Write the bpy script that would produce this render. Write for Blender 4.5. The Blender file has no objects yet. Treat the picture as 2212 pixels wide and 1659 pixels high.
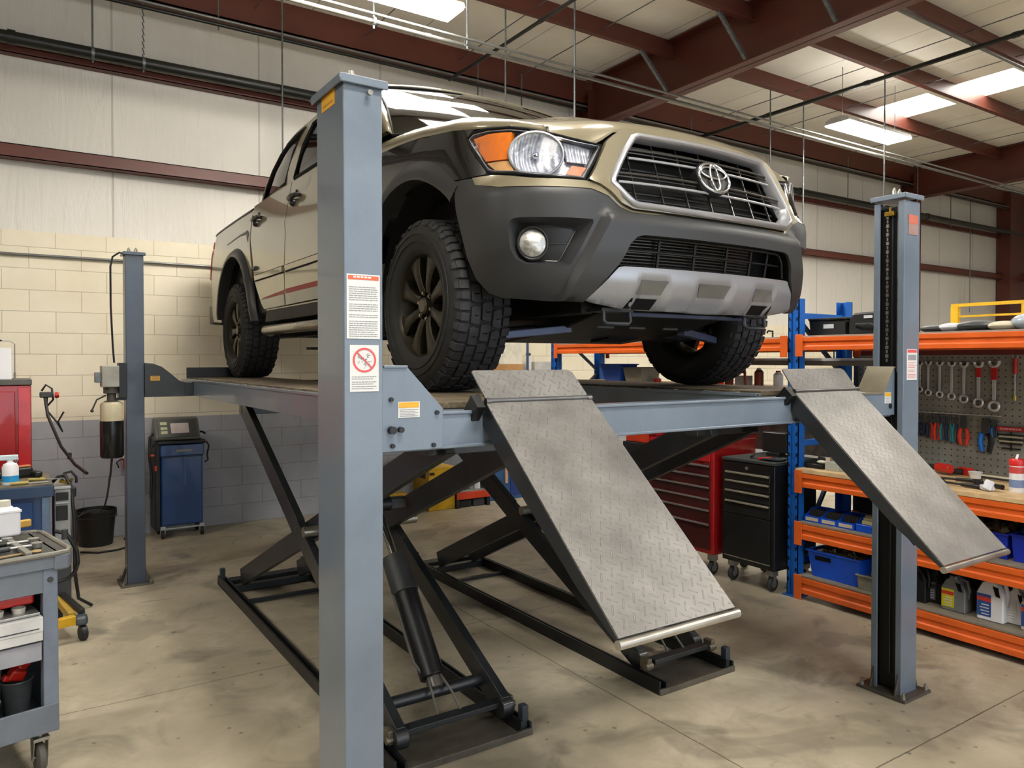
import bpy, bmesh, math, random
from mathutils import Vector, Matrix
from mathutils.geometry import delaunay_2d_cdt
C = bpy.context.scene.collection
PI = math.pi
rnd = random.Random(7)

# ------------------------------------------------------------------ materials
def lin(c):
    def f(x):
        x /= 255.0
        return x / 12.92 if x <= 0.04045 else ((x + 0.055) / 1.055) ** 2.4
    return (f(c[0]), f(c[1]), f(c[2]), 1.0)

class NT:
    def __init__(s, name):
        s.m = bpy.data.materials.new(name); s.m.use_nodes = True
        s.t = s.m.node_tree; s.n = s.t.nodes; s.l = s.t.links
        s.b = s.n['Principled BSDF']
    def new(s, typ, **kw):
        n = s.n.new(typ)
        for k, v in kw.items(): setattr(n, k, v)
        return n
    def link(s, a, b): s.l.new(a, b)
    def coord(s, scale=1.0, kind='Object'):
        tc = s.new('ShaderNodeTexCoord'); mp = s.new('ShaderNodeMapping')
        s.link(tc.outputs[kind], mp.inputs[0])
        mp.inputs['Scale'].default_value = scale if isinstance(scale, tuple) else (scale,) * 3
        return mp
    def noise(s, vec, scale, detail=4, rough=0.55, dist=0.0):
        n = s.new('ShaderNodeTexNoise'); s.link(vec, n.inputs['Vector'])
        n.inputs['Scale'].default_value = scale; n.inputs['Detail'].default_value = detail
        n.inputs['Roughness'].default_value = rough; n.inputs['Distortion'].default_value = dist
        return n.outputs['Fac']
    def ramp(s, fac, stops):
        r = s.new('ShaderNodeValToRGB'); s.link(fac, r.inputs[0])
        e = r.color_ramp.elements
        while len(e) < len(stops): e.new(0.5)
        for i, (p, c) in enumerate(stops):
            e[i].position = p
            e[i].color = c if len(c) == 4 else lin(c)
        return r.outputs[0]
    def math(s, op, a, b=None, c=None):
        n = s.new('ShaderNodeMath', operation=op)
        for i, x in enumerate((a, b, c)):
            if x is None: continue
            if hasattr(x, 'is_linked'): s.link(x, n.inputs[i])
            else: n.inputs[i].default_value = x
        return n.outputs[0]
    def mix(s, fac, a, b):
        n = s.new('ShaderNodeMix', data_type='RGBA')
        for i, x in ((0, fac), (6, a), (7, b)):
            if hasattr(x, 'is_linked'): s.link(x, n.inputs[i])
            else: n.inputs[i].default_value = x
        return n.outputs[2]
    def bump(s, h, strength=0.3, dist=0.01):
        b = s.new('ShaderNodeBump'); s.link(h, b.inputs['Height'])
        b.inputs['Strength'].default_value = strength; b.inputs['Distance'].default_value = dist
        s.link(b.outputs[0], s.b.inputs['Normal']); return b
    def base(s, col):
        if hasattr(col, 'is_linked'): s.link(col, s.b.inputs['Base Color'])
        else: s.b.inputs['Base Color'].default_value = col
    def rough(s, r):
        if hasattr(r, 'is_linked'): s.link(r, s.b.inputs['Roughness'])
        else: s.b.inputs['Roughness'].default_value = r

MATS = {}
def mat(name, rgb=(128, 128, 128), rough=0.5, metal=0.0, coat=0.0, var=0.12, nscale=6.0, bump=0.0, spec=0.5, dirt=None):
    """plain material with a little procedural variation of tone and gloss"""
    if name in MATS: return MATS[name]
    t = NT(name); c = lin(rgb); v = t.coord(1.0)
    f = t.noise(v.outputs[0], nscale, 5, 0.6)
    d = tuple(max(0, x * (1 - var * 2.2)) for x in c[:3]) + (1,)
    l = tuple(min(1, x * (1 + var)) for x in c[:3]) + (1,)
    col = t.ramp(f, [(0.3, d), (0.7, l)])
    if dirt:
        f2 = t.noise(v.outputs[0], nscale * 0.6, 8, 0.75, 0.6)
        k = t.ramp(f2, [(0.56, (0, 0, 0, 1)), (0.72, (1, 1, 1, 1))])
        col = t.mix(k, col, lin(dirt))
    t.base(col)
    t.rough(t.math('MULTIPLY_ADD', f, 0.18, rough - 0.09))
    t.b.inputs['Metallic'].default_value = metal
    t.b.inputs['Coat Weight'].default_value = coat
    t.b.inputs['Coat Roughness'].default_value = 0.04
    t.b.inputs['Specular IOR Level'].default_value = spec
    if bump:
        t.bump(t.noise(v.outputs[0], nscale * 12, 4), bump, 0.004)
    MATS[name] = t.m
    return t.m

def emis(name, rgb, strength):
    if name in MATS: return MATS[name]
    t = NT(name); t.base(lin(rgb))
    t.b.inputs['Emission Color'].default_value = lin(rgb)
    t.b.inputs['Emission Strength'].default_value = strength
    MATS[name] = t.m
    return t.m

# ------------------------------------------------------------------ mesh builder
class MB:
    def __init__(s): s.v = []; s.f = []; s.mi = []; s.cur = 0; s.M = Matrix()
    def mat(s, i): s.cur = i; return s
    def add(s, vs, fs):
        o = len(s.v)
        s.v += [tuple(s.M @ Vector(p)) for p in vs]
        for f in fs:
            s.f.append([o + i for i in f]); s.mi.append(s.cur)
        return s
    def box(s, x0, x1, y0, y1, z0, z1):
        vs = [(x, y, z) for z in (z0, z1) for y in (y0, y1) for x in (x0, x1)]
        return s.add(vs, [(0, 2, 3, 1), (4, 5, 7, 6), (0, 1, 5, 4), (2, 6, 7, 3), (0, 4, 6, 2), (1, 3, 7, 5)])
    def cbox(s, c, d, rot=None):
        m = Matrix.Translation(c)
        if rot: m = m @ Matrix.Rotation(rot[0], 4, 'X') @ Matrix.Rotation(rot[1], 4, 'Y') @ Matrix.Rotation(rot[2], 4, 'Z')
        M0 = s.M; s.M = M0 @ m
        s.box(-d[0]/2, d[0]/2, -d[1]/2, d[1]/2, -d[2]/2, d[2]/2); s.M = M0
        return s
    def prism(s, pts, ax, a0, a1):
        """2D outline (counter-clockwise or not) extruded along an axis"""
        def P(p, a):
            return {'x': (a, p[0], p[1]), 'y': (p[0], a, p[1]), 'z': (p[0], p[1], a)}[ax]
        n = len(pts); vs = [P(p, a0) for p in pts] + [P(p, a1) for p in pts]
        fs = [tuple(range(n)), tuple(range(2*n-1, n-1, -1))] + [(i, (i+1) % n, n+(i+1) % n, n+i) for i in range(n)]
        return s.add(vs, fs)
    def frame(s, p0, p1, up=(0, 0, 1)):
        d = (Vector(p1) - Vector(p0)); L = d.length; d.normalize(); u = Vector(up)
        if abs(d.dot(u)) > 0.98: u = Vector((1, 0, 0))
        x = d.cross(u).normalized(); y = x.cross(d).normalized()
        return d, x, y, L
    def beam(s, p0, p1, w, h, up=(0, 0, 1)):
        d, x, y, L = s.frame(p0, p1, up); a, b = Vector(p0), Vector(p1)
        vs = [q + x*(i*w/2) + y*(j*h/2) for q in (a, b) for i, j in ((-1, -1), (1, -1), (1, 1), (-1, 1))]
        return s.add(vs, [(3, 2, 1, 0), (4, 5, 6, 7)] + [(i, (i+1) % 4, 4+(i+1) % 4, 4+i) for i in range(4)])
    def cyl(s, p0, p1, r, n=16, r2=None, caps=True):
        d, x, y, L = s.frame(p0, p1); r2 = r if r2 is None else r2
        vs = []
        for q, rr in ((Vector(p0), r), (Vector(p1), r2)):
            vs += [q + (x*math.cos(2*PI*k/n) + y*math.sin(2*PI*k/n))*rr for k in range(n)]
        fs = [(k, (k+1) % n, n+(k+1) % n, n+k) for k in range(n)]
        if caps: fs += [tuple(range(n-1, -1, -1)), tuple(range(n, 2*n))]
        return s.add(vs, fs)
    def tube(s, pts, r, n=8, closed=False):
        P = [Vector(p) for p in pts]; m = len(P); vs = []; ux = None
        for i in range(m):
            a = P[i-1] if (i > 0 or closed) else P[0]; b = P[(i+1) % m] if (i < m-1 or closed) else P[-1]
            d = (b-a).normalized()
            if ux is None:
                ux = d.orthogonal().normalized()
            ux = (ux - d*ux.dot(d)).normalized(); uy = d.cross(ux)
            rr = r[i] if isinstance(r, (list, tuple)) else r
            vs += [P[i] + (ux*math.cos(2*PI*k/n) + uy*math.sin(2*PI*k/n))*rr for k in range(n)]
        fs = []
        for i in range(m if closed else m-1):
            j = (i+1) % m
            fs += [(i*n+k, i*n+(k+1) % n, j*n+(k+1) % n, j*n+k) for k in range(n)]
        if not closed: fs += [tuple(range(n-1, -1, -1)), tuple(range((m-1)*n, m*n))]
        return s.add(vs, fs)
    def lathe(s, prof, n=24, c=(0, 0, 0), ax='z', caps=True):
        """prof: (radius, height) list revolved about an axis through c"""
        vs = []
        for r, h in prof:
            for k in range(n):
                a = 2*PI*k/n; x, y = r*math.cos(a), r*math.sin(a)
                p = {'z': (x, y, h), 'x': (h, x, y), 'y': (y, h, x)}[ax]
                vs.append((c[0]+p[0], c[1]+p[1], c[2]+p[2]))
        m = len(prof)
        fs = [(i*n+k, i*n+(k+1) % n, (i+1)*n+(k+1) % n, (i+1)*n+k) for i in range(m-1) for k in range(n)]
        if caps:
            if prof[0][0] > 1e-5: fs.append(tuple(range(n-1, -1, -1)))
            if prof[-1][0] > 1e-5: fs.append(tuple(range((m-1)*n, m*n)))
        return s.add(vs, fs)
    def ball(s, c, r, n=12, sq=(1, 1, 1)):
        prof = [(max(1e-4, math.sin(PI*i/n)), -math.cos(PI*i/n)) for i in range(n+1)]
        M0 = s.M; s.M = M0 @ Matrix.Translation(c) @ Matrix.Diagonal((r*sq[0], r*sq[1], r*sq[2], 1))
        s.lathe(prof, n+4, caps=False); s.M = M0; return s
    def quad(s, a, b, c, d): return s.add([a, b, c, d], [(0, 1, 2, 3)])
    def build(s, name, mats, parent=None, bevel=0.0, ang=38, smooth=True, seg=2, base=None, solid=0.0):
        me = bpy.data.meshes.new(name)
        if not isinstance(mats, (list, tuple)): mats = [mats]
        vs = s.v; org = Vector((0, 0, 0))
        if parent is None and base is None and vs:
            xs = [p[0] for p in vs]; ys = [p[1] for p in vs]; zs = [p[2] for p in vs]
            org = Vector(((min(xs)+max(xs))/2, (min(ys)+max(ys))/2, min(zs)))
        elif base is not None: org = Vector(base)
        me.from_pydata([tuple(Vector(p)-org) for p in vs], [], s.f)
        for m in mats: me.materials.append(m)
        me.polygons.foreach_set('material_index', s.mi)
        bm = bmesh.new(); bm.from_mesh(me)
        bmesh.ops.remove_doubles(bm, verts=bm.verts, dist=1e-5)
        bmesh.ops.recalc_face_normals(bm, faces=bm.faces)
        bm.to_mesh(me); bm.free()
        if smooth:
            me.polygons.foreach_set('use_smooth', [True]*len(me.polygons))
            me.set_sharp_from_angle(angle=math.radians(ang))
        o = bpy.data.objects.new(name, me); C.objects.link(o)
        if parent is not None: o.parent = parent
        o.location = org
        if bevel:
            b = o.modifiers.new('bevel', 'BEVEL'); b.width = bevel; b.segments = seg; b.limit_method = 'ANGLE'
            b.angle_limit = math.radians(35); b.harden_normals = True
        if solid:
            q = o.modifiers.new('thick', 'SOLIDIFY'); q.thickness = solid; q.offset = 0
        return o

def tag(o, label=None, cat=None, group=None, kind=None):
    if label: o['label'] = label
    if cat: o['category'] = cat
    if group: o['group'] = group
    if kind: o['kind'] = kind
    return o
def thing(name, label, cat, loc=(0, 0, 0), rz=0.0, group=None):
    o = bpy.data.objects.new(name, None); C.objects.link(o)
    o.empty_display_size = 0.1; o.location = loc; o.rotation_euler = (0, 0, rz)
    return tag(o, label, cat, group)
def struct(o): o['kind'] = 'structure'; return o
def copy_tree(o, parent=None, loc=None, rz=None, label=None, group=None):
    c = o.copy(); C.objects.link(c); c.parent = parent
    for ch in list(o.children): copy_tree(ch, c)
    if loc is not None: c.location = loc
    if rz is not None: c.rotation_euler = (0, 0, rz)
    if label: c['label'] = label
    if group: c['group'] = group
    return c

def flat(outline, fn, h=0.05, holes=(), lines=()):
    """triangulate a 2D outline with holes on a grid of pitch h and map it with fn(a,b)->xyz; returns verts, faces, boundary loops"""
    def dens(poly):
        out = []
        for i in range(len(poly)):
            a, b = poly[i], poly[(i+1) % len(poly)]
            L = math.dist(a, b); k = max(1, int(math.ceil(L/h)))
            out += [(a[0]+(b[0]-a[0])*j/k, a[1]+(b[1]-a[1])*j/k) for j in range(k)]
        return out
    loops = [dens(outline)] + [dens(q) for q in holes]
    pts = []; edges = []; lid = []
    for lp in loops:
        o = len(pts); pts += lp; ids = list(range(o, o+len(lp))); lid.append(ids)
        edges += [(ids[i], ids[(i+1) % len(ids)]) for i in range(len(ids))]
    for ln in lines:
        o = len(pts); pts += ln; edges += [(o+i, o+i+1) for i in range(len(ln)-1)]
    def inside(p):
        c = False
        for lp in loops:
            n = len(lp); j = n-1
            for i in range(n):
                a, b = lp[i], lp[j]
                if (a[1] > p[1]) != (b[1] > p[1]) and p[0] < (b[0]-a[0])*(p[1]-a[1])/(b[1]-a[1]+1e-12)+a[0]: c = not c
                j = i
        return c
    x0 = min(p[0] for p in pts); x1 = max(p[0] for p in pts); y0 = min(p[1] for p in pts); y1 = max(p[1] for p in pts)
    nb = len(pts); x = x0+h*0.5
    while x < x1:
        y = y0+h*0.5
        while y < y1:
            if inside((x, y)) and all((x-q[0])**2+(y-q[1])**2 > (0.45*h)**2 for q in pts[:nb]): pts.append((x, y))
            y += h
        x += h
    r = delaunay_2d_cdt([Vector(p) for p in pts], edges, [], 0, 1e-6)
    V = [tuple(v) for v in r[0]]; F = []
    for f in r[2]:
        cx = sum(V[i][0] for i in f)/len(f); cy = sum(V[i][1] for i in f)/len(f)
        if inside((cx, cy)): F.append(tuple(f))
    return V, F, loops

def skin(mb, outline, fn, thick=0.01, h=0.05, holes=(), lines=()):
    """curved sheet with thickness: fn(a,b,e) gives the point at depth e (0 outer face, 1 inner face)"""
    V, F, loops = flat(outline, fn, h, holes, lines)
    o = len(V)
    mb.add([fn(a, b, 0) for a, b in V] + [fn(a, b, 1) for a, b in V],
           [f for f in F] + [tuple(o+i for i in reversed(f)) for f in F])
    for lp in loops:
        n = len(lp)
        mb.add([fn(a, b, 0) for a, b in lp] + [fn(a, b, 1) for a, b in lp], [(i, (i+1) % n, n+(i+1) % n, n+i) for i in range(n)])
    return mb
# ================================================================== camera
cam = bpy.data.cameras.new('camera'); co = bpy.data.objects.new('camera', cam); C.objects.link(co)
co.location = (0, 0, 1.7)
co.rotation_euler = (math.radians(90-0.9), 0, -math.atan2(0.551, 0.8345))
cam.sensor_width = 36; cam.lens = 1627/2212*36; cam.shift_y = -25.9/2212; cam.clip_start = 0.05; cam.clip_end = 200
bpy.context.scene.camera = co
sc = bpy.context.scene
sc.view_settings.view_transform = 'Standard'; sc.view_settings.look = 'None'; sc.view_settings.gamma = 1.0
sc.view_settings.use_curve_mapping = False; sc.view_settings.exposure = 0.66
sc.cycles.use_denoising = True; sc.cycles.use_adaptive_sampling = True; sc.cycles.adaptive_threshold = 0.06; sc.cycles.max_bounces = 6; sc.cycles.diffuse_bounces = 3; sc.cycles.glossy_bounces = 3
sc.cycles.transmission_bounces = 6; sc.cycles.sample_clamp_indirect = 6.0; sc.cycles.caustics_reflective = False; sc.cycles.caustics_refractive = False
w = bpy.data.worlds.new('world'); sc.world = w; w.use_nodes = True
w.node_tree.nodes['Background'].inputs[0].default_value = (0.80, 0.89, 1.0, 1)
w.node_tree.nodes['Background'].inputs[1].default_value = 1.7

# ================================================================== setting
def floor_mat():
    t = NT('concrete_floor'); v = t.coord(1.0).outputs[0]
    n1 = t.noise(v, 0.9, 6, 0.62, 0.4); n2 = t.noise(v, 5.0, 8, 0.7, 0.3); n3 = t.noise(v, 2.2, 5, 0.55, 1.2)
    c = t.ramp(n1, [(0.30, (150, 140, 118)), (0.5, (182, 172, 150)), (0.72, (204, 195, 174))])
    c = t.mix(t.ramp(n2, [(0.35, (1, 1, 1, 1)), (0.62, (0, 0, 0, 1))]), c, lin((164, 154, 133)))
    c = t.mix(t.math('MULTIPLY', t.ramp(n3, [(0.52, (0, 0, 0, 1)), (0.68, (1, 1, 1, 1))]), 0.6), c, lin((104, 98, 84)))
    vo = t.new('ShaderNodeTexVoronoi'); t.link(v, vo.inputs['Vector']); vo.inputs['Scale'].default_value = 3.2; vo.inputs['Randomness'].default_value = 1
    sp = t.ramp(t.math('ADD', vo.outputs['Distance'], t.math('MULTIPLY', n2, 0.16)), [(0.115, (1, 1, 1, 1)), (0.145, (0, 0, 0, 1))])
    c = t.mix(t.math('MULTIPLY', sp, 0.65), c, lin((70, 66, 56)))
    vo2 = t.new('ShaderNodeTexVoronoi'); t.link(v, vo2.inputs['Vector']); vo2.inputs['Scale'].default_value = 9.0
    sp2 = t.ramp(t.math('ADD', vo2.outputs['Distance'], t.math('MULTIPLY', n1, 0.30)), [(0.21, (1, 1, 1, 1)), (0.235, (0, 0, 0, 1))])
    c = t.mix(t.math('MULTIPLY', sp2, 0.6), c, lin((84, 78, 66)))
    ms = t.coord((1.6, 9.0, 1)); n5 = t.noise(ms.outputs[0], 1.5, 7, 0.7, 0.9); c = t.mix(t.math('MULTIPLY', t.ramp(n5, [(0.64, (0, 0, 0, 1)), (0.70, (1, 1, 1, 1))]), 0.5), c, lin((112, 102, 84)))
    n4 = t.noise(v, 1.1, 4, 0.5, 0.8); c = t.mix(t.math('MULTIPLY', t.ramp(n4, [(0.58, (0, 0, 0, 1)), (0.62, (1, 1, 1, 1))]), 0.45), c, lin((118, 110, 96)))
    # saw-cut joints
    sx = t.new('ShaderNodeSeparateXYZ'); t.link(v, sx.inputs[0])
    wob = t.math('MULTIPLY', t.math('SUBTRACT', n2, 0.5), 0.018)
    J = None
    for ax, pos in ((1, 4.18), (0, 2.52), (1, 1.76), (0, -1.4), (0, 6.3), (1, 6.7)):
        d = t.math('ABSOLUTE', t.math('SUBTRACT', t.math('ADD', sx.outputs[ax], wob), pos))
        k = t.math('LESS_THAN', d, 0.0035)
        J = k if J is None else t.math('MAXIMUM', J, k)
    c = t.mix(t.math('MULTIPLY', J, 0.75), c, lin((60, 54, 44)))
    t.base(c)
    t.rough(t.math('MULTIPLY_ADD', n3, -0.35, 0.62))
    t.bump(t.math('ADD', n2, t.math('MULTIPLY', J, -2.0)), 0.12, 0.01)
    return t.m
def wall_mat(axis):
    """white faced insulation blanket: vertical seams, soft creases"""
    t = NT('wall_liner_'+'xy'[axis]); v = t.coord(1.0)
    m2 = t.coord((2.2, 2.2, 0.35))
    n1 = t.noise(m2.outputs[0], 2.2, 6, 0.62, 1.5); n2 = t.noise(v.outputs[0], 0.6, 3, 0.5)
    c = t.ramp(n2, [(0.3, (206, 202, 194)), (0.7, (222, 219, 211))])
    c = t.mix(t.math('MULTIPLY', t.ramp(n1, [(0.6, (0, 0, 0, 1)), (0.75, (1, 1, 1, 1))]), 0.25), c, lin((178, 170, 158)))
    sx = t.new('ShaderNodeSeparateXYZ'); t.link(v.outputs[0], sx.inputs[0])
    a = t.math('ABSOLUTE', t.math('SUBTRACT', t.math('FRACT', t.math('DIVIDE', t.math('ADD', sx.outputs[axis], -0.11), 1.38)), 0.5))
    seam = t.math('LESS_THAN', a, 0.007)
    c = t.mix(t.math('MULTIPLY', seam, 0.5), c, lin((140, 134, 124)))
    t.base(c); t.rough(0.6)
    t.bump(t.math('ADD', n1, t.math('MULTIPLY', seam, -0.8)), 0.35, 0.05)
    return t.m
def ceil_mat():
    t = NT('ceiling_liner'); v = t.coord(1.0)
    n1 = t.noise(v.outputs[0], 1.4, 5, 0.6, 0.8)
    c = t.ramp(n1, [(0.3, (226, 222, 214)), (0.7, (238, 235, 228))])
    sx = t.new('ShaderNodeSeparateXYZ'); t.link(v.outputs[0], sx.inputs[0])
    a = t.math('ABSOLUTE', t.math('SUBTRACT', t.math('FRACT', t.math('DIVIDE', t.math('ADD', sx.outputs[0], 0.3), 1.2)), 0.5))
    seam = t.math('LESS_THAN', a, 0.006)
    t.base(t.mix(t.math('MULTIPLY', seam, 0.6), c, lin((120, 112, 98)))); t.rough(0.7); t.bump(n1, 0.3, 0.04)
    return t.m
def block_mat():
    t = NT('painted_block'); tc = t.new('ShaderNodeTexCoord')
    sx = t.new('ShaderNodeSeparateXYZ'); t.link(tc.outputs['Object'], sx.inputs[0])
    cb = t.new('ShaderNodeCombineXYZ'); t.link(t.math('ADD', sx.outputs[0], 0.30), cb.inputs[0]); t.link(sx.outputs[2], cb.inputs[1])
    bk = t.new('ShaderNodeTexBrick'); t.link(cb.outputs[0], bk.inputs['Vector'])
    bk.inputs['Scale'].default_value = 1.0; bk.inputs['Brick Width'].default_value = 0.415; bk.inputs['Row Height'].default_value = 0.195
    bk.inputs['Mortar Size'].default_value = 0.0035; bk.inputs['Mortar Smooth'].default_value = 0.3; bk.offset = 0.5
    bk.inputs['Color1'].default_value = (1, 1, 1, 1); bk.inputs['Color2'].default_value = (0.93, 0.93, 0.93, 1); bk.inputs['Mortar'].default_value = (0.5, 0.48, 0.44, 1)
    n = t.noise(tc.outputs['Object'], 1.1, 7, 0.65, 0.6); n2 = t.noise(tc.outputs['Object'], 30, 4)
    hi = t.ramp(n, [(0.3, (220, 210, 184)), (0.65, (232, 224, 202))])
    lo = t.ramp(n, [(0.3, (146, 148, 153)), (0.65, (172, 174, 180))])
    isup = t.math('GREATER_THAN', sx.outputs[2], 1.135)
    c = t.mix(isup, lo, hi)
    mu = t.new('ShaderNodeMix', data_type='RGBA', blend_type='MULTIPLY'); mu.inputs[0].default_value = 0.75
    t.link(c, mu.inputs[6]); t.link(bk.outputs['Color'], mu.inputs[7])
    t.base(mu.outputs[2]); t.rough(0.55)
    h = t.math('ADD', t.math('MULTIPLY', bk.outputs['Fac'], -1.0), t.math('MULTIPLY', n2, 0.15))
    t.bump(h, 0.5, 0.006)
    return t.m
steel_red = mat('primer_red_steel', (94, 46, 34), 0.45, var=0.10, nscale=1.5)
zinc = mat('galvanised_steel', (120, 124, 126), 0.42, 0.6, var=0.18, nscale=20)
darkpipe = mat('black_pipe', (38, 40, 36), 0.35, 0.3, var=0.2, nscale=3)
greypipe = mat('grey_conduit', (126, 126, 124), 0.35, 0.6, var=0.1)

struct(MB().box(-7, 19.2, -5, 8.4, -0.12, 0).build('floor', floor_mat(), smooth=False, base=(0, 0, 0)))
struct(MB().box(-7, 6.45, 8.14, 8.34, 0, 2.875).box(6.45, 19.2, 8.14, 8.34, 0, 2.29).build('wall_back', block_mat(), smooth=False, base=(0, 0, 0)))
struct(MB().box(-7, 6.45, 8.16, 8.34, 2.875, 5.5).box(6.45, 19.2, 8.16, 8.34, 2.29, 5.5).build('wall_back', wall_mat(0), smooth=False, base=(0, 0, 0)))
struct(MB().box(-7.2, -7.0, -5, 8.34, 0, 5.5).build('wall_left', mat('left_wall_paint', (84, 82, 76), 0.7), smooth=False, base=(0, 0, 0)))
fw = MB().box(-7, -.6, -5.2, -5, 0, 5.5).box(7.5, 19.2, -5.2, -5, 0, 5.5).box(-.6, 7.5, -5.2, -5, 4.3, 5.5)
struct(fw.build('wall_front', mat('front_wall_paint', (150, 144, 130), 0.7), smooth=False, base=(0, 0, 0)))
df = MB().box(-.72, -.6, -5.02, -4.96, 0, 4.42).box(7.5, 7.62, -5.02, -4.96, 0, 4.42).box(-.72, 7.62, -5.02, -4.96, 4.3, 4.42)
struct(df.build('door_1', steel_red, smooth=False, base=(0, 0, 0)))
struct(MB().box(19.12, 19.3, -5, 8.34, 0, 5.5).build('wall_right', wall_mat(1), smooth=False, base=(0, 0, 0)))
# ceiling with a slot of translucent roof lights
sky_y = [(2.3, 3.05), (3.45, 4.2), (4.58, 5.33), (5.68, 6.44)]
X0, X1 = 10.76, 11.56; slots = ((2.0, 3.0), (X0, X1))  # strip over the truck is unseen, added for the windscreen reflection
cm = MB(); xs = [-7, 2.0, 3.0, X0, X1, 19.2]
for i in range(0, 6, 2): cm.box(xs[i], xs[i+1], -5, 8.34, 5.46, 5.52)
ys = [-5] + [q for p in sky_y for q in p] + [8.34]
for a_, b_ in slots:
    for i in range(0, len(ys), 2): cm.box(a_, b_, ys[i], ys[i+1], 5.46, 5.52)
struct(cm.build('ceiling', ceil_mat(), smooth=False, base=(0, 0, 0)))
daylight = emis('skylight_glow', (255, 252, 244), 9.0)
for i, (xa, xb, a, b) in enumerate([(xa, xb, a, b) for xa, xb in slots for a, b in sky_y]):
    m = MB(); n = 18
    for k in range(n):  # corrugated translucent sheet
        x0 = xa + (xb-xa)*k/n; x1 = xa + (xb-xa)*(k+1)/n; z0, z1 = (5.50, 5.512) if k % 2 else (5.512, 5.50)
        m.quad((x0, a, z0), (x1, a, z1), (x1, b, z1), (x0, b, z0))
    struct(m.build('window_%d' % (i+1), daylight, smooth=False))
# purlins (Z sections running along the room) and rafters
tn = [0]
def trim(mb, m=None, bevel=0.0):
    tn[0] += 1
    return struct(mb.build('trim_%d' % tn[0], m or steel_red, bevel=bevel, ang=30))
for y in (0.95, 2.05, 3.15, 4.24, 5.28, 6.42):
    m = MB(); m.box(-7, 19.1, y-0.004, y+0.004, 5.24, 5.46)
    m.box(-7, 19.1, y-0.06, y, 5.24, 5.248).box(-7, 19.1, y, y+0.06, 5.452, 5.46).box(-7, 19.1, y-0.062, y-0.056, 5.24, 5.262)
    trim(m)
m = MB(); m.box(-7, 19.1, 7.98, 7.99, 5.14, 5.46).box(-7, 19.1, 7.98, 8.14, 5.14, 5.15).box(-7, 19.1, 7.98, 7.988, 5.14, 5.16); m.box(-7, 19.1, 7.99, 8.14, 5.44, 5.46); trim(m)
def ibeam_y(x, y0, y1, z0, z1, w):
    m = MB(); m.box(x-0.006, x+0.006, y0, y1, z0, z1)
    m.box(x-w/2, x+w/2, y0, y1, z0, z0+0.014).box(x-w/2, x+w/2, y0, y1, z1-0.014, z1); return m
trim(ibeam_y(6.52, -5, 7.9, 4.83, 5.44, 0.22)); trim(ibeam_y(14.6, -5, 7.9, 4.83, 5.44, 0.22))
def col(x, y, w=0.24, d=0.26, zt=5.3):
    m = MB(); m.box(x-0.006, x+0.006, y-d/2, y+d/2, 0, zt)
    m.box(x-w/2, x+w/2, y-d/2, y-d/2+0.014, 0, zt).box(x-w/2, x+w/2, y+d/2-0.014, y+d/2, 0, zt); return m
m = col(14.6, 8.0); trim(m)
m = MB(); m.box(6.40, 6.64, 7.84, 7.86, 4.4, 5.3).box(6.51, 6.53, 7.86, 8.13, 4.4, 5.3).box(6.40, 6.64, 8.12, 8.14, 4.4, 5.3); trim(m)
m = MB(); m.box(18.40, 19.11, 7.86, 7.88, 0, 5.4).box(18.70, 18.72, 7.88, 8.12, 0, 5.4).box(18.40, 19.11, 8.12, 8.14, 0, 5.4).box(18.40, 18.42, 7.88, 8.12, 0, 5.4); trim(m)
# girts on the walls
def girt(z0, z1, d=0.14):
    m = MB(); m.box(-7, 19.1, 8.16-d, 8.166-d, z0, z1).box(-7, 19.1, 8.16-d, 8.16, z0, z0+0.008).box(-7, 19.1, 8.16-d, 8.16, z1-0.008, z1); return m
trim(girt(3.50, 3.62)); trim(girt(4.43, 4.50, 0.10))
m = MB(); m.box(19.0, 19.006, -5, 8, 3.50, 3.62).box(19.0, 19.12, -5, 8, 3.5, 3.508).box(19.0, 19.12, -5, 8, 3.612, 3.62); trim(m)
# braces between rafters and purlins
def brace(p0, p1):
    m = MB(); m.beam(p0, p1, 0.035, 0.035); return trim(m, zinc)
for x in (6.62, 14.7, 6.42):
    for y in (6.42, 5.28, 4.24):
        brace((x, y, 4.86), (x-0.42 if x != 6.62 and x != 14.7 else x+0.42, y, 5.25))
for x in (2.1, 3.3, 4.5, 5.4, 7.6, 8.8, 10.0, 12.2, 13.4, 16, 17.2):   # sag rods
    m = MB(); m.cyl((x, -5, 5.32), (x, 8.0, 5.32), 0.006, 6); trim(m, zinc)

def pipe(name, label, cat, p0, p1, r, m, group=None, couplings=()):
    mb = MB(); mb.cyl(p0, p1, r, 20)
    d = (Vector(p1)-Vector(p0)); L = d.length
    for c in couplings:
        a = Vector(p0)+d*((c-0.03)/L); b = Vector(p0)+d*((c+0.03)/L); mb.cyl(a, b, r*1.22, 20)
    return tag(mb.build(name, m), label, cat, group)
pipe('sprinkler_main_pipe', 'thick black pipe hung along the top of the back wall', 'pipe', (-7, 7.9, 4.50), (19.0, 7.9, 4.53), 0.052, darkpipe, None, (7, 10.2, 14, 18, 22))
pipe('conduit_pipe', 'thin dark pipe just below the ceiling edge, upper of the pair on the back wall', 'pipe', (-7, 7.9, 5.09), (19.0, 7.9, 5.09), 0.014, greypipe)
pipe('conduit_pipe', 'thin dark pipe near the ceiling edge, lower of the pair on the back wall', 'pipe', (-7, 7.9, 5.035), (19.0, 7.9, 5.035), 0.018, darkpipe)
pipe('conduit_pipe', 'grey conduit hung below the first light, the one nearer the viewer of two', 'pipe', (-7, 5.73, 4.5), (19.0, 5.73, 4.5), 0.011, greypipe, None, (5, 9, 13, 17))
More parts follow.
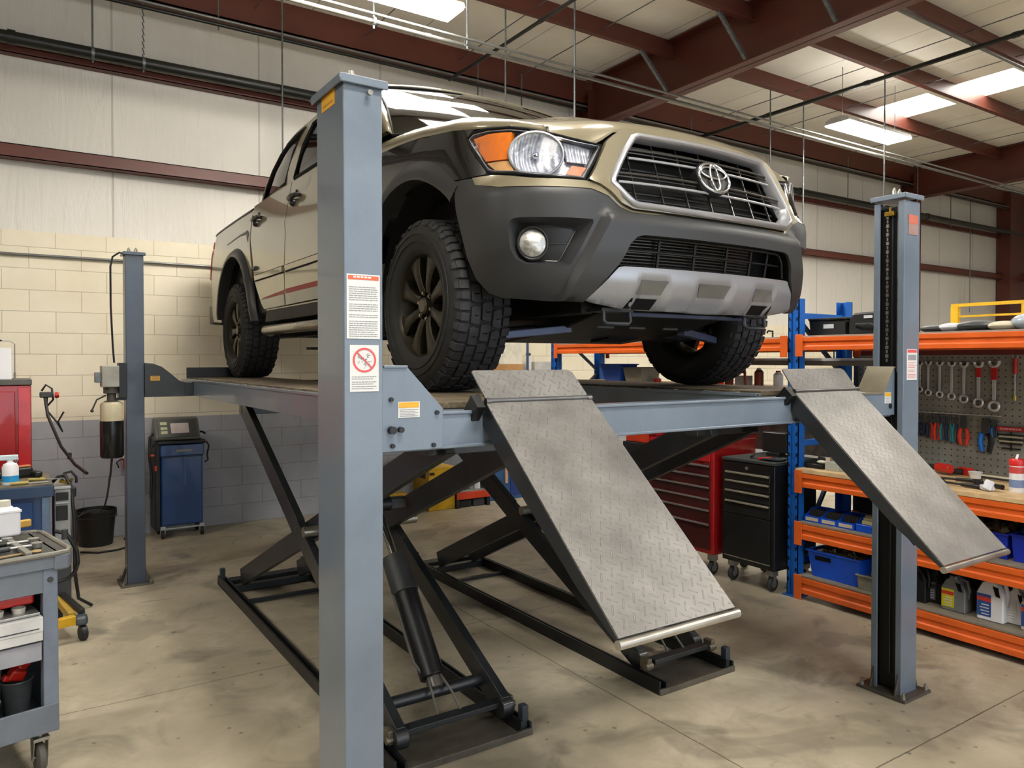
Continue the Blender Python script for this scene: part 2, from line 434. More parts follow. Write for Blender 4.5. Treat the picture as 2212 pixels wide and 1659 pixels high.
pipe('conduit_pipe', 'grey conduit hung below the first light, the one farther from the viewer', 'pipe', (-7, 5.86, 4.5), (19.0, 5.86, 4.5), 0.017, greypipe, None, (6, 10, 14, 18))
pipe('conduit_pipe', 'dark pipe crossing under the ceiling left of the big red rafter', 'pipe', (4.3, -5, 5.0), (4.3, 7.85, 5.0), 0.019, darkpipe, None, (9, 11))
pipe('conduit_pipe', 'long black pipe crossing under the ceiling right of the big red rafter', 'pipe', (8.5, -5, 5.0), (8.5, 7.85, 5.0), 0.026, darkpipe, None, (7, 8.6, 10.2, 11.6))
pipe('conduit_pipe', 'grey conduit running below the purlins at the upper right corner', 'pipe', (6.7, 4.2, 5.2), (14.4, 4.2, 5.2), 0.02, greypipe, None, (2.2,))
pipe('conduit_pipe', 'thin conduit fixed across the pale block wall', 'pipe', (-7, 8.115, 2.655), (5.2, 8.115, 2.655), 0.012, greypipe)
def rod(x, y, z0, z1, label, r=0.009, clamp=None, chain=False):
    mb = MB()
    if chain:
        k = 0; z = z1
        while z > z0:
            mb.cyl((x-0.008*(k % 2), y, z), (x+0.008*((k+1) % 2), y, z-0.03), 0.006, 6); z -= 0.03; k += 1
    else: mb.cyl((x, y, z0), (x, y, z1), r, 8)
    for cz, cr in (clamp or ()):
        mb.lathe([(cr, -0.012), (cr+0.006, -0.012), (cr+0.006, 0.012), (cr, 0.012), (cr, -0.012)], 16, (x, y, cz), 'x', False)
        mb.cyl((x, y, cz-cr-0.03), (x, y, cz-cr), 0.008, 8)
    return tag(mb.build('hanger_rod', zinc), label, 'hanger rod', 'hanger rods under the ceiling')
rod(0.62, 7.9, 4.555, 5.46, 'hanger rod holding the thick black pipe, leftmost of them', clamp=((4.505, 0.054),))
rod(1.04, 7.9, 4.555, 5.46, 'chain-like hanger on the thick black pipe, second from the left', clamp=((4.505, 0.054),), chain=True)
rod(1.72, 7.9, 4.98, 5.46, 'short hanger with a yellow tip above the thin pipe pair', 0.007)
rod(2.33, 7.83, 3.55, 5.46, 'long rod crossing the thick black pipe and ending at the red girt', 0.009)
for x, y, z0, lab in ((2.50, 5.86, 4.46, 'rod above the post top holding the grey conduits'), (3.35, 5.79, 4.44, 'rod at the right end of the bright light'),
                      (4.16, 6.42, 4.3, 'rod hanging left of the crossing dark pipe over the truck'), (4.72, 7.9, 4.5, 'thin rod behind the windscreen, left one'),
                      (5.36, 7.9, 4.4, 'thin rod behind the windscreen, right one'), (4.55, 5.79, 3.6, 'long rod above the bonnet through the grey conduits'),
                      (6.9, 7.9, 4.3, 'rod just right of the rafter foot'), (8.4, 7.9, 4.4, 'rod beside the long black pipe end'),
                      (8.3, 6.42, 4.3, 'rod hanging above the grille from a purlin'), (9.0, 6.42, 3.2, 'rod passing right of the truck grille'),
                      (12.35, 7.9, 4.45, 'rod left of the tall right post at the back wall'), (9.05, 5.3, 2.84, 'long thin rod that carries the yellow tag'),
                      (13.9, 7.5, 3.3, 'rod right of the right post along the wall'), (15.9, 7.9, 4.4, 'rod at the far end of the back wall'),
                      (16.7, 7.9, 2.7, 'farthest long rod near the corner column')):
    rod(x, y, z0, 5.3, lab, clamp=((4.5, 0.03),) if y < 5.9 and y > 5.7 else None)
tag(MB().cbox((9.05, 5.3, 2.80), (0.07, 0.05, 0.06)).cyl((9.05, 5.3, 2.83), (9.05, 5.3, 2.86), 0.012, 8).build('pull_tag', mat('yellow_plastic', (214, 170, 30), 0.5), bevel=0.006), 'small yellow tag hanging on a long thin rod', 'tag')

# light fittings
lamp_glow = emis('led_panel', (255, 249, 238), 58.0); white_metal = mat('white_enamel', (214, 212, 204), 0.4)
def light(x0, x1, y0, y1, z, label, chains=True):
    t = thing('ceiling_light', label, 'light', ((x0+x1)/2, (y0+y1)/2, z), 0, 'long ceiling lights'); L, W = x1-x0, y1-y0
    m = MB(); m.prism([(-W/2, 0.0), (W/2, 0.0), (W/2*0.86, 0.05), (W/2*0.4, 0.075), (-W/2*0.4, 0.075), (-W/2*0.86, 0.05)], 'x', -L/2, L/2)
    m.cbox((0, 0, 0.095), (0.5, 0.06, 0.05))
    m.build('housing', white_metal, t)
    m = MB(); m.box(-L/2+0.01, L/2-0.01, -W/2+0.01, W/2-0.01, -0.014, -0.001); m.build('diffuser', lamp_glow, t)
    MB().box(-L/2+0.05, L/2-0.05, -W/2*.36, W/2*.36, 0.0755, 0.0765).build('added_uplight', emis('ceiling_fill_glow', (255, 249, 238), 14.0), t)  # glowing strip added on the housing to brighten the ceiling
    for sx in (-1, 1): MB().cyl((sx*(L/2-0.12), 0, 0.07), (sx*(L/2-0.12), 0, 5.3-z), 0.004, 6).build('suspension_wire', zinc, t)
    return t
light(1.78, 3.12, 5.42, 5.72, 4.6, 'long bright ceiling light above the front post, cut by the picture top')
light(8.40, 9.80, 5.36, 5.70, 4.6, 'bright ceiling light hung to the right, before the roof windows')
for i, (x, y) in enumerate(((2.4, 4.78), (1.2, 0.6), (6.5, 0.6), (12, 0.6), (1.2, -2.6), (6.5, -2.6), (-3.5, 0.6), (-3.5, 4.4), (14.6, 3.0))):
    light(x-0.7, x+0.7, y-0.16, y+0.16, 4.6, 'ceiling light in the row outside the picture')
# ================================================================== the lift
def lift_paint_mat():
    t = NT('blue_grey_paint'); v = t.coord(1.0)
    n = t.noise(v.outputs[0], 3.0, 6, 0.65, 0.5); n2 = t.noise(v.outputs[0], 28, 6, 0.7)
    c = t.ramp(n, [(0.3, (98, 110, 124)), (0.7, (112, 124, 138))])
    k = t.ramp(n2, [(0.68, (0, 0, 0, 1)), (0.73, (1, 1, 1, 1))])
    c = t.mix(t.math('MULTIPLY', k, 0.35), c, lin((70, 76, 84)))
    mp = t.coord((9, 9, 60)); n3 = t.noise(mp.outputs[0], 1.2, 6, 0.7, 1.5)
    c = t.mix(t.math('MULTIPLY', t.ramp(n3, [(0.70, (0, 0, 0, 1)), (0.73, (1, 1, 1, 1))]), 0.3), c, lin((170, 176, 182)))
    t.base(c); t.rough(t.math('MULTIPLY_ADD', n, 0.2, 0.24)); t.b.inputs['Coat Weight'].default_value = 0.25
    t.bump(n2, 0.05, 0.002); return t.m
lp = lift_paint_mat()
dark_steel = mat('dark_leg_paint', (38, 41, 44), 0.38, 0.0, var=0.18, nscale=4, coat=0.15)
black_steel = mat('black_steel', (22, 24, 27), 0.4, 0.1, var=0.2, nscale=5)
base_steel = mat('worn_base_steel', (96, 91, 82), 0.42, 0.3, var=0.22, nscale=7, dirt=(92, 84, 70))
chrome = mat('polished_rod', (214, 214, 212), 0.14, 1.0, var=0.03)
bolt_m = mat('bolt_zinc', (165, 162, 150), 0.35, 0.8)
sticker = mat('sticker_white', (214, 214, 212), 0.45, var=0.03)
s_orange = mat('sticker_orange', (232, 98, 62), 0.45, var=0.04); s_yellow = mat('sticker_yellow', (226, 168, 34), 0.45, var=0.05)
s_grey = mat('sticker_print', (140, 142, 146), 0.5, var=0.05); s_red = mat('sticker_red', (214, 84, 84), 0.45, var=0.05)
s_dark = mat('sticker_dark_print', (84, 88, 96), 0.5)
def deck_mat():
    t = NT('dusty_deck'); v = t.coord(1.0)
    n = t.noise(v.outputs[0], 4.0, 8, 0.7, 0.6)
    t.base(t.ramp(n, [(0.3, (46, 40, 32)), (0.52, (92, 80, 62)), (0.72, (150, 136, 108))])); t.rough(0.75); t.bump(n, 0.4, 0.01); return t.m
deck = deck_mat()
def tread_plate():
    """five-bar style chequer plate: lozenges alternating in two directions"""
    t = NT('chequer_plate'); tc = t.new('ShaderNodeTexCoord'); mp = t.new('ShaderNodeMapping'); t.link(tc.outputs['Object'], mp.inputs[0])
    mp.inputs['Rotation'].default_value = (0, 0, math.radians(32)); mp.inputs['Scale'].default_value = (31, 31, 31)
    sx = t.new('ShaderNodeSeparateXYZ'); t.link(mp.outputs[0], sx.inputs[0])
    x, y = sx.outputs[0], sx.outputs[1]
    fx = t.math('SUBTRACT', t.math('FRACT', x), 0.5); fy = t.math('SUBTRACT', t.math('FRACT', y), 0.5)
    par = t.math('ABSOLUTE', t.math('MODULO', t.math('ADD', t.math('FLOOR', x), t.math('FLOOR', y)), 2.0))
    def mixf(a, b): return t.math('ADD', t.math('MULTIPLY', a, t.math('SUBTRACT', 1.0, par)), t.math('MULTIPLY', b, par))
    u = mixf(fx, fy); w_ = mixf(fy, fx)
    e = t.math('SQRT', t.math('ADD', t.math('POWER', t.math('DIVIDE', u, 0.72), 2.0), t.math('POWER', t.math('DIVIDE', w_, 0.085), 2.0)))
    h = t.ramp(e, [(0.55, (1, 1, 1, 1)), (1.0, (0, 0, 0, 1))])
    v = t.coord(1.0).outputs[0]; n = t.noise(v, 6, 6, 0.65); n2 = t.noise(v, 60, 3)
    c = t.ramp(n, [(0.3, (104, 101, 98)), (0.7, (140, 137, 134))])
    ring = t.ramp(e, [(0.7, (0, 0, 0, 1)), (0.95, (1, 1, 1, 1)), (1.25, (0, 0, 0, 1))])
    c = t.mix(t.math('MULTIPLY', ring, 0.95), c, lin((58, 53, 47)))  # dark edge paints the lozenges' shadow side into the colour
    c = t.mix(t.math('MULTIPLY', h, 0.25), c, lin((176, 173, 167)))
    t.base(c); t.rough(t.math('MULTIPLY_ADD', n, 0.25, 0.30)); t.b.inputs['Metallic'].default_value = 0.4
    t.bump(t.math('ADD', h, t.math('MULTIPLY', n2, 0.06)), 0.8, 0.004)
    return t.m
plate = tread_plate()

lift = thing('car_lift', 'blue-grey car lift with posts, black scissor legs and tilted chequer ramps, carrying the pickup', 'car lift', (2.3, 4.2, 0))
LM = Matrix.Translation((-2.3, -4.2, 0))
def L():   # builder in world coordinates, stored relative to the lift
    m = MB(); m.M = LM.copy(); return m
def c_post(x0, x1, y0, y1, open_dir, zt=2.50):
    """folded C-section post, open towards +x (1) or -x (-1)"""
    m = L(); t = 0.012; lip = 0.032
    if open_dir > 0: a, b = x0, x1
    else: a, b = x1, x0
    s_ = 1 if open_dir > 0 else -1
    pts = [(a, y0), (b, y0), (b, y0+lip), (b-s_*t, y0+lip), (b-s_*t, y0+t), (a+s_*t, y0+t), (a+s_*t, y1-t), (b-s_*t, y1-t), (b-s_*t, y1-lip), (b, y1-lip), (b, y1), (a, y1)]
    m.prism(pts, 'z', 0.012, zt)
    p = m.build('post', lp, lift, bevel=0.004); return p
def sub(m, name, mats, par, **k):
    o = m.build(name, mats, par, **k); return o
def cap(p, x0, x1, y0, y1, zt, nub='eye'):
    m = L(); r = 0.018; g = 0.014
    pts = [(x0-g, y0-g), (x1+g, y0-g), (x1+g, y1+g), (x0-g, y1+g)]
    m.prism(pts, 'z', zt, zt+0.014); m.box(x0-g, x1+g, y0-g, y0-g+0.008, zt-0.012, zt).box(x0-g, x0-g+0.008, y0-g, y1+g, zt-0.012, zt)
    sub(m, 'cap_plate', lp, p, bevel=0.004)
    cx, cy = (x0+x1)/2, (y0+y1)/2; m = L()
    if nub == 'eye':
        m.cyl((cx, cy-0.02, zt+0.014), (cx, cy-0.02, zt+0.05), 0.016, 12).cyl((cx, cy-0.02, zt+0.05), (cx, cy-0.02, zt+0.062), 0.010, 12)
        m.cyl((x1-0.045, y0-g-0.006, zt-0.03), (x1-0.045, y0-g+0.004, zt-0.03), 0.008, 10)
    else:
        m.tube([(cx-0.035, cy, zt+0.012), (cx-0.035, cy, zt+0.04), (cx-0.028, cy, zt+0.052), (cx-0.02, cy, zt+0.04), (cx-0.02, cy, zt+0.012)], 0.006, 8)
        m.tube([(cx+0.012, cy, zt+0.012), (cx+0.012, cy, zt+0.04), (cx+0.02, cy, zt+0.052), (cx+0.028, cy, zt+0.04), (cx+0.028, cy, zt+0.012)], 0.006, 8)
    sub(m, 'lifting_eye', bolt_m, p)
def foot(p, x0, x1, y0, y1, gx=0.07, gy=0.05):
    m = L(); m.box(x0-gx, x1+gx, y0-gy, y1+gy, 0, 0.014)
    for sx, x in ((-1, x0), (1, x1)):
        m.prism([(x, 0.014), (x+sx*gx*0.7, 0.014), (x, 0.12)], 'y', y0+0.01, y0+0.02)
        m.prism([(x, 0.014), (x+sx*gx*0.7, 0.014), (x, 0.12)], 'y', y1-0.02, y1-0.01)
    sub(m, 'base_plate', base_steel, p, bevel=0.003)
    m = L()
    for x in (x0-gx+0.02, x1+gx-0.02):
        for y in (y0-gy+0.02, y1+gy-0.02): m.cyl((x, y, 0.014), (x, y, 0.03), 0.011, 6).cyl((x, y, 0.03), (x, y, 0.045), 0.006, 8)
    sub(m, 'anchor_bolt', bolt_m, p)
# front left post
P1 = c_post(0.785, 0.905, 2.06, 2.285, 1); P1['label'] = 'large post nearest the viewer with paper notices'
cap(P1, 0.785, 0.905, 2.06, 2.285, 2.50); foot(P1, 0.785, 0.905, 2.06, 2.285)
P2 = c_post(3.70, 3.845, 2.06, 2.22, -1); P2['label'] = 'post at the right with an open slot facing inwards'
cap(P2, 3.70, 3.845, 2.06, 2.22, 2.52, 'loops'); foot(P2, 3.70, 3.845, 2.06, 2.22, 0.05, 0.05)
lp_keep = lp; lp = mat('shaded_post_paint', (58, 68, 82), 0.35, var=.08, coat=.2)  # the rear post's shade is put in as a darker colour
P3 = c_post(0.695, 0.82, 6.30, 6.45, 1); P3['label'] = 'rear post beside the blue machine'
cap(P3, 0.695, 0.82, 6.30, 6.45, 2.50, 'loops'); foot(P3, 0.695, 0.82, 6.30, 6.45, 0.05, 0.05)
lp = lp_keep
seal_b = mat('slot_black', (8, 8, 9), 0.5, spec=.3)
# locking ladder and chain in the slot of the right post
m = L(); m.box(3.722, 3.830, 2.0735, 2.2065, 0.03, 2.47); sub(m, 'slot_dark_fill', seal_b, P2)  # black filler added to darken the inside of the slot
m = L(); m.box(3.7125, 3.722, 2.125, 2.130, 0.1, 2.46); sub(m, 'locking_ladder', dark_steel, P2)
m = L()
for k in range(34):
    z = 1.70+k*0.022
    m.cbox((3.716, 2.155, z), (0.008, 0.012 if k % 2 else 0.006, 0.017))
sub(m, 'chain', bolt_m, P2); m = L(); m.cyl((3.716, 2.10, 1.64), (3.716, 2.10, 2.48), 0.004, 8); sub(m, 'steel_cable', zinc, P2)
m = L(); m.cbox((3.71, 2.14, 2.44), (0.02, 0.05, 0.022)); m.cyl((3.71, 2.14, 2.45), (3.71, 2.14, 2.475), 0.006, 8); sub(m, 'cable_anchor', mat('brass', (150, 120, 40), 0.35, 0.8), P2, bevel=0.003)
# notices
def notice(p, x0, x1, z0, z1, y, head, rows, rnd_, hh=0.14):
    m = L(); m.box(x0, x1, y-0.0016, y, z0, z1)
    hz = z1-(z1-z0)*hh
    m.mat(1).box(x0+0.004, x1-0.004, y-0.0024, y-0.0014, hz, z1-0.004)
    m.mat(0)
    xx = x0+0.2*(x1-x0)
    while xx < x1-0.3*(x1-x0):
        wd = rnd_.uniform(0.006, 0.011); m.box(xx, xx+wd, y-0.003, y-0.0022, hz+(z1-hz)*0.3, hz+(z1-hz)*0.62); xx += wd+0.003
    m.mat(2); n = rows; top = hz-0.006
    for k in range(n):
        z = top-(top-z0-0.004)*(k+0.5)/n
        if rnd_.random() < 0.12: continue
        x = x0+0.007; end = x1-0.007-(rnd_.random()*0.3*(x1-x0) if rnd_.random() < 0.3 else 0)
        while x < end:
            wd = rnd_.uniform(0.004, 0.014); m.box(x, min(x+wd, end), y-0.0023, y-0.0014, z-0.0011, z+0.0011); x += wd+0.002
    return m.build('warning_label', [sticker, head, s_grey], p, smooth=False)
q = random.Random(3)
notice(P1, 0.793, 0.895, 1.762, 1.948, 2.06, s_orange, 26, q, 0.085)['label'] = 'tall white notice with an orange header'
m = L(); x0, x1, z0, z1, y = 0.802, 0.891, 1.609, 1.744, 2.06
m.box(x0, x1, y-0.0016, y, z0, z1)
cx, cz = (x0+x1)/2, 1.700; R, r_ = 0.036, 0.030
ring = [(cx+math.cos(2*PI*k/40)*R, cz+math.sin(2*PI*k/40)*R) for k in range(40)]; rin = [(cx+math.cos(2*PI*k/40)*r_, cz+math.sin(2*PI*k/40)*r_) for k in range(40)]
m.mat(1)
for k in range(40):
    j = (k+1) % 40
    m.quad((rin[k][0], y-0.0024, rin[k][1]), (ring[k][0], y-0.0024, ring[k][1]), (ring[j][0], y-0.0024, ring[j][1]), (rin[j][0], y-0.0024, rin[j][1]))
m.cbox((cx, y-0.0026, cz), (0.064, 0.0008, 0.004), (0, math.radians(45), 0))
m.mat(3)
for k in range(26):   # faint crossed-out drawing
    a = q.uniform(0, 2*PI); rr = q.uniform(0, 0.024); m.cbox((cx+rr*math.cos(a), y-0.0020, cz+rr*math.sin(a)), (q.uniform(0.003, 0.009), 0.0006, 0.0012), (0, q.uniform(0, PI), 0))
m.mat(2)
for k, z in enumerate((1.652, 1.646, 1.637, 1.631, 1.624, 1.618)):
    x = x0+0.006; end = x1-0.008-(0.01 if k % 2 else 0)
    while x < end: wd = q.uniform(0.004, 0.011); m.box(x, min(end, x+wd), y-0.0023, y-0.0014, z-0.001, z+0.001); x += wd+0.0018
m.build('prohibition_label', [sticker, s_red, s_grey, s_dark], P1, smooth=False)['label'] = 'white sticker with a red crossed-out circle'
m = L(); m.box(0.7835, 0.785, 2.125, 2.235, 2.448, 2.492); m.mat(1)
for k in range(6): m.box(0.7828, 0.7836, 2.14+0.014*k, 2.149+0.014*k, 2.458, 2.463)
m.build('rating_label', [s_yellow, mat('sticker_mustard_print', (170, 124, 30), 0.5)], P1, smooth=False)['label'] = 'small yellow strip near the post top'
m = L(); m.box(3.730, 3.822, 2.058, 2.06, 1.600, 1.755)
m.mat(1).box(3.734, 3.818, 2.0572, 2.0582, 1.738, 1.752).mat(2).box(3.738, 3.814, 2.0572, 2.0582, 1.70, 1.728).mat(3)
for z in (1.688, 1.680, 1.672, 1.664, 1.65, 1.642, 1.628, 1.620, 1.612): m.box(3.738, 3.738+q.uniform(0.05, 0.076), 2.0572, 2.0582, z-0.0015, z+0.0015)
m.build('warning_label', [sticker, s_red, s_grey, mat('sticker_pink_print', (216, 130, 130), 0.5)], P2, smooth=False)['label'] = 'white and red notice on the right post'
m = L(); m.box(3.735, 3.822, 2.058, 2.06, 2.33, 2.43); m.mat(1).box(3.735, 3.822, 2.0575, 2.0582, 2.385, 2.43)
m.build('rating_label', [mat('faded_red_sticker', (158, 126, 122), 0.5), mat('worn_orange_sticker', (196, 104, 80), 0.5)], P2, smooth=False)['label'] = 'worn orange patch near the post top'
# power unit on the rear post
pu = L(); pu.box(0.53, 0.645, 6.24, 6.40, 1.50, 1.66); sub(pu, 'power_unit', mat('grey_box', (148, 146, 138), 0.5), lift, bevel=0.008)
PU = lift.children[-1]; PU['label'] = 'motor box and oil tank on the rear post'
m = L(); m.box(0.49, 0.53, 6.27, 6.37, 1.535, 1.61); sub(m, 'switch_box', zinc, PU, bevel=0.004)
m = L(); m.box(0.645, 0.70, 6.27, 6.40, 1.42, 1.68); m.box(0.60, 0.70, 6.30, 6.36, 1.40, 1.42); sub(m, 'mounting_bracket', black_steel, PU, bevel=0.003)
m = L(); m.lathe([(0.055, 1.50), (0.055, 1.455), (0.032, 1.45), (0.032, 1.40), (0.055, 1.395)], 20, (0.60, 6.32, 0)); sub(m, 'pump_body', mat('cast_grey', (88, 84, 78), 0.5, 0.4), PU)
m = L(); m.lathe([(0.02, 1.40), (0.068, 1.385), (0.078, 1.37), (0.078, 1.25), (0.0, 1.25)], 24, (0.60, 6.32, 0)); sub(m, 'tank', mat('cream_plastic', (190, 180, 150), 0.4), PU)
m = L(); m.lathe([(0.0, 1.25), (0.078, 1.25), (0.08, 1.24), (0.08, 0.99), (0.07, 0.975), (0, 0.975)], 24, (0.60, 6.32, 0)); sub(m, 'reservoir', mat('black_plastic_gloss', (22, 22, 22), 0.25), PU)
m = L(); m.tube([(0.56, 6.30, 1.44), (0.50, 6.28, 1.41), (0.47, 6.27, 1.34)], 0.006, 8).ball((0.468, 6.27, 1.33), 0.012, 8); sub(m, 'lever', black_steel, PU)
m = L(); m.tube([(0.70, 6.34, 2.50), (0.66, 6.33, 2.505), (0.615, 6.33, 2.47), (0.60, 6.33, 2.40), (0.60, 6.33, 2.1), (0.612, 6.33, 1.8), (0.62, 6.33, 1.68)], 0.007, 8); sub(m, 'hose', black_steel, PU)
m = L(); m.tube([(0.60, 6.32, 0.98), (0.61, 6.55, 0.82), (0.635, 7.1, 0.56), (0.66, 7.6, 0.40), (0.66, 7.84, 0.33)], 0.008, 8); sub(m, 'drain_hose', black_steel, PU)
# crossbeams
m = L(); m.box(0.905, 3.70, 2.13, 2.25, 1.42, 1.533); m.box(0.905, 3.70, 2.122, 2.13, 1.525, 1.537).box(0.905, 3.70, 2.122, 2.13, 1.416, 1.428)
X1b = m.build('crossbeam', lp, lift, bevel=0.004); X1b['label'] = 'front crossbeam'
m = L(); m.prism([(0.905, 1.42), (1.135, 1.42), (1.135, 1.545), (1.01, 1.677), (0.975, 1.68), (0.905, 1.68)], 'y', 2.116, 2.130); m.prism([(0.905, 1.42), (1.135, 1.42), (1.135, 1.545), (1.01, 1.677), (0.975, 1.68), (0.905, 1.68)], 'y', 2.25, 2.262)
m.beam((1.135, 2.19, 1.543), (1.01, 2.19, 1.675), 0.148, 0.006); m.box(0.93, 1.01, 2.11, 2.26, 1.676, 1.684)
sub(m, 'gusset', lp, X1b, bevel=0.002)
G2 = [(3.42, 1.425), (3.70, 1.425), (3.70, 1.662), (3.690, 1.662), (3.60, 1.535), (3.42, 1.535)]
m = L(); m.prism(G2, 'y', 2.104, 2.116).prism(G2, 'y', 2.225, 2.237); sub(m, 'gusset', lp, X1b, bevel=0.002)
m = L(); m.prism([(3.42, 1.533), (3.600, 1.533), (3.690, 1.660), (3.70, 1.660), (3.70, 1.668), (3.686, 1.668), (3.594, 1.541), (3.42, 1.541)], 'y', 2.10, 2.242); sub(m, 'gusset_cap', mat('worn_beige_steel', (140, 132, 112), 0.45, 0.3, var=.1), X1b)
def small_label(par, x0, x1, z0, z1, y):
    m = L(); m.box(x0, x1, y-0.0016, y, z0, z1).mat(1).box(x0+0.003, x1-0.003, y-0.0024, y-0.0014, z0+(z1-z0)*0.62, z1-0.002).mat(2)
    for k in range(5):
        z = z0+(z1-z0)*(0.1+0.1*k); m.box(x0+0.006, x1-0.006-0.01*(k % 2), y-0.0023, y-0.0014, z-0.0008, z+0.0008)
    m.build('caution_label', [sticker, s_yellow, s_grey], par, smooth=False)
small_label(X1b, 0.978, 1.052, 1.523, 1.572, 2.116); small_label(X1b, 3.61, 3.665, 1.485, 1.54, 2.104)
m = L()
for x, z in ((0.955, 1.58), (1.112, 1.535), (1.10, 1.433), (0.96, 1.438)): m.cyl((x, 2.108, z), (x, 2.118, z), 0.007, 8)
m.cyl((0.955, 2.095, 1.487), (0.955, 2.12, 1.487), 0.012, 12).cyl((0.985, 2.10, 1.487), (0.985, 2.12, 1.487), 0.009, 12); m.cyl((3.66, 2.10, 1.47), (3.66, 2.12, 1.47), 0.013, 12)
sub(m, 'bolt_set', black_steel, X1b)
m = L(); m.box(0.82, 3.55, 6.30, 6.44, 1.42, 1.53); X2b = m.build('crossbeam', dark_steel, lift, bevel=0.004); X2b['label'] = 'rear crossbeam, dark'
m = L()
arc = [(0.82, 1.42), (1.10, 1.42), (1.10, 1.53), (1.06, 1.545), (1.0, 1.60), (0.94, 1.65), (0.88, 1.675), (0.82, 1.68)]
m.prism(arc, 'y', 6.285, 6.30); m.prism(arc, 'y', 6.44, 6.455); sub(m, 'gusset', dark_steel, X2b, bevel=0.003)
m = L(); m.box(0.86, 0.925, 6.283, 6.285, 1.545, 1.58).mat(1)
for k in range(4): m.box(0.865, 0.92, 6.2822, 6.283, 1.551+0.008*k, 1.554+0.008*k)
m.build('caution_label', [s_yellow, s_dark], X2b, smooth=False)
# runways
def runway(x0, x1, name_lab):
    m = L(); y0, y1 = 2.27, 6.78
    for a, b in ((x0, x0+0.012), (x1-0.012, x1)): m.box(a, b, y0, y1, 1.425, 1.545)
    for a, b in ((x0-0.008, x0+0.03), (x1-0.03, x1+0.008)): m.box(a, b, y0, y1, 1.533, 1.547)
    for a, b in ((x0, x0+0.05), (x1-0.05, x1)): m.box(a, b, y0, y1, 1.420, 1.428)
    m.box(x0, x1, y1-0.012, y1, 1.43, 1.54)
    for k in range(6): m.box(x0+0.012, x1-0.012, y0+0.3+k*0.75, y0+0.34+k*0.75, 1.44, 1.53)
    r = m.build('runway', lp if True else None, lift, bevel=0.002); r['label'] = name_lab
    m = L(); m.box(x0+0.03, x1-0.03, y0, y1-0.02, 1.535, 1.556)
    sub(m, 'deck_plate', deck, r, bevel=0.002)
    m = L()
    for k in range(22):
        yy = y0+0.12+k*0.2
        m.box(x0-0.003, x0+0.028, yy, yy+0.010, 1.545, 1.5505); m.box(x1-0.028, x1+0.003, yy, yy+0.010, 1.545, 1.5505)
    sub(m, 'edge_strip', mat('worn_edge', (140, 132, 116), 0.5, 0.5), r)
    m = L(); m.box(x0+0.02, x1-0.02, 6.70, 6.715, 1.556, 1.64); sub(m, 'wheel_stop', black_steel, r, bevel=0.003)
    return r
RL = runway(1.17, 1.80, 'left runway under the near wheels'); RR = runway(2.85, 3.55, 'right runway')
# tilted ramps
def ramp(x0, x1, lab, yb=1.455, zb=0.985, yt=2.112, zt=1.565):
    g = Vector((0, yt-yb, zt-zb)); Ln = g.length; ang = math.atan2(zt-zb, yt-yb)
    e = bpy.data.objects.new('ramp', None); C.objects.link(e); e.parent = lift; e['label'] = lab
    e.location = (x0-2.3, yb-4.2, zb); e.rotation_euler = (ang, 0, 0); W = x1-x0
    m = MB(); m.box(0, W, 0, Ln, -0.006, 0.0); m.build('tread_plate', plate, e, base=(0, 0, 0), bevel=0.001)
    m = MB()
    for a, b in ((0.0, 0.012), (W-0.012, W)):
        m.prism([(0.0, -0.006), (0.0, -0.02), (0.22*Ln, -0.052), (0.62*Ln, -0.072), (Ln-0.02, -0.075), (Ln, -0.06), (Ln, -0.006)], 'x', a, b)
    m.build('side_plate', dark_steel, e, base=(0, 0, 0), bevel=0.002)
    m = MB()
    for k in range(4): m.box(0.012, W-0.012, 0.12+k*0.2, 0.16+k*0.2, -0.05, -0.007)
    m.build('cross_rib', black_steel, e, base=(0, 0, 0))
    m = MB(); m.cyl((-0.004, -0.012, -0.014), (W+0.012, -0.012, -0.014), 0.013, 14); m.build('end_roller', mat('worn_steel', (176, 172, 164), 0.3, 0.85, var=0.12), e, base=(0, 0, 0))
    m = MB(); m.cyl((0.012, Ln, 0.002), (W-0.012, Ln, 0.002), 0.008, 12)
    m.cyl((0.0, Ln, 0.0), (0.02, Ln, 0.0), 0.011, 12).cyl((W-0.02, Ln, 0.0), (W, Ln, 0.0), 0.011, 12)
    m.build('hinge_pin', mat('hinge_steel', (120, 120, 122), 0.3, 0.85), e, base=(0, 0, 0))
    # upper flap, standing a little steeper
    f = bpy.data.objects.new('flap', None); C.objects.link(f); f.parent = e; f.location = (0, Ln, 0); f.rotation_euler = (math.radians(68)-ang, 0, 0)
    m = MB(); H_ = 0.105
    m.prism([(-0.030, H_), (-0.022, H_+0.004), (W-0.075, H_+0.004), (W-0.055, H_-0.006), (W-0.006, 0.0), (0.006, 0.0)], 'z', -0.006, 0)
    o = m.build('upper_flap', plate, e, base=(0, 0, 0), bevel=0.001); o.location = (0, Ln, 0); o.rotation_euler = f.rotation_euler
    bpy.data.objects.remove(f)
    m = MB(); m.box(-0.045, -0.012, Ln-0.03, Ln+0.03, -0.07, 0.004).box(-0.045, -0.034, Ln-0.03, Ln+0.002, -0.10, -0.06)
    m.build('hinge_bracket', black_steel, e, base=(0, 0, 0), bevel=0.003)
    return e
ramp(1.29, 1.735, 'near chequer-plate ramp')
ramp(2.905, 3.395, 'far chequer-plate ramp', 1.455, 0.93, 2.112, 1.56)
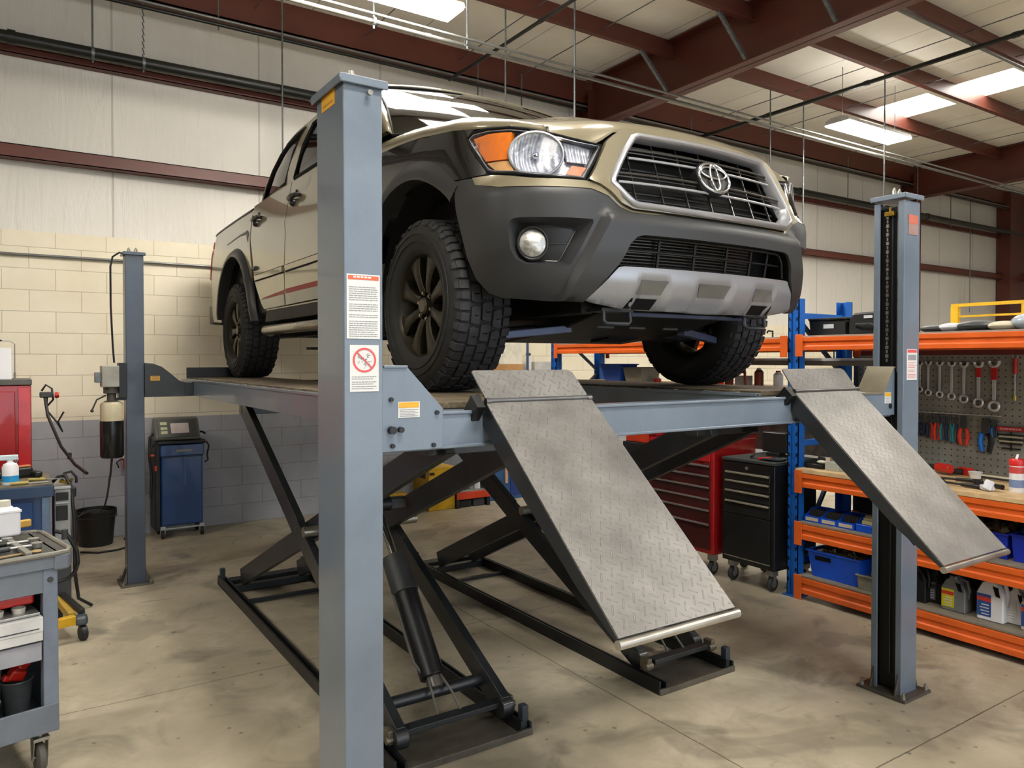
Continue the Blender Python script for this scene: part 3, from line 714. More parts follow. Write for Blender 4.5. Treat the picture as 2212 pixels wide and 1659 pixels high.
# scissor legs
def scissor(x0, x1, yr, yf, lab, cyl=True):
    """base frame on the floor, two crossing leg pairs"""
    m = L()
    for x in (x0, x1): m.box(x-0.03, x+0.03, yf, yr, 0.0, 0.012).box(x-0.03, x-0.018, yf, yr, 0.012, 0.07).box(x+0.018, x+0.03, yf, yr, 0.012, 0.055)
    b = m.build('base_frame', black_steel, lift, bevel=0.002); b['label'] = lab
    m = L(); m.box(x0+0.03, x1-0.03, yf+0.0, yf+0.30, 0.0, 0.016); m.box(x0-0.03, x1+0.03, yf-0.01, yf+0.006, 0, 0.03)
    sub(m, 'front_plate', base_steel, b, bevel=0.003)
    m = L()
    for y, w_ in ((yr-0.1, 0.05), (yr-0.28, 0.03), (yr-0.6, 0.02)): m.box(x0+0.03, x1-0.03, y-w_, y+w_, 0.01, 0.055 if w_ > 0.02 else 0.03)
    sub(m, 'cross_member', black_steel, b, bevel=0.003)
    m = L()
    for x, y in ((x1+0.01, yf+0.04), (x0, yr-0.02), (x1, yr-0.02)): m.box(x-0.018, x+0.018, y-0.02, y+0.02, 0.012, 0.125)
    sub(m, 'stop_block', mat('slate_block', (52, 60, 70), .4), b, bevel=0.006)
    # legs: A from rear top to front bottom, B from front top to rear bottom
    legs = []
    for k, x in enumerate((x0+0.045, x1-0.045)):
        inn = 0.055*(1 if k == 0 else -1)
        m = L(); A = [(x, yr-0.50, 1.39), (x, (yr+yf)/2-0.15, 0.74), (x, yf+0.12, 0.10)] if x < 2.5 else [(x, 5.55, 1.39), (x, 4.22, 0.70), (x, 2.98, 0.10)]
        m.beam(A[0], A[1], 0.045, 0.125).beam(A[1], A[2], 0.045, 0.11)
        m.cyl((x-0.03, *A[2][1:]), (x+0.03, *A[2][1:]), 0.05, 14)
        legs.append(sub(m, 'scissor_leg', dark_steel, lift, bevel=0.004)); legs[-1]['label'] = 'black scissor leg'
        m = L(); xb = x+inn; Bp = [(xb, yf-0.22, 1.39), (xb, yr-0.25, 0.10)]
        m.beam(Bp[0], Bp[1], 0.045, 0.12)
        legs.append(sub(m, 'scissor_leg', dark_steel, lift, bevel=0.004)); legs[-1]['label'] = 'black scissor leg'
        m = L(); m.cyl((x-0.045, 4.03 if x < 2.5 else (yr+yf)/2-0.13, 0.765 if x < 2.5 else 0.72), (x+0.045+abs(inn), 4.03 if x < 2.5 else (yr+yf)/2-0.13, 0.765 if x < 2.5 else 0.72), 0.028, 14)
        sub(m, 'pivot_pin', bolt_m, legs[-2])
    m = L(); m.box(x0+0.02, x1-0.02, yr-0.55, yr-0.47, 1.32, 1.40).box(x0+0.02, x1-0.02, yf-0.2, yf-0.12, 1.33, 1.40)
    m.cyl((x0+0.03, yr-1.45, 0.66), (x1-0.03, yr-1.45, 0.66), 0.02, 12) if False else None
    sub(m, 'top_tube', dark_steel, lift, bevel=0.004)
    m = L(); m.cyl((x0+0.05, yf+0.30, 0.165), (x1-0.05, yf+0.30, 0.165), 0.028, 16); m.box(x0+0.05, x1-0.05, yf+0.11, yf+0.17, 0.10, 0.125)
    sub(m, 'pivot_tube', dark_steel, lift, bevel=0.003)
    m = L()
    for x in (x0+0.01, x1-0.01): m.cbox((x, yf+0.14, 0.11), (0.03, 0.06, 0.06)).cyl((x-0.025, yf+0.12, 0.10), (x+0.025, yf+0.12, 0.10), 0.018, 10)
    sub(m, 'pivot_bracket', mat('worn_bracket', (120, 112, 96), 0.4, 0.5), b, bevel=0.004)
    # hydraulic cylinder
    xc = (x0+x1)/2-0.0; a = Vector((xc, yf+0.30, 0.20)); t_ = Vector((xc, yf+0.95, 0.93)); d = (t_-a).normalized()
    m = L(); m.cyl(a+d*0.03, a+d*0.52, 0.058, 24); cyl_ = m.build('hydraulic_cylinder', black_steel, lift, bevel=0.006)
    cyl_['label'] = 'black hydraulic cylinder with a bright rod'
    m = L(); m.cyl(a+d*0.46, a+d*0.66, 0.066, 24); sub(m, 'collar', mat('collar_grey', (52, 54, 54), 0.5), cyl_, bevel=0.004)
    m = L(); m.cyl(a+d*0.6, t_, 0.02, 18); sub(m, 'piston_rod', chrome, cyl_)
    m = L(); m.cyl(t_-Vector((0.07, 0, 0)), t_+Vector((0.07, 0, 0)), 0.04, 18); m.box(xc-0.16, xc+0.16, t_.y-0.03, t_.y+0.03, t_.z-0.03, t_.z+0.03); sub(m, 'rod_eye', black_steel, cyl_, bevel=0.006)
    m = L(); m.cyl(a-d*0.02, a+d*0.035, 0.036, 16)
    sub(m, 'end_fitting', mat('cast_fitting', (110, 106, 100), 0.4, 0.6), cyl_, bevel=0.004)
    m = L()
    m.tube([a+d*0.02+Vector((0.03, 0, 0.03)), a+Vector((0.05, -0.08, -0.02)), a+Vector((0.06, -0.14, -0.08))], 0.006, 8)
    m.tube([a+d*0.02+Vector((-0.03, 0, 0.03)), a+Vector((-0.04, -0.06, -0.02)), a+Vector((-0.05, -0.13, -0.08))], 0.006, 8)
    n_ = Vector((-0.075, 0, 0.02))
    m.tube([a+d*0.44+n_, a+d*0.3+n_, a+d*0.1+n_, a+d*0.04+n_*0.6], 0.007, 8)
    m.tube([a+d*0.48-n_*0.8+Vector((0, 0, 0.02)), a+d*0.3-n_*0.9, a+d*0.1-n_*0.9], 0.006, 8)
    sub(m, 'hydraulic_hose', mat('hose_grey', (96, 94, 88), 0.4), cyl_)
scissor(1.30, 1.92, 5.97, 2.79, 'base frame of the near scissor')
scissor(2.74, 3.24, 5.60, 2.75, 'base frame of the far scissor')
# ================================================================== the pickup truck
TX, TY, TZ = 2.495, 2.19, 1.560          # lateral centre, front face, ground of the wheels
TM = Matrix.Translation((-TX, -TY, -TZ))
def T():
    m = MB(); m.M = TM.copy(); return m
PL = [(0,0),(.15,.003),(.3,.012),(.45,.030),(.6,.060),(.7,.090),(.78,.130),(.85,.180),(.91,.255),(.945,.36),(.962,.55),(.965,.9),(.965,1.6),(.965,2.6),(.965,3.6),(.96,4.4),(.945,5.1),(.925,5.4),(.89,5.5)]
def _cr(P, i, t):
    p0 = P[i-1] if i > 0 else (-P[1][0], P[1][1]); p1 = P[i]; p2 = P[i+1]; p3 = P[min(i+2, len(P)-1)]
    return tuple(.5*((2*b)+(-a+c)*t+(2*a-5*b+4*c-d)*t*t+(-a+3*b-3*c+d)*t**3) for a, b, c, d in zip(p0, p1, p2, p3))
DN = [_cr(PL, i, k/12) for i in range(len(PL)-1) for k in range(12)] + [PL[-1]]
SS = [0.0]
for _a, _b in zip(DN, DN[1:]): SS.append(SS[-1]+math.dist(_a, _b))
def interp(t, T_, V):
    if t <= T_[0]: return V[0]
    for i in range(len(T_)-1):
        if t <= T_[i+1]: return V[i]+(V[i+1]-V[i])*(t-T_[i])/(T_[i+1]-T_[i])
    return V[-1]
def sm(a, b, x):
    t = min(1, max(0, (x-a)/(b-a))); return t*t*(3-2*t)
import bisect
def plan(q):
    a_ = abs(q); i = min(max(bisect.bisect_left(SS, a_)-1, 0), len(SS)-2)
    k = (a_-SS[i])/(SS[i+1]-SS[i]); a, b = DN[i], DN[i+1]
    u = a[0]+(b[0]-a[0])*k; v = a[1]+(b[1]-a[1])*k; Ln = SS[i+1]-SS[i]
    nx, ny = -(b[1]-a[1])/Ln, (b[0]-a[0])/Ln
    return (u if q >= 0 else -u, v, nx if q >= 0 else -nx, ny)
FO = ([1.88,1.95,2.02,2.12,2.25,2.350,2.362,2.405,2.42,2.62,2.70,2.8], [.14,.075,.04,.012,0,.0,.004,.038,.040,.095,.14,.26])
SO = ([1.88,1.95,2.1,2.3,2.5,2.66,2.75,2.92], [.05,.03,.005,0,0,.010,.026,.058])
def off(q, Z):
    k = sm(.85, 1.35, abs(q)); return interp(Z, *FO)*(1-k)+interp(Z, *SO)*k
def B(q, Z, ex=0.0):
    u, v, nx, ny = plan(q); o = off(q, Z)-ex
    return (TX+u+nx*o, TY+v+ny*o, Z)
def bfn(s, ex=0.0, th=0.012, f=None):
    def g(a, b, e):
        x = ex + (f(a, b) if f else 0.0)
        return B(s*a, b, x-e*th)
    return g
def mir(pts): return pts + [(-a, b) for a, b in reversed(pts)]

def car_paint(name, rgb, metal=0.35, rough=0.32, coat=1.0):
    t = NT(name); v = t.coord(1.0); n = t.noise(v.outputs[0], 2.0, 3); n2 = t.noise(v.outputs[0], 900, 2)
    c = lin(rgb); a = tuple(x*0.93 for x in c[:3])+(1,); b = tuple(min(1, x*1.06) for x in c[:3])+(1,)
    t.base(t.ramp(t.math('ADD', t.math('MULTIPLY', n, 0.5), t.math('MULTIPLY', n2, 0.5)), [(0.35, a), (0.65, b)]))
    t.b.inputs['Metallic'].default_value = metal; t.rough(t.math('MULTIPLY_ADD', n, 0.06, rough-0.03))
    t.b.inputs['Coat Weight'].default_value = coat; t.b.inputs['Coat Roughness'].default_value = 0.03
    return t.m
tan = car_paint('tan_metallic_paint', (140, 131, 107)); blackrefl = car_paint('black_reflection_gloss', (12, 11, 9), 0.0, 0.25)
charcoal = mat('charcoal_plastic', (46, 47, 49), 0.46, var=0.04, nscale=2, bump=0.04)
blackpl = mat('black_trim_plastic', (20, 20, 20), 0.42, var=0.1); seal = mat('rubber_seal', (7, 7, 7), 0.7, spec=.25)
silver = mat('silver_skid_paint', (156, 158, 164), 0.34, 0.45, var=0.03, nscale=2); chrome2 = mat('bright_chrome', (222, 224, 228), 0.10, 1.0, var=0.02)
satin = mat('satin_silver', (172, 173, 178), 0.36, 0.6, var=0.02)
underm = mat('underbody_black', (16, 16, 17), 0.6, var=0.25, nscale=8)
greysteel = mat('grey_suspension', (84, 92, 118), 0.45, 0.3)
gunmetal = mat('gunmetal_slat', (74, 72, 68), 0.3, 0.6, var=0.06)
def glassm(name, tint, gloss=0.04, ior=1.5):
    t = NT(name); n = t.n; out = n['Material Output']; n.remove(t.b)
    tr = t.new('ShaderNodeBsdfTransparent'); tr.inputs[0].default_value = lin(tint)
    gl = t.new('ShaderNodeBsdfGlossy'); gl.inputs['Roughness'].default_value = gloss; gl.inputs[0].default_value = (1, 1, 1, 1)
    fr = t.new('ShaderNodeFresnel'); fr.inputs[0].default_value = ior
    mx = t.new('ShaderNodeMixShader'); t.link(fr.outputs[0], mx.inputs[0]); t.link(tr.outputs[0], mx.inputs[1]); t.link(gl.outputs[0], mx.inputs[2])
    t.link(mx.outputs[0], out.inputs[0]); return t.m
wglass = glassm('tinted_window_glass', (150, 156, 150)); lens = glassm('clear_lens', (250, 250, 252), 0.05, 1.12)
def ref_mat():
    t = NT('lamp_reflector'); v = t.coord((1, 1, 1)); sx = t.new('ShaderNodeSeparateXYZ'); t.link(v.outputs[0], sx.inputs[0])
    w_ = t.math('SINE', t.math('MULTIPLY', sx.outputs[0], 260)); n = t.noise(v.outputs[0], 24, 4, 0.6, 1)
    t.base(t.ramp(n, [(0.35, (176, 182, 192)), (0.65, (240, 242, 246))])); t.b.inputs['Metallic'].default_value = 0.35; t.rough(0.4)
    t.bump(t.math('ADD', t.math('MULTIPLY', w_, 0.4), n), 0.8, 0.012); return t.m
refl = ref_mat()
amber = mat('amber_lens', (252, 130, 8), 0.45, var=0.06, nscale=30, coat=0.3); amber2 = mat('pale_amber_lens', (232, 176, 106), 0.45, var=0.08, nscale=30, coat=0.3)
peach = mat('peach_bulb_lens', (226, 140, 96), 0.45, var=0.15, nscale=40, coat=0.3); redl = mat('red_lens', (190, 30, 26), 0.15, var=0.15, coat=1.0)

truck = thing('pickup_truck', 'tan pickup with front wing coloured as a dark reflection and charcoal bumper, raised on the lift', 'pickup truck', (TX, TY, TZ))
def part(m, name, mats, par=None, **k): return m.build(name, mats, truck if par is None else par, base=(0, 0, 0), **k)

# ---- inner shell so that gaps read dark
def arch(qc, a, b, z0, n=24, zc=1.955, a0=0.0, a1=PI):
    out = []
    for k in range(n+1):
        an = a0+(a1-a0)*k/n; z = zc+b*math.sin(an)
        out.append((qc-a*math.cos(an), max(z, z0)))
    return out
QA, QB = 1.72, 5.06      # wheel arch centres along the body
for s in (-1, 1):
    m = T()
    ol = [(1.30, 2.46)] + [p for p in arch(QA, .60, .61, 2.06) if p[0] > 1.34][:-1] + [(2.34, 2.06), (4.30, 2.06)] + [p for p in arch(QB, .62, .64, 2.06)][1:-1] + [(6.1, 2.06), (6.1, 2.85), (2.3, 2.85), (1.3, 2.62), (1.26, 2.50)]
    skin(m, ol, bfn(s, -0.028, 0.01), h=0.12)
    part(m, 'inner_shell', underm)
m = T(); skin(m, mir([(0, 1.98), (.55, 1.98), (1.05, 2.0), (1.12, 2.40), (1.05, 2.55), (.55, 2.55), (.45, 2.60), (0, 2.60)]), bfn(1, -0.17, 0.01), h=0.1); part(m, 'radiator_support', underm)

# ---- bumper
def bex(a, b):
    qe = .60+(2.26-b)*.515; k1 = min(1, max(0, (qe-abs(a))/.035)); k2 = 1-sm(2.25, 2.30, b)
    return .040*k1*k2
topq = [(0, 2.283), (.172, 2.283), (.40, 2.285), (.466, 2.287), (.515, 2.308), (.556, 2.345), (.593, 2.379), (.62, 2.391), (.656, 2.396), (.868, 2.401), (.96, 2.412), (1.06, 2.427), (1.24, 2.438), (1.318, 2.444)]
archf = [(1.30, 2.40), (1.29, 2.324), (1.25, 2.22), (1.212, 2.12), (1.172, 2.03), (1.112, 1.968), (1.047, 1.947)]
botq = [(.824, 1.934), (.65, 1.928), (.53, 2.072), (.518, 2.09), (.49, 2.15), (.462, 2.18), (.43, 2.19), (.2, 2.191), (0, 2.191)]
full = topq+archf+botq; full = full + [(-a, b) for a, b in reversed(full[1:-1])]
po = [(.955, 2.243), (.93, 2.247), (.75, 2.246), (.635, 2.244), (.632, 2.232), (.675, 2.145), (.716, 2.074), (.730, 2.064), (.80, 2.066), (.91, 2.073), (.945, 2.092), (.966, 2.13), (.972, 2.20), (.968, 2.232)]
pi_ = [(.940, 2.228), (.925, 2.231), (.80, 2.224), (.70, 2.215), (.688, 2.205), (.722, 2.145), (.755, 2.092), (.77, 2.087), (.82, 2.089), (.895, 2.094), (.922, 2.108), (.938, 2.135), (.946, 2.18), (.945, 2.215)]
def crl(s, d_): return [(s*(.60+(2.26-z)*.515-d_), z) for z in [1.95+.02*k for k in range(17)]]
m = T(); skin(m, full, bfn(1, 0.0, 0.012, bex), h=0.022, holes=(po, [(-a, b) for a, b in po]), lines=[crl(s, d_) for s in (-1, 1) for d_ in (.035, .0002)])
for s in (-1, 1):   # pocket walls
    n = len(po)
    A = [B(s*a, b, bex(a, b)) for a, b in po]; D = [B(s*a, b, -0.062) for a, b in pi_]
    m.add(A+D, [(i, (i+1) % n, n+(i+1) % n, n+i) for i in range(n)])
bump_ = part(m, 'front_bumper', charcoal, ang=50); bump_['label'] = 'charcoal plastic bumper'
warm_strip = [(.30, 2.2835), (.40, 2.286), (.466, 2.289), (.515, 2.310), (.556, 2.347), (.593, 2.381), (.62, 2.393), (.656, 2.398), (.868, 2.403), (.96, 2.414), (1.06, 2.429), (1.18, 2.436), (1.16, 2.405), (1.02, 2.374), (.90, 2.366), (.64, 2.362), (.57, 2.338), (.52, 2.300), (.47, 2.279), (.38, 2.276)]
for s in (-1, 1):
    m = T(); skin(m, warm_strip, bfn(s, 0.0022, 0.002, bex), h=0.02); part(m, 'bumper_warm_light', tan, bump_, ang=50)  # tan colour paints warm ceiling light on the charcoal lip
    bump_.children[-1]['label'] = 'tan strip painting warm light along the bumper top'
for s in (-1, 1):
    m = T(); skin(m, pi_, bfn(s, -0.061, 0.01), h=0.03)
    fr = part(m, 'fog_lamp_surround', blackpl)
    m = T()   # thin grey outline, centre bar, lamp ring
    m.tube([B(s*a, b, -0.058) for a, b in pi_], 0.003, 6, closed=True)
    m.tube([B(s*(.815-.01*k), 2.152+.0005*k, -0.058) for k in range(12)], 0.0028, 6)
    part(m, 'surround_outline', gunmetal, fr)
    c = Vector(B(s*.880, 2.153, -0.040)); u, v, nx, ny = plan(s*.80); nrm = Vector((-nx, -ny, 0)).normalized()
    m = T(); m.tube([c+nrm*0.004+(Vector((-nrm.y, nrm.x, 0))*math.cos(a)*0.058+Vector((0, 0, 1))*math.sin(a)*0.063) for a in [2*PI*k/32 for k in range(32)]], 0.005, 8, closed=True)
    m.cyl(c-nrm*0.01, c+nrm*0.002, 0.060, 32)
    part(m, 'lamp_ring', blackpl, fr)
    m = T()
    R_ = 0.052; ax, x_, y_, _ = m.frame(c, c+nrm)
    vs = []; fs = []; rings = 8; sg = 28
    for i in range(rings+1):
        r = R_*i/rings
        for k in range(sg): vs.append(c+nrm*(0.004+0.018*(1-(i/rings)**2))+x_*math.cos(2*PI*k/sg)*r+y_*math.sin(2*PI*k/sg)*r)
    for i in range(rings):
        for k in range(sg): fs.append((i*sg+k, i*sg+(k+1) % sg, (i+1)*sg+(k+1) % sg, (i+1)*sg+k))
    m.add(vs, fs); part(m, 'fog_lamp_lens', mat('frosted_lens', (206, 206, 202), 0.18, 0.75, coat=1.0, var=0.3, nscale=40, bump=0.35), fr)
# lower intake behind the bumper opening
m = T(); skin(m, mir([(0, 2.075), (.55, 2.075), (.50, 2.20), (0, 2.205)]), bfn(1, -0.105, 0.01), h=0.1); intake = part(m, 'lower_intake', seal)
for k in range(9):
    z = 2.085+0.0125*k
    m = T(); m.tube([B(-.50+.03*j, z, -0.055) for j in range(27)], 0.0036, 6); part(m, 'cooling_fin', gunmetal, intake)
m = T(); m.tube([B(-.49+.07*j, 2.137, -0.022) for j in range(15)], 0.0045, 6); part(m, 'intake_bar', blackpl, intake)
for q_ in (-.30, -.10, .10, .27, .40):
    m = T(); m.beam(B(q_, 2.075, -.03), B(q_, 2.195, -.03), 0.007, 0.012); part(m, 'intake_rib', blackpl, intake)
m = T(); m.tube([B(a, b, -0.004) for a, b in ([(.518, 2.083), (.488, 2.15), (.458, 2.18), (.43, 2.187)] + [(.43-.86*k/16, 2.188) for k in range(1, 17)] + [(-.458, 2.18), (-.488, 2.15), (-.518, 2.083)])], 0.006, 8)
part(m, 'intake_edge', blackpl, intake)
for q_ in (-.139, .112):
    m = T(); c = Vector(B(q_, 2.241, .03)); m.cyl(c+Vector((0, .006, 0)), c-Vector((0, .004, 0)), 0.008, 10); part(m, 'plate_bolt', bolt_m, bump_)
# silver skid panel
def skx(a, b):
    e = 0.030+0.010*sm(2.06, 2.0, b)
    for c0, w_ in ((-.34, .075), (0.0, .105), (.34, .075)):
        k = (1-sm(w_-.012, w_+.012, abs(a-c0)))*(1-sm(2.016, 2.024, b)); e -= .016*k
    return e
ol = mir([(0, 2.068), (.50, 2.068), (.522, 2.064), (.555, 2.03), (.645, 1.935), (.62, 1.928), (.45, 1.905), (0, 1.900)])
m = T(); skin(m, ol, bfn(1, 0.0, 0.01, skx), h=0.018); skid_ = part(m, 'silver_skid_panel', silver, ang=60)
m = T(); skin(m, mir([(0, 2.018), (.098, 2.018), (.080, 1.965), (0, 1.965)]), bfn(1, 0.003, 0.003, skx), h=0.03)
part(m, 'dark_insert', mat('grey_insert', (112, 112, 108), 0.4, 0.2), skid_)
for s in (-1, 1):
    m = T(); skin(m, [(s*.27, 2.018), (s*.405, 2.018), (s*.425, 1.965), (s*.29, 1.965)], bfn(1, 0.003, 0.003, skx), h=0.03)
    part(m, 'dark_insert', MATS['grey_insert'], skid_)
    m = T(); skin(m, [(s*.30, 1.948), (s*.44, 1.948), (s*.46, 1.908), (s*.31, 1.906)], bfn(1, 0.002, 0.003, skx), h=0.03); part(m, 'tow_hook_opening', seal, skid_)

# ---- grille
gout = mir([(0, 2.643), (.185, 2.643), (.40, 2.640), (.445, 2.634), (.479, 2.619), (.510, 2.598), (.538, 2.572), (.575, 2.510), (.606, 2.455), (.640, 2.404), (.625, 2.395), (.600, 2.385), (.566, 2.356), (.519, 2.314), (.466, 2.293), (.172, 2.289), (0, 2.289)])
hole = [(.0, 2.603), (.149, 2.602), (.380, 2.599), (.400, 2.592), (.452, 2.530), (.495, 2.463), (.524, 2.412), (.526, 2.402), (.496, 2.352), (.462, 2.327), (.445, 2.322), (.171, 2.317), (0, 2.317)]
def grow(P, d, c=(0, 2.46)):
    out = []
    n = len(P)
    for i in range(n):
        a, b, cc = P[i-1], P[i], P[(i+1) % n]
        e1 = Vector((b[0]-a[0], b[1]-a[1])).normalized(); e2 = Vector((cc[0]-b[0], cc[1]-b[1])).normalized()
        t_ = (e1+e2).normalized(); nn = Vector((t_.y, -t_.x))
        if nn.dot(Vector((b[0]-c[0], b[1]-c[1]))) < 0: nn = -nn
        out.append((b[0]+nn.x*d, b[1]+nn.y*d))
    return out
holef = hole + [(-a, b) for a, b in reversed(hole[1:-1])]
m = T(); skin(m, gout[:-1] if False else [p for i, p in enumerate(gout) if i == 0 or math.dist(p, gout[i-1]) > 1e-4][:-1], bfn(1, 0.016, 0.03), h=0.03, holes=(grow(holef, 0.006),))
grille = part(m, 'grille', tan, ang=50); grille['label'] = 'tan grille frame with silver inner ring'
m = T(); n = len(holef)
rings = [[B(a, b, ex) for a, b in grow(holef, g)] for g, ex in ((0.026, 0.015), (0.024, 0.026), (0.010, 0.031), (0.0, 0.022), (-0.006, -0.030))]
for r0, r1 in zip(rings, rings[1:]):
    m.add(r0+r1, [(i, (i+1) % n, n+(i+1) % n, n+i) for i in range(n)])
part(m, 'silver_ring', satin, grille, ang=60)
m = T(); skin(m, grow(holef, 0.01), bfn(1, -0.13, 0.01), h=0.1); part(m, 'grille_backing', seal, grille)
def hw(z): return interp(z, [2.317, 2.327, 2.352, 2.407, 2.463, 2.53, 2.592], [.44, .46, .49, .52, .49, .447, .398])
for zc in (2.531, 2.426):
    w_ = hw(zc)-0.004; N = 30
    for dz, nm in ((0.019, 'slat'), (-0.019, 'slat')):
        m = T(); m.tube([B(-w_+2*w_*k/N, zc+dz, 0.004+0.008*(1-abs(2*k/N-1)**2)) for k in range(N+1)], 0.0058, 8); part(m, nm, gunmetal if dz > 0 else satin, grille)
        if dz < 0: grille.children[-1]['label'] = 'brighter lower edge of the bar'
    m = T(); m.tube([B(-w_+2*w_*k/N, zc+0.006, 0.0) for k in range(N+1)], 0.0035, 6); part(m, 'slat', gunmetal, grille)
for z in (2.578, 2.478, 2.372, 2.345):
    w_ = hw(z)-0.03
    for s in (-1, 1):
        m = T(); m.tube([B(s*(.02+(w_-.02)*k/12), z, -0.045) for k in range(13)], 0.0045, 6); part(m, 'inner_fin', blackpl, grille)
for q_ in (-.42, -.28, -.14, 0.001, .14, .28, .42):
    zt = 2.598 if abs(q_) < .4 else 2.565; zb = 2.32
    m = T(); m.beam(B(q_, zb, -.030), B(q_, zt, -.036), 0.005, 0.008); part(m, 'grille_rib', blackpl if False else gunmetal, grille)
# emblem
c = Vector(B(0, 2.474, 0.022)); t_up = Vector((0, 0.30, 1)).normalized(); t_x = Vector((1, 0, 0)); nn = t_x.cross(t_up).normalized()
def EL(cx, cz, a, b, d, a0=0, a1=2*PI, N=40, closed=True):
    return [c+t_x*(cx+a*math.cos(a0+(a1-a0)*k/N))+t_up*(cz+b*math.sin(a0+(a1-a0)*k/N))+nn*d for k in range(N if closed else N+1)]
m = T(); o1 = EL(0, 0, .102, .074, 0.004, N=40); o2 = EL(0, 0, .104, .076, -0.03, N=40)
m.add(o1+o2, [tuple(range(40))]+[(i, (i+1) % 40, 40+(i+1) % 40, 40+i) for i in range(40)])
emb = part(m, 'emblem', mat('emblem_black', (16, 16, 16), 0.5)); emb['label'] = 'oval chrome badge on black'
m = T(); m.tube(EL(0, 0, .092, .066, 0.008), 0.0062, 10, closed=True); part(m, 'outer_oval', chrome2, emb)
m = T(); m.tube(EL(0, .022, .076, .026, 0.010), 0.0048, 10, closed=True); part(m, 'wide_oval', chrome2, emb)
m = T(); m.tube(EL(0, 0, .024, .060, 0.012), 0.0048, 10, closed=True); part(m, 'tall_oval', chrome2, emb)

# ---- headlights
HL = [(.566, 2.551), (.677, 2.563), (.775, 2.580), (.913, 2.604), (1.01, 2.615), (1.122, 2.622), (1.195, 2.620), (1.221, 2.603), (1.203, 2.572), (1.155, 2.518), (1.096, 2.453), (1.064, 2.440), (.959, 2.429), (.812, 2.414), (.660, 2.407), (.606, 2.486)]
AMB = [(1.196, 2.598), (1.12, 2.606), (1.00, 2.600), (.992, 2.527), (1.000, 2.488), (1.115, 2.492), (1.160, 2.540)]
AMB2 = [(1.108, 2.484), (1.000, 2.482), (.965, 2.436), (1.06, 2.448)]
IN2 = [(.705, 2.458), (.640, 2.452), (.672, 2.416), (.735, 2.420)]
INU = [(.735, 2.560), (.66, 2.548), (.60, 2.538), (.625, 2.476), (.72, 2.480)]
for s in (-1, 1):
    m = T(); skin(m, grow(HL, -.002, (.88, 2.51)), bfn(s, -0.050, 0.006), h=0.05)
    n = len(HL); A = [B(s*a, b, 0.0) for a, b in HL]; D = [B(s*a, b, -0.051) for a, b in HL]
    m.add(A+D, [(i, (i+1) % n, n+(i+1) % n, n+i) for i in range(n)])
    hl = part(m, 'headlight', mat('lamp_housing', (206, 208, 212), 0.35, 0.35, var=0.25, nscale=18, bump=0.3)); hl['label'] = 'clear headlight with amber corner'
    m = T(); skin(m, HL, bfn(s, 0.002, 0.003), h=0.04); part(m, 'lens', lens, hl)
    m = T(); m.tube([B(s*a, b, 0.002) for a, b in grow(HL, .004, (.88, 2.51))], 0.0055, 6, closed=True); part(m, 'lamp_seal', seal, hl)
    m = T(); m.tube([B(s*a, b, 0.001) for a, b in grow(HL, -.006, (.88, 2.51))], 0.002, 6, closed=True); part(m, 'lens_edge', satin, hl)
    c = Vector(B(s*.865, 2.505, -0.012)); u, v, nx, ny = plan(s*.80); nr = Vector((-nx, -ny, 0.0)).normalized(); tx = Vector((-nr.y, nr.x, 0)); up = Vector((0, 0, 1))
    m = T(); vs = []; fs = []; rg = 9; sg = 32
    for i in range(rg+1):
        f_ = i/rg
        for k in range(sg): vs.append(c-nr*(0.034*(1-f_*f_))+tx*(math.cos(2*PI*k/sg)*.102*f_)+up*(math.sin(2*PI*k/sg)*.082*f_))
    for i in range(rg):
        for k in range(sg): fs.append((i*sg+k, i*sg+(k+1) % sg, (i+1)*sg+(k+1) % sg, (i+1)*sg+k))
    m.add(vs, fs); part(m, 'reflector_bowl', refl, hl)
    m = T(); m.tube([c+nr*0.002+tx*(math.cos(2*PI*k/40)*.106)+up*(math.sin(2*PI*k/40)*.086) for k in range(40)], 0.0055, 8, closed=True); part(m, 'bowl_ring', satin, hl)
    m = T(); m.ball(c-nr*0.020, 0.015, 10); part(m, 'bulb', chrome2, hl)
    m = T(); skin(m, AMB, bfn(s, -0.004, 0.02), h=0.05); part(m, 'amber_marker', amber, hl)
    m = T(); skin(m, AMB2, bfn(s, -0.004, 0.02), h=0.05); part(m, 'amber_marker', amber2, hl)
    m = T(); skin(m, IN2, bfn(s, -0.004, 0.02), h=0.05); part(m, 'indicator', peach, hl)
    m = T(); skin(m, INU, bfn(s, -0.030, 0.015), h=0.05); part(m, 'high_beam_reflector', refl, hl)

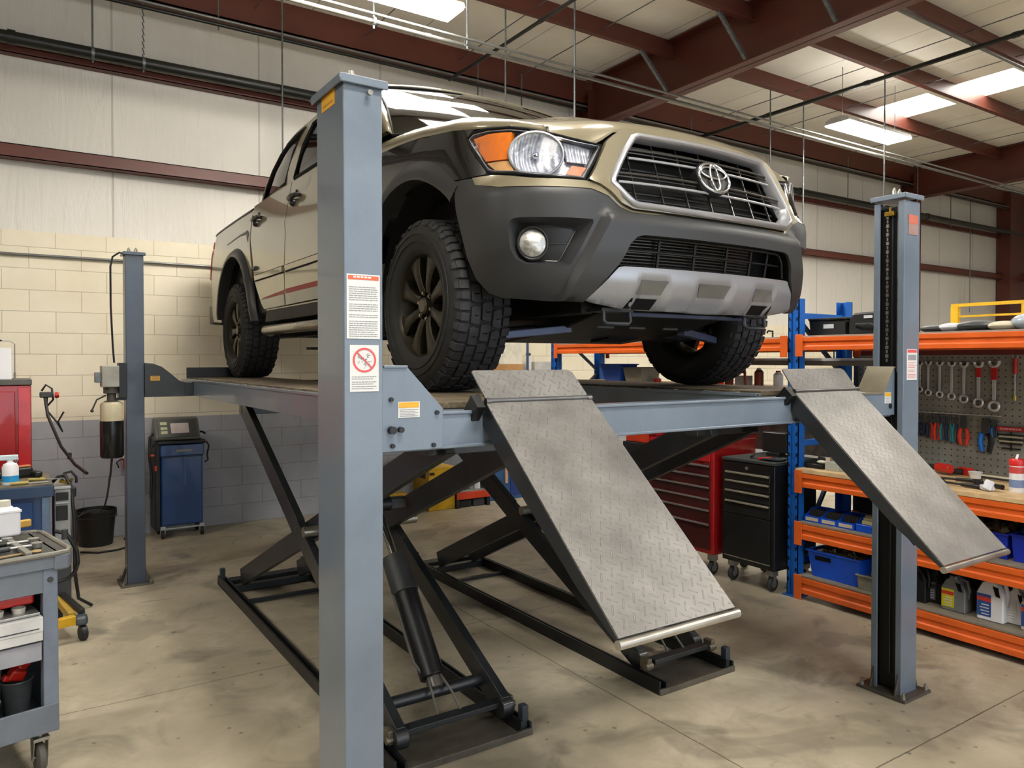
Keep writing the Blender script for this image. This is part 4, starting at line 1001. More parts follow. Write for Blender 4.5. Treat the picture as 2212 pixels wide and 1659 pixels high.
# ---- wings (front fenders): side blackened as a painted dark reflection, tan shoulder
crease = [(1.19, 2.638), (1.34, 2.663), (1.65, 2.712), (1.90, 2.735), (2.10, 2.745), (2.345, 2.752)]
afr = [p for p in arch(QA, .60, .61, 2.05) if p[0] > 1.33 and p[1] > 2.05]
afr = [p for p in afr if not (p[0] < 1.5 and p[1] < 2.44)]
for s in (-1, 1):
    ol = [(1.235, 2.605), (1.215, 2.570), (1.165, 2.512), (1.105, 2.448), (1.11, 2.439), (1.24, 2.443), (1.325, 2.450)] + afr + [(2.30, 2.05), (2.345, 2.05)] + list(reversed(crease)) + [(1.21, 2.630)]
    m = T(); skin(m, ol, bfn(s, 0.0, 0.01), h=0.05)
    fd = part(m, 'front_wing', blackrefl, ang=50); fd['label'] = 'front wing side, gloss black as a painted dark reflection'
    # shoulder rolling from the crease up to the bonnet gap
    outer = [(.80, 2.592), (.86, 2.602), (.913, 2.610), (1.01, 2.621), (1.122, 2.630), (1.19, 2.638)] + crease[1:]
    inner_v = [.20, .25, .29, .36, .44, .50, .62, .86, 1.08, 1.27, 1.45]
    m = T(); rows = []
    for (qo, zo), vi in zip(outer, inner_v):
        P = Vector(B(s*qo, zo, 0.0)); zi = interp(vi, [.18, .30, .45, .6, 1.0, 1.5], [2.605, 2.650, 2.695, 2.745, 2.825, 2.872]); ui = .752
        row = []
        for k in range(9):
            f_ = k/8.0; x = TX+s*ui+(P.x-TX-s*ui)*f_; y = TY+vi+(P.y-TY-vi)*f_; z = P.z+(zi-P.z)*math.sqrt(max(0, 1-f_**2.2)) if True else 0
            row.append((x, y, z))
        rows.append(row)
    # refine along the length
    fine = []
    for i in range(len(rows)-1):
        for j in range(4):
            fine.append([tuple(a+(b-a)*j/4 for a, b in zip(p, q_)) for p, q_ in zip(rows[i], rows[i+1])])
    fine.append(rows[-1]); nr_ = len(fine)
    m.add([p for r in fine for p in r], [(i*9+k, i*9+k+1, (i+1)*9+k+1, (i+1)*9+k) for i in range(nr_-1) for k in range(8)])
    part(m, 'wing_shoulder', tan, fd, ang=60, solid=0.006)
# ---- wheel arch flares (charcoal), front and rear
def flare(s, qc, a, b, a0, a1, w_=0.075, ex=0.032, nm='wheel_arch_flare'):
    m = T(); N = 40; rows = []
    for k in range(N+1):
        an = a0+(a1-a0)*k/N; tp = sm(0, .22, k/N) if a0 > .3 else 1.0; x_ = .006+(ex-.006)*tp
        row = []
        for g, e in ((0.0, -0.05), (0.0, x_-0.006), (0.012, x_), (w_*0.6, x_*0.75), (w_, 0.002), (w_, -0.008)):
            row.append(B(s*(qc-(a+g)*math.cos(an)), 1.955+(b+g)*math.sin(an), e))
        rows.append(row)
    n = 6; m.add([p for r in rows for p in r], [(i*n+k, i*n+k+1, (i+1)*n+k+1, (i+1)*n+k) for i in range(N) for k in range(n-1)])
    return part(m, nm, charcoal, ang=50)
for s in (-1, 1):
    flare(s, QA, .555, .565, math.radians(46), math.radians(176), .085)
    flare(s, QB, .575, .60, math.radians(4), math.radians(170), 0.07, 0.04)
# ---- bonnet
def vf(u): # front edge of the bonnet in plan at the grille/headlight top line
    return interp(abs(u), [0, .15, .3, .45, .6, .7, .78], [.105, .108, .116, .135, .165, .19, .225])
def zf(u): return interp(abs(u), [0, .185, .40, .47, .53, .575, .68, .76], [2.650, 2.650, 2.646, 2.632, 2.588, 2.568, 2.574, 2.588])
def vb(u): return 1.06+.28*(u/.8)**2
def ztop(u, v):
    zc = interp(v, [0, .2, .5, 1.3, 1.6], [2.66, 2.715, 2.79, 2.895, 2.91]); zs = interp(v, [.18, .30, .45, .6, 1.0, 1.5], [2.625, 2.655, 2.700, 2.748, 2.826, 2.874])
    k = min(1, abs(u)/.75); b_ = 0.018*math.exp(-((abs(u)-.42)/.12)**2)*sm(.2, .5, v)
    return zc+(zs-zc)*k**2.4+b_
def H(u, t, e):
    v0, v1 = vf(u), vb(u); v = v0+(v1-v0)*t
    z = ztop(u, v); z0 = ztop(u, v0); z += (zf(u)-z0)*math.exp(-(v-v0)/.035)
    return (TX+u, TY+v, z-0.012*e)
m = T(); NU, NV = 60, 44
ts = [ (k/NV)**1.8 for k in range(NV+1)]; us = [-.742+1.484*k/NU for k in range(NU+1)]
for e, flip in ((0, 0), (1, 1)):
    vs = [H(u, t, e) for t in ts for u in us]; m.add(vs, [((i*(NU+1)+k), (i*(NU+1)+k+1), ((i+1)*(NU+1)+k+1), ((i+1)*(NU+1)+k)) for i in range(NV) for k in range(NU)])
for t in (0, 1):
    a = [H(u, t, 0) for u in us]; b = [H(u, t, 1) for u in us]; m.add(a+b, [(k, k+1, NU+1+k+1, NU+1+k) for k in range(NU)])
part(m, 'bonnet', tan, ang=60)
m = T(); m.box(TX-.70, TX+.70, TY+.30, TY+1.3, 2.35, 2.50); part(m, 'engine_block', underm, bevel=0.03)
# ---- doors, bed sides, rocker
belt = 2.912
D1 = [(2.365, 2.075), (3.658, 2.075), (3.658, belt), (2.60, belt-.012), (2.365, belt-.045)]
D2 = [(3.672, 2.075), (4.185, 2.075), (4.25, 2.12), (4.33, 2.20), (4.42, 2.30), (4.475, 2.42), (4.55, 2.60), (4.60, 2.76), (4.63, belt), (3.672, belt)]
def door_ex(a, b): # body line below the handles, soft dish above the sill
    return 0.006*math.exp(-((b-2.63)/.03)**2) - 0.006*math.exp(-((b-2.50)/.12)**2)
for s in (-1, 1):
    for nm, ol, qh, q0, q1 in (('front_door', D1, 3.50, 2.37, 3.65), ('rear_door', D2, 4.42, 3.68, 4.42)):
        m = T(); skin(m, ol, bfn(s, 0.0, 0.02, door_ex), h=0.07)
        d = part(m, nm, tan, ang=50)
        # side moulding, painted red reflection, handle
        m = T(); skin(m, [(q0+.006, 2.300), (q1-.04, 2.300), (q1-.02, 2.338), (q0+.006, 2.338)], bfn(s, 0.012, 0.02), h=0.1); part(m, 'side_moulding', tan, d, bevel=0.003)
        for z in (2.297, 2.341):
            m = T(); m.tube([B(s*(q0+(q1-.03-q0)*k/8), z, 0.002) for k in range(9)], 0.004, 5); part(m, 'moulding_line', seal, d)
        m = T(); zr = (2.150, 2.182) if nm == 'front_door' else (2.150, 2.178)
        skin(m, [(q0+.002, zr[0]), (q1-.02 if nm == 'front_door' else 4.24, zr[0]), (q1+.0 if nm == 'front_door' else 4.20, (zr[1] if nm == 'front_door' else 2.158)), (q0+.002, zr[1])], bfn(s, 0.0022, 0.002), h=0.1)
        part(m, 'red_reflection', mat('red_reflection_color', (140, 20, 22), 0.5), d)  # red band paints a reflection onto the door
        m = T(); skin(m, [(q0, 2.077), (q1-.02 if nm == 'front_door' else 4.185, 2.077), (q1-.0 if nm == 'front_door' else 4.27, 2.147), (q0, 2.147)], bfn(s, 0.0022, 0.002), h=0.1)
        part(m, 'low_dark_reflection', mat('dark_reflection_color', (58, 57, 50), 0.25, 0.2, coat=0.8), d)  # dark band paints a reflection low on the door
        zh = 2.775 if nm == 'rear_door' else 2.775
        m = T(); m.tube([B(s*(qh-.10), zh, .004), B(s*(qh-.085), zh+.002, .028), B(s*(qh-.02), zh+.002, .036), B(s*(qh+.06), zh, .030), B(s*(qh+.085), zh, .006)], [.013, .016, .018, .016, .012], 10)
        c = Vector(B(s*(qh+.02), zh-.035, .003)); m.ball(c, .024, 8, (1.2, 1.4, .9)); c = Vector(B(s*(qh), zh+.045, .002)); m.ball(c, .010, 8)
        part(m, 'handle', blackpl, d)
    # bed side
    ab = [p for p in arch(QB, .60, .625, 2.02)]
    fr_ = [p for p in reversed(ab) if p[1] > 2.02]
    ol = [(4.50, 2.40), (4.58, 2.60), (4.63, 2.76), (4.66, 2.885), (6.22, 2.885), (6.235, 2.80), (6.22, 2.50), (6.16, 2.25), (6.05, 2.06), (5.70, 2.04)] + [p for p in reversed(ab) if p[1] > 2.03 and p[0] > 4.52]
    m = T(); skin(m, ol, bfn(s, 0.0, 0.015), h=0.06); bs = part(m, 'bed_side', tan, ang=50)
    m = T(); N = 30
    rows = [[B(s*(4.67+1.55*k/N), z, e) for z, e in ((2.882, .004), (2.893, .006), (2.903, -.002), (2.903, -.05), (2.88, -.05))] for k in range(N+1)]
    m.add([p for r in rows for p in r], [(i*5+k, i*5+k+1, (i+1)*5+k+1, (i+1)*5+k) for i in range(N) for k in range(4)]); part(m, 'bed_rail_cap', blackpl, bs)
    m = T(); skin(m, [(4.64, 2.63), (4.72, 2.70), (4.95, 2.715), (5.4, 2.700), (5.4, 2.706), (4.95, 2.728), (4.70, 2.730), (4.65, 2.70)], bfn(s, .003, .003), h=0.05)
    part(m, 'crease_mark', blackpl, bs); bs.children[-1]['label'] = 'thin dark mark behind the cab'  # thin dark strip set on the bed side
    m = T(); skin(m, [(6.125, 2.46), (6.232, 2.47), (6.236, 2.83), (6.17, 2.83), (6.13, 2.76)], bfn(s, .008, .02), h=0.05); part(m, 'tail_light', redl, bs, bevel=0.002)
    m = T(); m.cyl(B(s*4.36, 2.395, .004), B(s*4.455, 2.398, .004), 0.016, 10); part(m, 'model_badge', blackpl)
    # rocker and tube step
    m = T(); skin(m, [(2.32, 1.985), (4.26, 1.985), (4.18, 2.068), (2.34, 2.068)], bfn(s, -0.012, 0.03), h=0.1); part(m, 'rocker_panel', underm)
    m = T(); m.tube([B(s*q_, z, -.012) for q_, z in ((2.34, 2.064), (3.0, 2.064), (3.67, 2.066), (4.16, 2.069))], 0.007, 6); part(m, 'sill_edge', tan)
    m = T(); xs = TX+s*0.985
    m.tube([(xs-s*.16, TY+1.62, 1.90), (xs-s*.05, TY+1.66, 1.905), (xs, TY+1.74, 1.908), (xs, TY+2.6, 1.912), (xs, TY+3.30, 1.915), (xs-s*.03, TY+3.42, 1.915), (xs-s*.09, TY+3.50, 1.91)], 0.034, 14)
    bar = part(m, 'side_step', mat('tan_bar', (122, 114, 94), 0.3, 0.4, coat=0.6), ang=60)
    for y in (1.9, 2.6, 3.3):
        m = T(); m.beam((xs-s*.02, TY+y, 1.905), (xs-s*.30, TY+y, 1.96), 0.04, 0.02); part(m, 'step_bracket', underm, bar)
    # mud flap, door mirror
    m = T(); m.box(TX+s*.68 if s > 0 else TX-.93, TX+.93 if s > 0 else TX-.68, TY+4.80, TY+4.815, 1.78, 2.06); part(m, 'mud_flap', blackpl, bevel=0.004)
    m = T(); c = Vector((TX+s*1.05, TY+1.45, 2.90)); m.cbox(c, (.17, .10, .16), (0, 0, 0)); mi = part(m, 'door_mirror', blackpl, bevel=0.035, seg=4)
    m = T(); m.beam((TX+s*.90, TY+1.50, 2.88), (TX+s*1.0, TY+1.46, 2.88), .05, .05); part(m, 'mirror_arm', blackpl, mi, bevel=0.01)
    m = T(); m.box(c.x-.07, c.x+.07, c.y+.049, c.y+.053, c.z-.065, c.z+.065); part(m, 'mirror_glass', chrome2, mi)
# ---- cabin
def G(v, Z, s, e=0.0):
    t = max(0, (Z-2.905)/.45); k = 0.05*sm(2.2, 1.3, v); kk = .05*sm(3.2, 4.0, v)
    return (TX+s*(.903-.13*t*t-k*t-kk-e), TY+v, Z)
out = [(1.42, 2.868), (3.90, 2.905), (3.905, 2.95), (3.80, 3.06), (3.70, 3.13), (3.56, 3.24), (3.42, 3.31), (3.25, 3.342), (3.0, 3.355), (2.5, 3.36), (2.2, 3.345), (2.0, 3.30), (1.86, 3.245), (1.70, 3.12), (1.55, 2.99)]
RW = [(3.80, 2.945), (3.71, 3.03), (3.59, 3.125), (3.44, 3.215), (3.30, 3.265), (3.15, 3.29), (2.97, 3.30), (3.02, 3.15), (3.10, 2.94)]
FW = [(2.89, 2.935), (2.81, 3.14), (2.77, 3.285), (2.45, 3.285), (2.25, 3.27), (2.08, 3.235), (1.95, 3.15), (1.78, 2.99), (1.76, 2.93)]
for s in (-1, 1):
    m = T(); skin(m, out, lambda a, b, e, s=s: G(a, b, s, e*.03), h=0.08, holes=(grow(RW, .012, (3.3, 3.1)), grow(FW, .012, (2.4, 3.1))))
    cs = part(m, 'cab_side_frame', tan, ang=50)
    for W_, cc in ((RW, (3.3, 3.1)), (FW, (2.4, 3.1))):
        m = T(); m.tube([G(a, b, s, .006) for a, b in grow(W_, .006, cc)], 0.016, 6, closed=True); part(m, 'window_seal', seal, cs)
        m = T(); skin(m, W_, lambda a, b, e, s=s: G(a, b, s, .010+e*.004), h=0.1); part(m, 'side_window', wglass, cs)
# windscreen
def WS(a, t, e=0.0):
    b0 = Vector((.865*a, 1.10+.29*a*a, 2.885-.03*a*a)); b1 = Vector((.775*a, 1.80+.045*a*a, 3.312-.056*a*a))
    p = b0.lerp(b1, t); p.z += 0.022*math.sin(PI*t); p.y -= .03*math.sin(PI*t)
    return (TX+p.x, TY+p.y+e*.02, p.z-e*.02)
def sheet(m, fn, na, nt, a0=-1, a1=1, t0=0, t1=1):
    vs = [fn(a0+(a1-a0)*i/na, t0+(t1-t0)*j/nt) for j in range(nt+1) for i in range(na+1)]
    return m.add(vs, [(j*(na+1)+i, j*(na+1)+i+1, (j+1)*(na+1)+i+1, (j+1)*(na+1)+i) for j in range(nt) for i in range(na)])
m = T(); sheet(m, lambda a, t: WS(a, t), 24, 12); ws = part(m, 'windscreen', wglass)
m = T(); ed = [WS(-1+2*k/20, 0) for k in range(21)] + [WS(1, k/8) for k in range(1, 9)] + [WS(1-2*k/20, 1) for k in range(1, 21)] + [WS(-1, 1-k/8) for k in range(1, 8)]
m.tube(ed, 0.009, 6, closed=True); part(m, 'windscreen_seal', seal, ws)
# A pillars
for s in (-1, 1):
    pe = [(1.42, 2.868), (1.55, 2.99), (1.70, 3.12), (1.86, 3.245)]
    m = T(); rows = []
    for k, (v, z) in enumerate(pe):
        a = Vector(WS(s, k/3)); b = Vector(G(v, z, s)); row = []
        for j in range(6):
            f_ = j/5; p = a.lerp(b, f_) + Vector((s*.4, -.8, .4)).normalized()*(.022*math.sin(PI*f_)); row.append(tuple(p))
        rows.append(row)
    m.add([p for r in rows for p in r], [(i*6+k, i*6+k+1, (i+1)*6+k+1, (i+1)*6+k) for i in range(3) for k in range(5)])
    part(m, 'windscreen_pillar', tan, ang=60, solid=0.008)
# roof
def RF(a, t):
    ve = interp(t, [0, 1], [1.86, 3.44]); vc = interp(t, [0, 1], [1.80, 3.56]); v = vc+(ve-vc)*a*a
    zc = interp(t, [0, .12, .3, .6, .85, 1], [3.312, 3.362, 3.40, 3.41, 3.385, 3.33])
    ze = interp(t, [0, .12, .3, .6, .85, 1], [3.25, 3.30, 3.345, 3.357, 3.338, 3.30])
    ge = G(ve, ze, 1)[0]-TX
    return (TX+ge*a, TY+v, zc+(ze-zc)*abs(a)**3.2)
m = T(); sheet(m, RF, 30, 20); part(m, 'roof', tan, ang=60, solid=0.01)
m = T(); m.tube([RF(-1+2*k/24, 0) for k in range(25)], 0.011, 8); part(m, 'roof_header', tan)
# cab rear wall with window
rear = [(3.90, 2.905), (3.905, 2.95), (3.80, 3.06), (3.70, 3.13), (3.56, 3.24), (3.44, 3.30)]
m = T()
for (v0, z0), (v1, z1) in zip(rear, rear[1:]):
    a, b = G(v0, z0, -1), G(v0, z0, 1); c_, d_ = G(v1, z1, 1), G(v1, z1, -1)
    for i in range(6):
        L_ = lambda p, q_, f: tuple(x+(y-x)*f for x, y in zip(p, q_))
        if 1 <= i <= 4 and z0 > 2.94 and z1 < 3.26: continue
        m.quad(L_(a, b, i/6), L_(a, b, (i+1)/6), L_(d_, c_, (i+1)/6), L_(d_, c_, i/6))
m.box(TX-.88, TX+.88, TY+3.89, TY+3.92, 2.1, 2.91); part(m, 'cab_rear_wall', tan, ang=50)
m = T(); a, b = G(3.90, 2.95, -1, .3), G(3.90, 2.95, 1, .3); c_, d_ = G(3.55, 3.24, 1, .25), G(3.55, 3.24, -1, .25); m.quad(a, b, c_, d_); part(m, 'rear_window', wglass)
# interior
seatm = mat('seat_fabric', (52, 52, 50), 0.9, var=0.15, nscale=20, bump=0.1)
for x in (-.40, .40):
    for y, nm in ((2.30, 'front_seat'), (3.25, 'rear_seat')):
        m = T(); m.box(TX+x-.25, TX+x+.25, TY+y-.25, TY+y+.22, 2.42, 2.58); m.cbox((TX+x, TY+y+.24, 2.80), (.48, .13, .56), (-.18, 0, 0)); st = part(m, nm, seatm, bevel=0.04, seg=3)
        m = T(); m.cbox((TX+x, TY+y+.33, 3.16), (.26, .10, .17), (-.1, 0, 0)); m.cyl((TX+x-.06, TY+y+.30, 3.0), (TX+x-.06, TY+y+.32, 3.1), .008, 6).cyl((TX+x+.06, TY+y+.30, 3.0), (TX+x+.06, TY+y+.32, 3.1), .008, 6); part(m, 'headrest', seatm, st, bevel=0.03, seg=3)
m = T(); m.cbox((TX, TY+1.52, 2.74), (1.62, .42, .24)); part(m, 'dashboard', blackpl, bevel=0.05, seg=3)
m = T(); cw = Vector((TX+.40, TY+1.86, 2.82)); m.tube([cw+Vector((math.cos(a)*.19, math.sin(a)*.09, math.sin(a)*.17)) for a in [2*PI*k/28 for k in range(28)]], .014, 8, closed=True); m.beam(cw+Vector((-.18, 0, 0)), cw+Vector((.18, 0, 0)), .03, .03); part(m, 'steering_wheel', blackpl)
m = T(); m.box(TX-.86, TX+.86, TY+1.3, TY+3.88, 2.06, 2.10); part(m, 'cab_floor', underm)
# bed, tailgate, rear bumper
m = T(); m.box(TX-.82, TX+.82, TY+3.95, TY+5.42, 2.30, 2.34).box(TX-.86, TX-.80, TY+3.95, TY+5.42, 2.3, 2.86).box(TX+.80, TX+.86, TY+3.95, TY+5.42, 2.3, 2.86).box(TX-.86, TX+.86, TY+3.95, TY+3.98, 2.3, 2.86); part(m, 'cargo_bed', blackpl)
m = T(); m.box(TX-.80, TX+.80, TY+5.40, TY+5.47, 2.28, 2.885); tg = part(m, 'tailgate', tan, bevel=0.012)
m = T(); m.box(TX-.12, TX+.12, TY+5.47, TY+5.485, 2.68, 2.76); part(m, 'tailgate_handle', blackpl, tg, bevel=0.006)
m = T(); P_ = [(-.93, 5.30), (-.935, 5.42), (-.88, 5.52), (-.5, 5.58), (0, 5.60), (.5, 5.58), (.88, 5.52), (.935, 5.42), (.93, 5.30)]
pts = [(TX+a, TY+b) for a, b in P_] + [(TX+a*.93, TY+b-.06) for a, b in reversed(P_)]
m.prism(pts, 'z', 2.04, 2.22); part(m, 'rear_bumper', blackpl, bevel=0.02, seg=3)
# ---- underside
for s in (-1, 1):
    m = T(); m.box(TX+s*.42-.04, TX+s*.42+.04, TY+.35, TY+5.3, 1.90, 2.04); part(m, 'frame_rail', underm, bevel=0.01)
m = T(); m.prism([(TY+.24, 1.915), (TY+.30, 1.90), (TY+.62, 1.83), (TY+1.05, 1.79), (TY+1.35, 1.80), (TY+1.40, 1.86), (TY+.30, 2.0)], 'x', TX-.40, TX+.40)
sk = part(m, 'engine_skid_plate', mat('skid_plate_black', (26, 26, 27), 0.42, 0.2, var=0.2, nscale=6), bevel=0.012)
for x in (-.2, .0, .22):
    m = T(); m.cbox((TX+x, TY+.50, 1.853), (.10, .012, .008), (-.2, 0, 0)); part(m, 'plate_slot', mat('slot_grey', (90, 90, 88), 0.5), sk)
m = T(); m.cbox((TX+.12, TY+.80, 1.808), (.20, .14, .012), (-.12, 0, 0)); part(m, 'plate_opening', seal, sk)
m = T(); m.box(TX-.30, TX+.46, TY+.215, TY+.255, 1.888, 1.905); part(m, 'lower_tie_bar', greysteel, bevel=0.003)
for s in (-1, 1):
    m = T(); xx = TX+s*.43; m.tube([(xx-.07, TY+.16, 1.905), (xx-.072, TY+.155, 1.862), (xx-.06, TY+.155, 1.85), (xx+.06, TY+.155, 1.85), (xx+.072, TY+.155, 1.862), (xx+.07, TY+.16, 1.905)], .009, 8)
    m.cbox((xx, TY+.20, 1.906), (.17, .10, .014)); part(m, 'tow_hook', mat('hook_steel', (60, 62, 66), 0.4, 0.5))
    m = T(); m.prism([(TX+s*.20, 1.84), (TX+s*.62, 1.80), (TX+s*.80, 1.835), (TX+s*.80, 1.865), (TX+s*.60, 1.85), (TX+s*.20, 1.89)], 'y', TY+.78, TY+.98); part(m, 'lower_control_arm', underm, bevel=0.012)
    m = T(); m.beam((TX+s*.36, TY+.56, 1.845), (TX+s*.74, TY+.66, 1.805), .05, .036); part(m, 'suspension_link', greysteel, bevel=0.006)
    m = T(); m.tube([(TX+s*.30, TY+1.02, 1.93), (TX+s*.78, TY+1.0, 1.95)], .014, 8); part(m, 'tie_rod', underm)
    m = T(); m.cyl((TX+s*.56, TY+.88, 1.87), (TX+s*.52, TY+.90, 2.42), .05, 14); m.tube([(TX+s*(.56-.04*k/60)+.065*math.cos(k*.75), TY+.88+.065*math.sin(k*.75), 1.98+.38*k/60) for k in range(61)], .012, 6); part(m, 'shock_absorber', underm)
    m = T(); m.cyl((TX+s*.62, TY+.882, 1.955), (TX+s*.74, TY+.882, 1.955), .15, 24); m.box(TX+s*.62-.03, TX+s*.62+.03, TY+.80, TY+.96, 1.82, 2.16); part(m, 'brake_and_hub', mat('brake_steel', (70, 66, 60), 0.5, 0.6))
    # wheel-well liners
    for qc, a_, b_ in ((.882+.08, .545, .60), (4.276+.03, .62, .62)):
        m = T(); N = 20; r0 = [(TX+s*.88, TY+qc-a_*math.cos(PI*k/N), 1.955+b_*math.sin(PI*k/N)) for k in range(N+1)]; r1 = [(TX+s*.50, p[1], p[2]) for p in r0]
        m.add(r0+r1, [(i, i+1, N+2+i, N+1+i) for i in range(N)]); m.add([r1[i] for i in range(N+1)], [tuple(range(N+1))]); part(m, 'wheel_well_liner', underm)
m = T(); m.cyl((TX-.72, TY+4.276, 1.94), (TX+.72, TY+4.276, 1.94), .045, 16); m.ball((TX-.05, TY+4.25, 1.94), .15, 14, (1, .85, 1)); part(m, 'rear_axle', underm)
m = T(); m.cyl((TX+.02, TY+1.6, 1.93), (TX-.05, TY+4.15, 1.94), .035, 14); part(m, 'drive_shaft', underm)
m = T(); m.box(TX-.22, TX+.22, TY+1.35, TY+2.1, 1.83, 2.06); part(m, 'gearbox', underm, bevel=0.05, seg=3)
m = T(); m.tube([(TX+.3, TY+1.3, 1.9), (TX+.3, TY+2.4, 1.88), (TX+.34, TY+3.6, 1.9), (TX+.55, TY+5.2, 1.95)], .03, 10); m.cyl((TX+.3, TY+2.5, 1.88), (TX+.31, TY+3.1, 1.88), .08, 16); part(m, 'exhaust_pipe', mat('exhaust_steel', (70, 66, 60), 0.5, 0.7))
m = T(); m.box(TX-.62, TX-.50, TY+2.0, TY+3.2, 1.85, 2.04); part(m, 'fuel_tank', underm, bevel=0.03)
for k, y in enumerate((1.5, 2.4, 3.4)):
    m = T(); m.box(TX-.46, TX+.46, TY+y, TY+y+.07, 1.86, 1.92); part(m, 'frame_cross_tube', underm, bevel=0.01)
m = T(); m.box(TX-.44, TX-.40, TY+3.40, TY+3.52, 1.78, 1.88); m.box(TX-.62, TX-.40, TY+3.40, TY+3.52, 1.78, 1.80); part(m, 'hanger_bracket', underm)
# ---- wheels
tyre_m = mat('tyre_rubber', (25, 25, 24), 0.75, var=0.2, nscale=14, dirt=(44, 41, 34)); tread_m = mat('tread_rubber', (42, 42, 45), 0.7, var=0.25, nscale=30, bump=0.3)
bronze = mat('bronze_alloy', (50, 46, 34), 0.38, 0.55, var=0.12, nscale=8); cap_m = mat('hub_cap_bronze', (82, 74, 62), 0.35, 0.6)
RT, WT = .390, .262
def wheel_proto():
    """axis along x, outer face at -x"""
    w_ = bpy.data.objects.new('wheel', None); C.objects.link(w_); w_.parent = truck
    m = MB(); h = WT/2
    prof = [(.232, -h+.012), (.246, -h-.004), (.262, -h-.010), (.30, -h-.016), (.335, -h-.013), (.362, -h+.002), (.374, -h+.018), (RT-.012, -h+.03), (RT-.009, 0), (RT-.012, h-.03), (.374, h-.018), (.362, h-.002), (.335, h+.013), (.29, h+.014), (.246, h+.004), (.232, h-.012)]
    m.lathe(prof, 72, ax='x', caps=False)
    for r, x in ((.285, -h-.0155), (.318, -h-.0165)):
        m.lathe([(r-.002, x+.001), (r, x-.003), (r+.002, x+.001)], 72, ax='x', caps=False)
    ty = m.build('tyre', tyre_m, w_, base=(0, 0, 0), ang=50)
    m = MB(); N = 54; rw = random.Random(5)
    def blk(x0, x1, a0, a1, sk_, r0=RT-.014, r1=RT, bev=.10):
        hexs = [(x0, a0+sk_), (x0+(x1-x0)*.5, a0-.02*sk_), (x1, a0+sk_*.6), (x1, a1+sk_*.6), (x0+(x1-x0)*.5, a1+sk_*.4), (x0, a1+sk_)]
        cx = (x0+x1)/2; ca = sum(p[1] for p in hexs)/6; vs = []
        for r, g in ((r0, 1.0), (r1, 1-bev)):
            for x, a in hexs:
                xx = cx+(x-cx)*g; aa = ca+(a-ca)*g; rr = r-(.010*(abs(xx)/h)**4)
                vs.append((xx, rr*math.cos(aa), rr*math.sin(aa)))
        m.add(vs, [(6, 7, 8, 9, 10, 11)]+[(i, (i+1) % 6, 6+(i+1) % 6, 6+i) for i in range(6)])
    d = 2*PI/N
    for k in range(N):
        a = k*d
        for j, (x0, x1, ph) in enumerate(((-.076, -.030, .35), (-.024, .024, 0.0), (.030, .076, .6))):
            o_ = rw.uniform(-.06, .06); blk(x0, x1, a+(ph+.06)*d, a+(ph+.92)*d, d*.16*(1 if k % 2 else -1)+o_*d)
        for s_, ph in ((-1, .1), (1, .45)):
            x0, x1 = (.082, .128) if k % 2 else (.082, .120)
            if s_ < 0: x0, x1 = -x1, -x0
            blk(x0, x1, a+ph*d, a+(ph+.80)*d, 0.02*d)
            # shoulder lug running onto the sidewall
            xs = s_*(.132 if k % 2 else .124); a0, a1 = a+(ph+.06)*d, a+(ph+.72)*d
            vs = [(s_*.118, (RT-.006)*math.cos(q_), (RT-.006)*math.sin(q_)) for q_ in (a0, a1)] + [(xs+s_*.008, (RT-.030)*math.cos(q_), (RT-.030)*math.sin(q_)) for q_ in (a0, a1)] + [(s_*.118, (RT-.03)*math.cos(q_), (RT-.03)*math.sin(q_)) for q_ in (a0, a1)]
            m.add(vs, [(0, 1, 3, 2), (2, 3, 5, 4), (0, 2, 4), (1, 5, 3)])
    tr = m.build('tread', tread_m, w_, base=(0, 0, 0), ang=30); tr['label'] = 'chunky all-terrain tread blocks'
    m = MB()
    m.lathe([(.212, h-.02), (.243, h-.004), (.243, h-.012), (.214, h-.03), (.196, h-.06), (.192, 0.0), (.200, -.05), (.222, -.085), (.226, -h+.022), (.238, -h+.006), (.246, -h-.002), (.247, -h+.006), (.236, -h+.020), (.228, -h+.034)], 64, ax='x', caps=False)
    rim = m.build('rim', bronze, w_, base=(0, 0, 0), ang=45)
    for k in range(8):
        a = 2*PI*k/8+PI/8; m = MB(); m.M = Matrix.Rotation(a, 4, 'X')
        f0 = -h+.030; rs = [(.062, .024, -.088), (.10, .022, -.098), (.15, .028, -.102), (.19, .040, -.102), (.224, .056, -.100)]
        vs = []
        for r, w2, x in rs: vs += [(x, r, -w2), (x-.006, r, -w2*.55), (x-.006, r, w2*.55), (x, r, w2), (x+.035, r, w2), (x+.035, r, -w2)]
        m.add(vs, [(i*6+j, i*6+(j+1) % 6, (i+1)*6+(j+1) % 6, (i+1)*6+j) for i in range(4) for j in range(6)]+[(0, 1, 2, 3, 4, 5), tuple(24+j for j in (5, 4, 3, 2, 1, 0))])
        m.build('spoke', bronze, w_, base=(0, 0, 0), bevel=0.003)
    m = MB(); m.lathe([(.0, -.075), (.078, -.072), (.084, -.060), (.086, -.02), (0, -.02)], 32, ax='x', caps=False); hb = m.build('hub', mat('hub_black', (20, 19, 16), 0.4, 0.4), w_, base=(0, 0, 0))
    m = MB(); m.lathe([(0, -.112), (.030, -.111), (.038, -.104), (.040, -.07), (.042, -.06)], 28, ax='x', caps=False); m.build('centre_cap', cap_m, w_, base=(0, 0, 0))
    for k in range(6):
        a = 2*PI*k/6+.3; y, z = .060*math.cos(a), .060*math.sin(a)
        m = MB(); m.cyl((-.07, y, z), (-.094, y, z), .0105, 6).cyl((-.094, y, z), (-.10, y, z), .007, 6); m.build('lug_nut', chrome2 if False else mat('lug_steel', (150, 146, 138), 0.25, 0.9), w_, base=(0, 0, 0))
    return w_
w0 = wheel_proto(); wy = (.882, 4.276)
xo = .965+.012-WT/2
